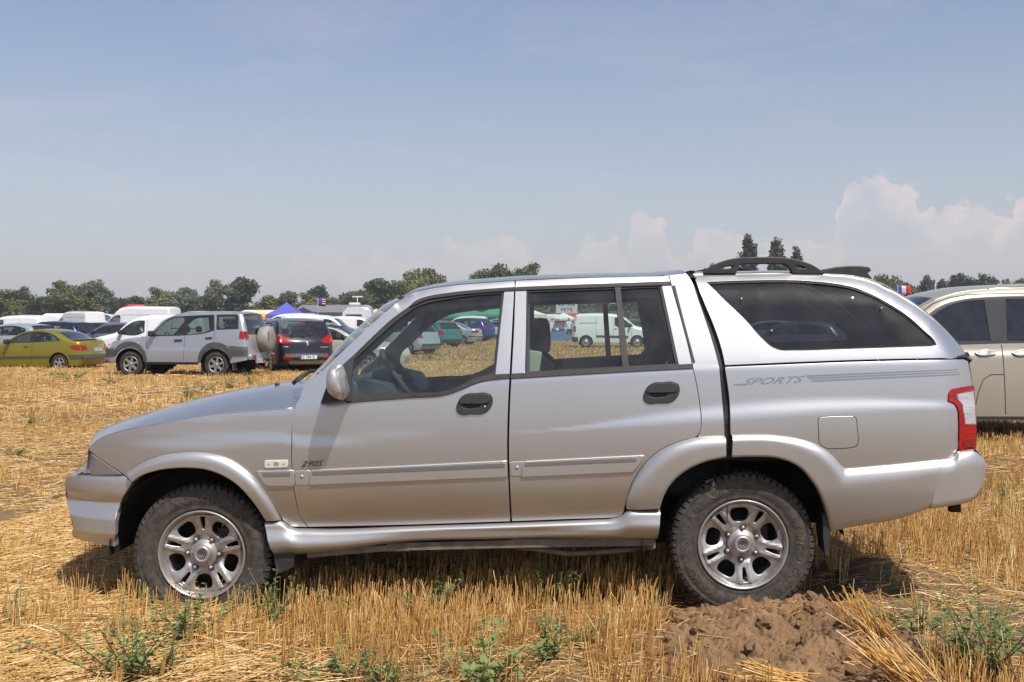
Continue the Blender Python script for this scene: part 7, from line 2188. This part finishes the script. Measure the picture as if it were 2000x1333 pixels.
again(gv, 'white', 'white', 372, 84, -4, 'white van roof showing above the off-roader', 'van', VG, (1.1, 1, 1.22))
again(est0, 'navy', 'lblue', 392, 92, -4, 'pale blue roof above the off-roader')
again(gv, 'white', 'white', 560, 84, -12, 'white van with a ladder rack behind the black crossover', 'van', VG, (1.2, 1, 1.12))
again(gv, 'white', 'white', 636, 58, 178, 'white van with side windows above the black crossover', 'van', VG)
again(gv, 'white', 'white', 700, 74, 178, 'white van just below the caravan', 'van', VG)
again(hatch0, 'grey', 'lblue', 640, 48, 176, 'pale blue windscreen beyond the black crossover')
again(hatch0, 'grey', 'teal', 838, 62, -44, 'teal hatchback seen through the driver window')
again(est0, 'navy', 'blue', 905, 80, -24, 'royal blue estate beyond the silver saloon', sc=(1, 1, 1.12))
again(est0, 'navy', 'lsilver', 944, 88, -52, 'silver estate right of the royal blue one')
again(gv, 'white', 'white', 905, 104, -6, 'white van roof above the royal blue estate', 'van', VG, (1.1, 1, 1.1))
again(est0, 'navy', 'white', 962, 96, -26, 'white crossover at the right edge of the driver window', sc=(1, 1, 1.12))
again(hatch0, 'grey', 'lsilver', 772, 50, -30, 'silver hatchback half hidden by the far windscreen pillar')
bv = again(gv, 'white', 'white', 1196, 59.5, 180, 'white van facing right seen through the rear door window', 'van', VG)
again(gv, 'white', 'white', 1050, 92, -5, 'pale blue box van behind the headrest', 'van', VG, (1.2, 1, 1.15))
again(est0, 'navy', 'dgrey', 1262, 74, 176, 'dark car beyond the nose of the white van')
again(hatch0, 'grey', 'lsilver', 1540, 40, -20, 'silver hatchback behind the dark canopy window')
again(hatch0, 'grey', 'white', 1490, 52, -20, 'white car behind the dark canopy window')
again(sed0, 'lsilver', 'lsilver', 1800, 26, 170, 'silver saloon seen past the pillar of the tan people carrier')

# --- caravan / motorhome
M['caravan_white'] = mat('caravan_white', (.74, .74, .73), rough=.4); M['caravan_grey'] = mat('caravan_grey', (.36, .36, .38), rough=.5)


def box_vehicle(name, w_, dpt, z0, z1, col, parts, label, px, d, rot, cat):
    r = empty(name)
    prof = [(-w_ / 2, z0 + .3), (-w_ / 2 + .08, z1 - .5), (-w_ / 2 + .5, z1 - .05), (-w_ / 2 + 1.0, z1), (w_ / 2 - .4, z1), (w_ / 2 - .08, z1 - .25), (w_ / 2, z1 - .9), (w_ / 2 - .05, z0)]
    n = len(prof); mb = MB()
    mb.add([(x, -dpt / 2, z) for x, z in prof] + [(x, dpt / 2, z) for x, z in prof] + [(-w_ / 2, -dpt / 2, z0), (-w_ / 2, dpt / 2, z0)], [tuple(range(n)) + (2 * n,), tuple(range(n, 2 * n))[::-1] + (2 * n + 1,)] + [(i, i + 1, n + i + 1, n + i) for i in range(n - 1)])
    mb.build('body', col, r)
    for nm, x0, x1, a, b, mt, o in parts: MB().box(((x0 + x1) / 2, -dpt / 2 - o, (a + b) / 2), (x1 - x0, .03, b - a), None, .008).build(nm, mt, r)
    for x in (-w_ * .28, w_ * .25): car_wheel(x, -dpt / 2 + .15, .33, .2, 'steel', r); car_wheel(x, dpt / 2 - .15, .33, .2, 'steel', r)
    place(r, px, d, rot, label, cat, None)
    return r


mh = box_vehicle('motorhome', 6.6, 2.2, .45, 2.95, M['caravan_grey'], [('side_window', -2.1, 1.1, 1.55, 2.3, M['bumper'], .01), ('red_panel', 1.1, 1.5, 1.55, 2.4, P_['red'], .012), ('side_window', 1.9, 2.7, 1.5, 2.35, M['glass_solid'], .012), ('side_stripe', -3.0, 3.1, 1.35, 1.42, M['bumper'], .01)], 'grey and white motorhome with a red panel left of the caravan', 654, 98, -2, 'motorhome')
MB().box((1.8, 0, 3.05), (.9, .7, .22), None, .05).build('roof_hatch', M['caravan_white'], mh)
cv = box_vehicle('caravan', 2.1, 2.1, .45, 2.7, M['caravan_white'], [('side_window', -.65, .65, 1.65, 2.05, M['glass_solid'], .012), ('window_frame', -.75, .75, 1.6, 2.1, M['caravan_grey'], .004)], 'white caravan end with a wide window beside the motorhome', 697, 94, -4, 'caravan')
MB().tube([(0, .2, 2.6), (0, .2, 3.55)], .03, 6).box((0, .2, 3.58), (.9, .06, .10)).build('roof_aerial', M['caravan_white'], cv)


# --- tents, awnings and parasols of the fair
def tent(px, d, w_, dp, z0, z1, col, label, cat='tent', rot=0, legs=True, ridge=0.0):
    r = empty('market_tent'); mb = MB(); hw, hd = w_ / 2, dp / 2
    n = 8; V = []; F = []
    # hipped fabric roof, each face sagging a little towards its eave
    def pt(u, t):
        ang = 2 * math.pi * u; cx, cy = math.cos(ang), math.sin(ang); k = 1 / max(abs(cx), abs(cy)); ex, ey = cx * k * hw, cy * k * hd
        tx = max(-ridge, min(ridge, ex)); x = tx + (ex - tx) * t; y = ey * t
        return (x, y, z1 - (z1 - z0) * (t ** .80))
    m_ = 32
    for j in range(n + 1):
        for i in range(m_): V.append(pt(i / m_ + 1 / 8, j / n))
    for j in range(n):
        for i in range(m_): F.append((j * m_ + i, j * m_ + (i + 1) % m_, (j + 1) * m_ + (i + 1) % m_, (j + 1) * m_ + i))
    b0 = len(V)
    for i in range(m_): x, y, z = V[n * m_ + i]; V.append((x, y, z - .28))
    for i in range(m_): F.append((n * m_ + i, n * m_ + (i + 1) % m_, b0 + (i + 1) % m_, b0 + i))
    mb.add(V, F, False); mb.build('canopy', col, r)
    if legs:
        for sx in (-1, 1):
            for sy in (-1, 1): MB().tube([(sx * hw * .97, sy * hd * .97, 0), (sx * hw * .97, sy * hd * .97, z0)], .03, 6).build('pole', M['trim'], r)
    place(r, px, d, rot, label, cat, 'tents and awnings of the fair')
    return r


T_ = {k: mat('canvas_' + k, c, rough=.85, var=.08, vscale=.8) for k, c in dict(white=(.74, .73, .70), red=(.62, .03, .04), blue=(.10, .10, .42), navy=(.030, .028, .075), cream=(.70, .58, .34), yellow=(.75, .42, .03), green=(.06, .26, .17), striped=(.72, .68, .66)).items()}
tent(40, 100, 5.2, 4, 1.45, 1.95, T_['white'], 'white tent with a low peak at far left', rot=10)
tent(80, 104, 3.6, 4, 1.6, 2.12, T_['white'], 'second white tent from the left', rot=-8)
tent(116, 96, 3.2, 3.2, 1.8, 2.25, T_['striped'], 'pale awning left of the van with closed rear doors', rot=0, ridge=1.2)
tent(190, 104, 3.2, 3.5, 2.1, 2.5, T_['white'], 'white awning stretched right of the rear doors van', rot=14)
tent(266, 118, 2.6, 3, 2.9, 3.35, T_['red'], 'bright red tent top above the tall white van', ridge=.8)
tent(508, 112, 4.6, 3.5, 2.35, 2.75, T_['cream'], 'cream awning left of the blue tent', ridge=1.6)
tent(438, 116, 5.0, 3.5, 2.1, 2.6, T_['cream'], 'long cream awning behind the off-roader roof', ridge=1.9)
tent(520, 100, 2.6, 2.6, 1.95, 2.2, T_['yellow'], 'small yellow awning under the cream one')
tent(560, 88, 2.9, 2.9, 2.0, 3.05, T_['blue'], 'violet blue pyramid tent above the black crossover', rot=6)
tent(592, 96, 3.0, 3, 2.0, 2.75, T_['navy'], 'dark navy tent right of the violet blue one')
tent(735, 104, 2.0, 2.4, 2.3, 2.75, T_['cream'], 'small cream awning at the edge of the windscreen')
tent(905, 116, 7.0, 5, 2.1, 3.2, T_['green'], 'wide green tent seen through the driver window')
tent(975, 112, 4.5, 4, 2.2, 3.2, T_['green'], 'green tent at the right of the driver window')
tent(1085, 99, 3.0, 3, 1.8, 2.3, T_['red'], 'red awning behind the headrest')
tent(1128, 92, 3.6, 3, 1.9, 2.25, T_['red'], 'pink red awning above the white van in the rear door window', ridge=1)
tent(1042, 90, 2.2, 2, 2.1, 2.5, T_['white'], 'white awning edge above the driver headrest')


def parasol(px, d, r_, z, label, mt):
    r = empty('parasol'); mb = MB(); n = 10
    V = [(0, 0, z)] + [(r_ * math.cos(6.283 * i / n), r_ * math.sin(6.283 * i / n), z - .42 - (.05 if i % 2 else 0)) for i in range(n)] + [(r_ * 1.0 * math.cos(6.283 * i / n), r_ * math.sin(6.283 * i / n), z - .60) for i in range(n)]
    mb.add(V, [(0, 1 + i, 1 + (i + 1) % n) for i in range(n)] + [(1 + i, 1 + (i + 1) % n, 11 + (i + 1) % n, 11 + i) for i in range(n)]); mb.build('canopy', mt, r)
    MB().tube([(0, 0, 0), (0, 0, z)], .025, 6).build('pole', M['caravan_grey'], r)
    place(r, px, d, 0, label, 'parasol', None)


parasol(1100, 84, .95, 2.2, 'white parasol over the stall behind the headrest', T_['white'])
# stall under the parasol: table with blue cloth, goods
st_ = empty('market_stall')
MB().box((0, 0, .74), (2.2, .8, .05)).build('table_top', mat('stall_cloth_blue', (.05, .12, .30), rough=.8), st_)
MB().box((0, -.40, .40), (2.2, .02, .66)).build('table_cloth', mat('stall_cloth_pale', (.12, .22, .38), rough=.8, var=.2), st_)
for sx in (-1, 1):
    for sy in (-1, 1): MB().tube([(sx * 1.0, sy * .33, 0), (sx * 1.0, sy * .33, .72)], .025, 5).build('leg', M['trim'], st_)
place(st_, 1092, 82, 4, 'low stall covered in blue cloth beyond the headrest', 'market stall')
for i in range(7):
    o = MB().box((0, 0, .10), (.22, .2, .20), None, .03).box((0, 0, .22), (.12, .1, .08), None, .02).build('stall_bag', [P_['red'], P_['lblue'], P_['white'], P_['blue']][i % 4], None)
    p = atD(1080 + i * 4.4, 630, 82); o.location = (p[0], p[1], ground_z(p[0], p[1]) + .765); tag(o, 'small coloured bag in the line on the blue stall', 'bag', 'bags on the stall')

# entrance sign on posts
sg = empty('entrance_sign')
MB().box((0, 0, 2.80), (1.85, .04, 1.10)).build('board', mat('sign_board_white', (.62, .63, .63), rough=.6), sg)
for x in (-.7, .7): MB().tube([(x, .05, 0), (x, .05, 3.5)], .035, 6).build('post', M['trim'], sg)
for txt, z, w_ in (('ENTREE', 2.88, 1.45), ('FETE', 2.44, 1.0)):
    V, F = text_mesh(txt, .40, .003, 0, 1.15, .008); V[:, 0] -= (V[:, 0].max() + V[:, 0].min()) / 2; V[:, 0] *= w_ / (V[:, 0].max() - V[:, 0].min())
    link('sign_lettering', mesh_from('sign_lettering', np.stack([V[:, 0], -.024 - V[:, 2], z + V[:, 1]], 1), F, smooth=False), M['black'], sg)
place(sg, 1107, 96, 0, 'white sign board with hand painted black capitals on two posts', 'sign')

# flags
def flag(px, d, z, h, stripes, label, wave=.12, w_=1.0):
    r = empty('flag'); MB().tube([(0, 0, 0), (0, 0, z)], .03, 6).build('pole', M['caravan_grey'], r)
    n = len(stripes)
    for i, mt in enumerate(stripes):
        xs_ = np.linspace(i / n, (i + 1) / n, 5) * w_
        G = [[(x + .03, wave * math.sin(x * 5), z - .02 - hh * h - .12 * x * math.sin(x * 3)) for hh in np.linspace(0, 1, 4)] for x in xs_]
        grid_obj('flag_stripe', G, mt, r, thick=.004)
    place(r, px, d, 0, label, 'flag'); return r


fb, fw, fr = mat('flag_blue', (.03, .05, .28), rough=.8), mat('flag_white', (.7, .7, .7), rough=.8), mat('flag_red', (.65, .03, .04), rough=.8)
flag(1753, 90, 4.45, .75, [fb, fw, fr], 'french tricolour flag flying beyond the canopy tail', w_=.95)
uf = flag(621, 92, 3.4, .62, [fb, fr], 'red white and blue striped flag above the motorhome', w_=.62)
for i in range(3): MB().box((.50, .04, 3.30 - i * .18), (.32, .015, .07)).build('flag_stripe', fw, uf)


# a man in a white shirt at the stall
def person(px, d, label, shirt, legs_m, rot=0):
    r = empty('person')
    me = bpy.data.meshes.new('body'); J = {}
    P = [(0, 0, .93), (0, 0, 1.15), (0, 0, 1.38), (0, 0, 1.50), (0, .01, 1.62), (0, .01, 1.74), (-.18, 0, 1.40), (-.24, -.02, 1.14), (-.20, -.16, .95), (.18, 0, 1.40), (.25, -.02, 1.14), (.22, -.14, .93), (-.10, 0, .88), (-.11, -.03, .50), (-.11, 0, .07), (-.11, -.12, .03), (.10, 0, .88), (.13, .03, .50), (.14, .05, .07), (.14, -.07, .03)]
    E = [(0, 1), (1, 2), (2, 3), (3, 4), (4, 5), (2, 6), (6, 7), (7, 8), (2, 9), (9, 10), (10, 11), (0, 12), (12, 13), (13, 14), (14, 15), (0, 16), (16, 17), (17, 18), (18, 19)]
    R_ = [.15, .14, .15, .06, .10, .08, .065, .045, .035, .065, .045, .035, .10, .065, .045, .04, .10, .065, .045, .04]
    me.from_pydata(P, E, []); o = bpy.data.objects.new('body', me); C.objects.link(o); o.parent = r
    md = o.modifiers.new('skin', 'SKIN')
    for i, sv_ in enumerate(me.skin_vertices[0].data): sv_.radius = (R_[i], R_[i] * .75); sv_.use_root = i == 0
    o.modifiers.new('subdivision', 'SUBSURF').levels = 1; o.modifiers['subdivision'].render_levels = 1
    sk = mat('person_clothes_and_skin', (.42, .26, .18), rough=.7)
    t = sk.node_tree; b = t.nodes['Principled BSDF']; tcx = t.nodes.new('ShaderNodeTexCoord'); sp_ = t.nodes.new('ShaderNodeSeparateXYZ'); rr = t.nodes.new('ShaderNodeValToRGB'); rr.color_ramp.interpolation = 'CONSTANT'
    mpn = t.nodes.new('ShaderNodeMath'); mpn.operation = 'DIVIDE'; mpn.inputs[1].default_value = 2.0
    t.links.new(tcx.outputs['Object'], sp_.inputs[0]); t.links.new(sp_.outputs[2], mpn.inputs[0]); t.links.new(mpn.outputs[0], rr.inputs[0])
    e = rr.color_ramp.elements; e[0].position = 0; e[0].color = (.03, .03, .03, 1); e[1].position = .05; e[1].color = (.42, .26, .18, 1)
    for p_, c in ((.25, (*legs_m, 1)), (.455, (*shirt, 1)), (.735, (.42, .26, .18, 1)), (.85, (.06, .04, .03, 1))): q = e.new(p_); q.color = c
    t.links.new(rr.outputs[0], b.inputs['Base Color']); me.materials.append(sk)
    place(r, px, d, rot, label, 'person', None, 0); return r


person(1111, 80, 'person in a white shirt and dark shorts standing behind the white van', (.70, .72, .75), (.03, .035, .06))

# ================================================================== SUMMER HAZE
hm = bpy.data.materials.new('haze'); hm.use_nodes = True
t = hm.node_tree; t.nodes.clear(); o = t.nodes.new('ShaderNodeOutputMaterial'); v = t.nodes.new('ShaderNodeVolumePrincipled')
v.inputs['Color'].default_value = (.92, .92, .94, 1); v.inputs['Density'].default_value = .00042; v.inputs['Anisotropy'].default_value = .2
t.links.new(v.outputs[0], o.inputs['Volume'])
hb = MB().box((0, 650, 12.0), (2000, 1500, 28)).build('haze', hm); tag(hb, 'thin pale summer haze over the whole field', 'haze', kind='stuff')
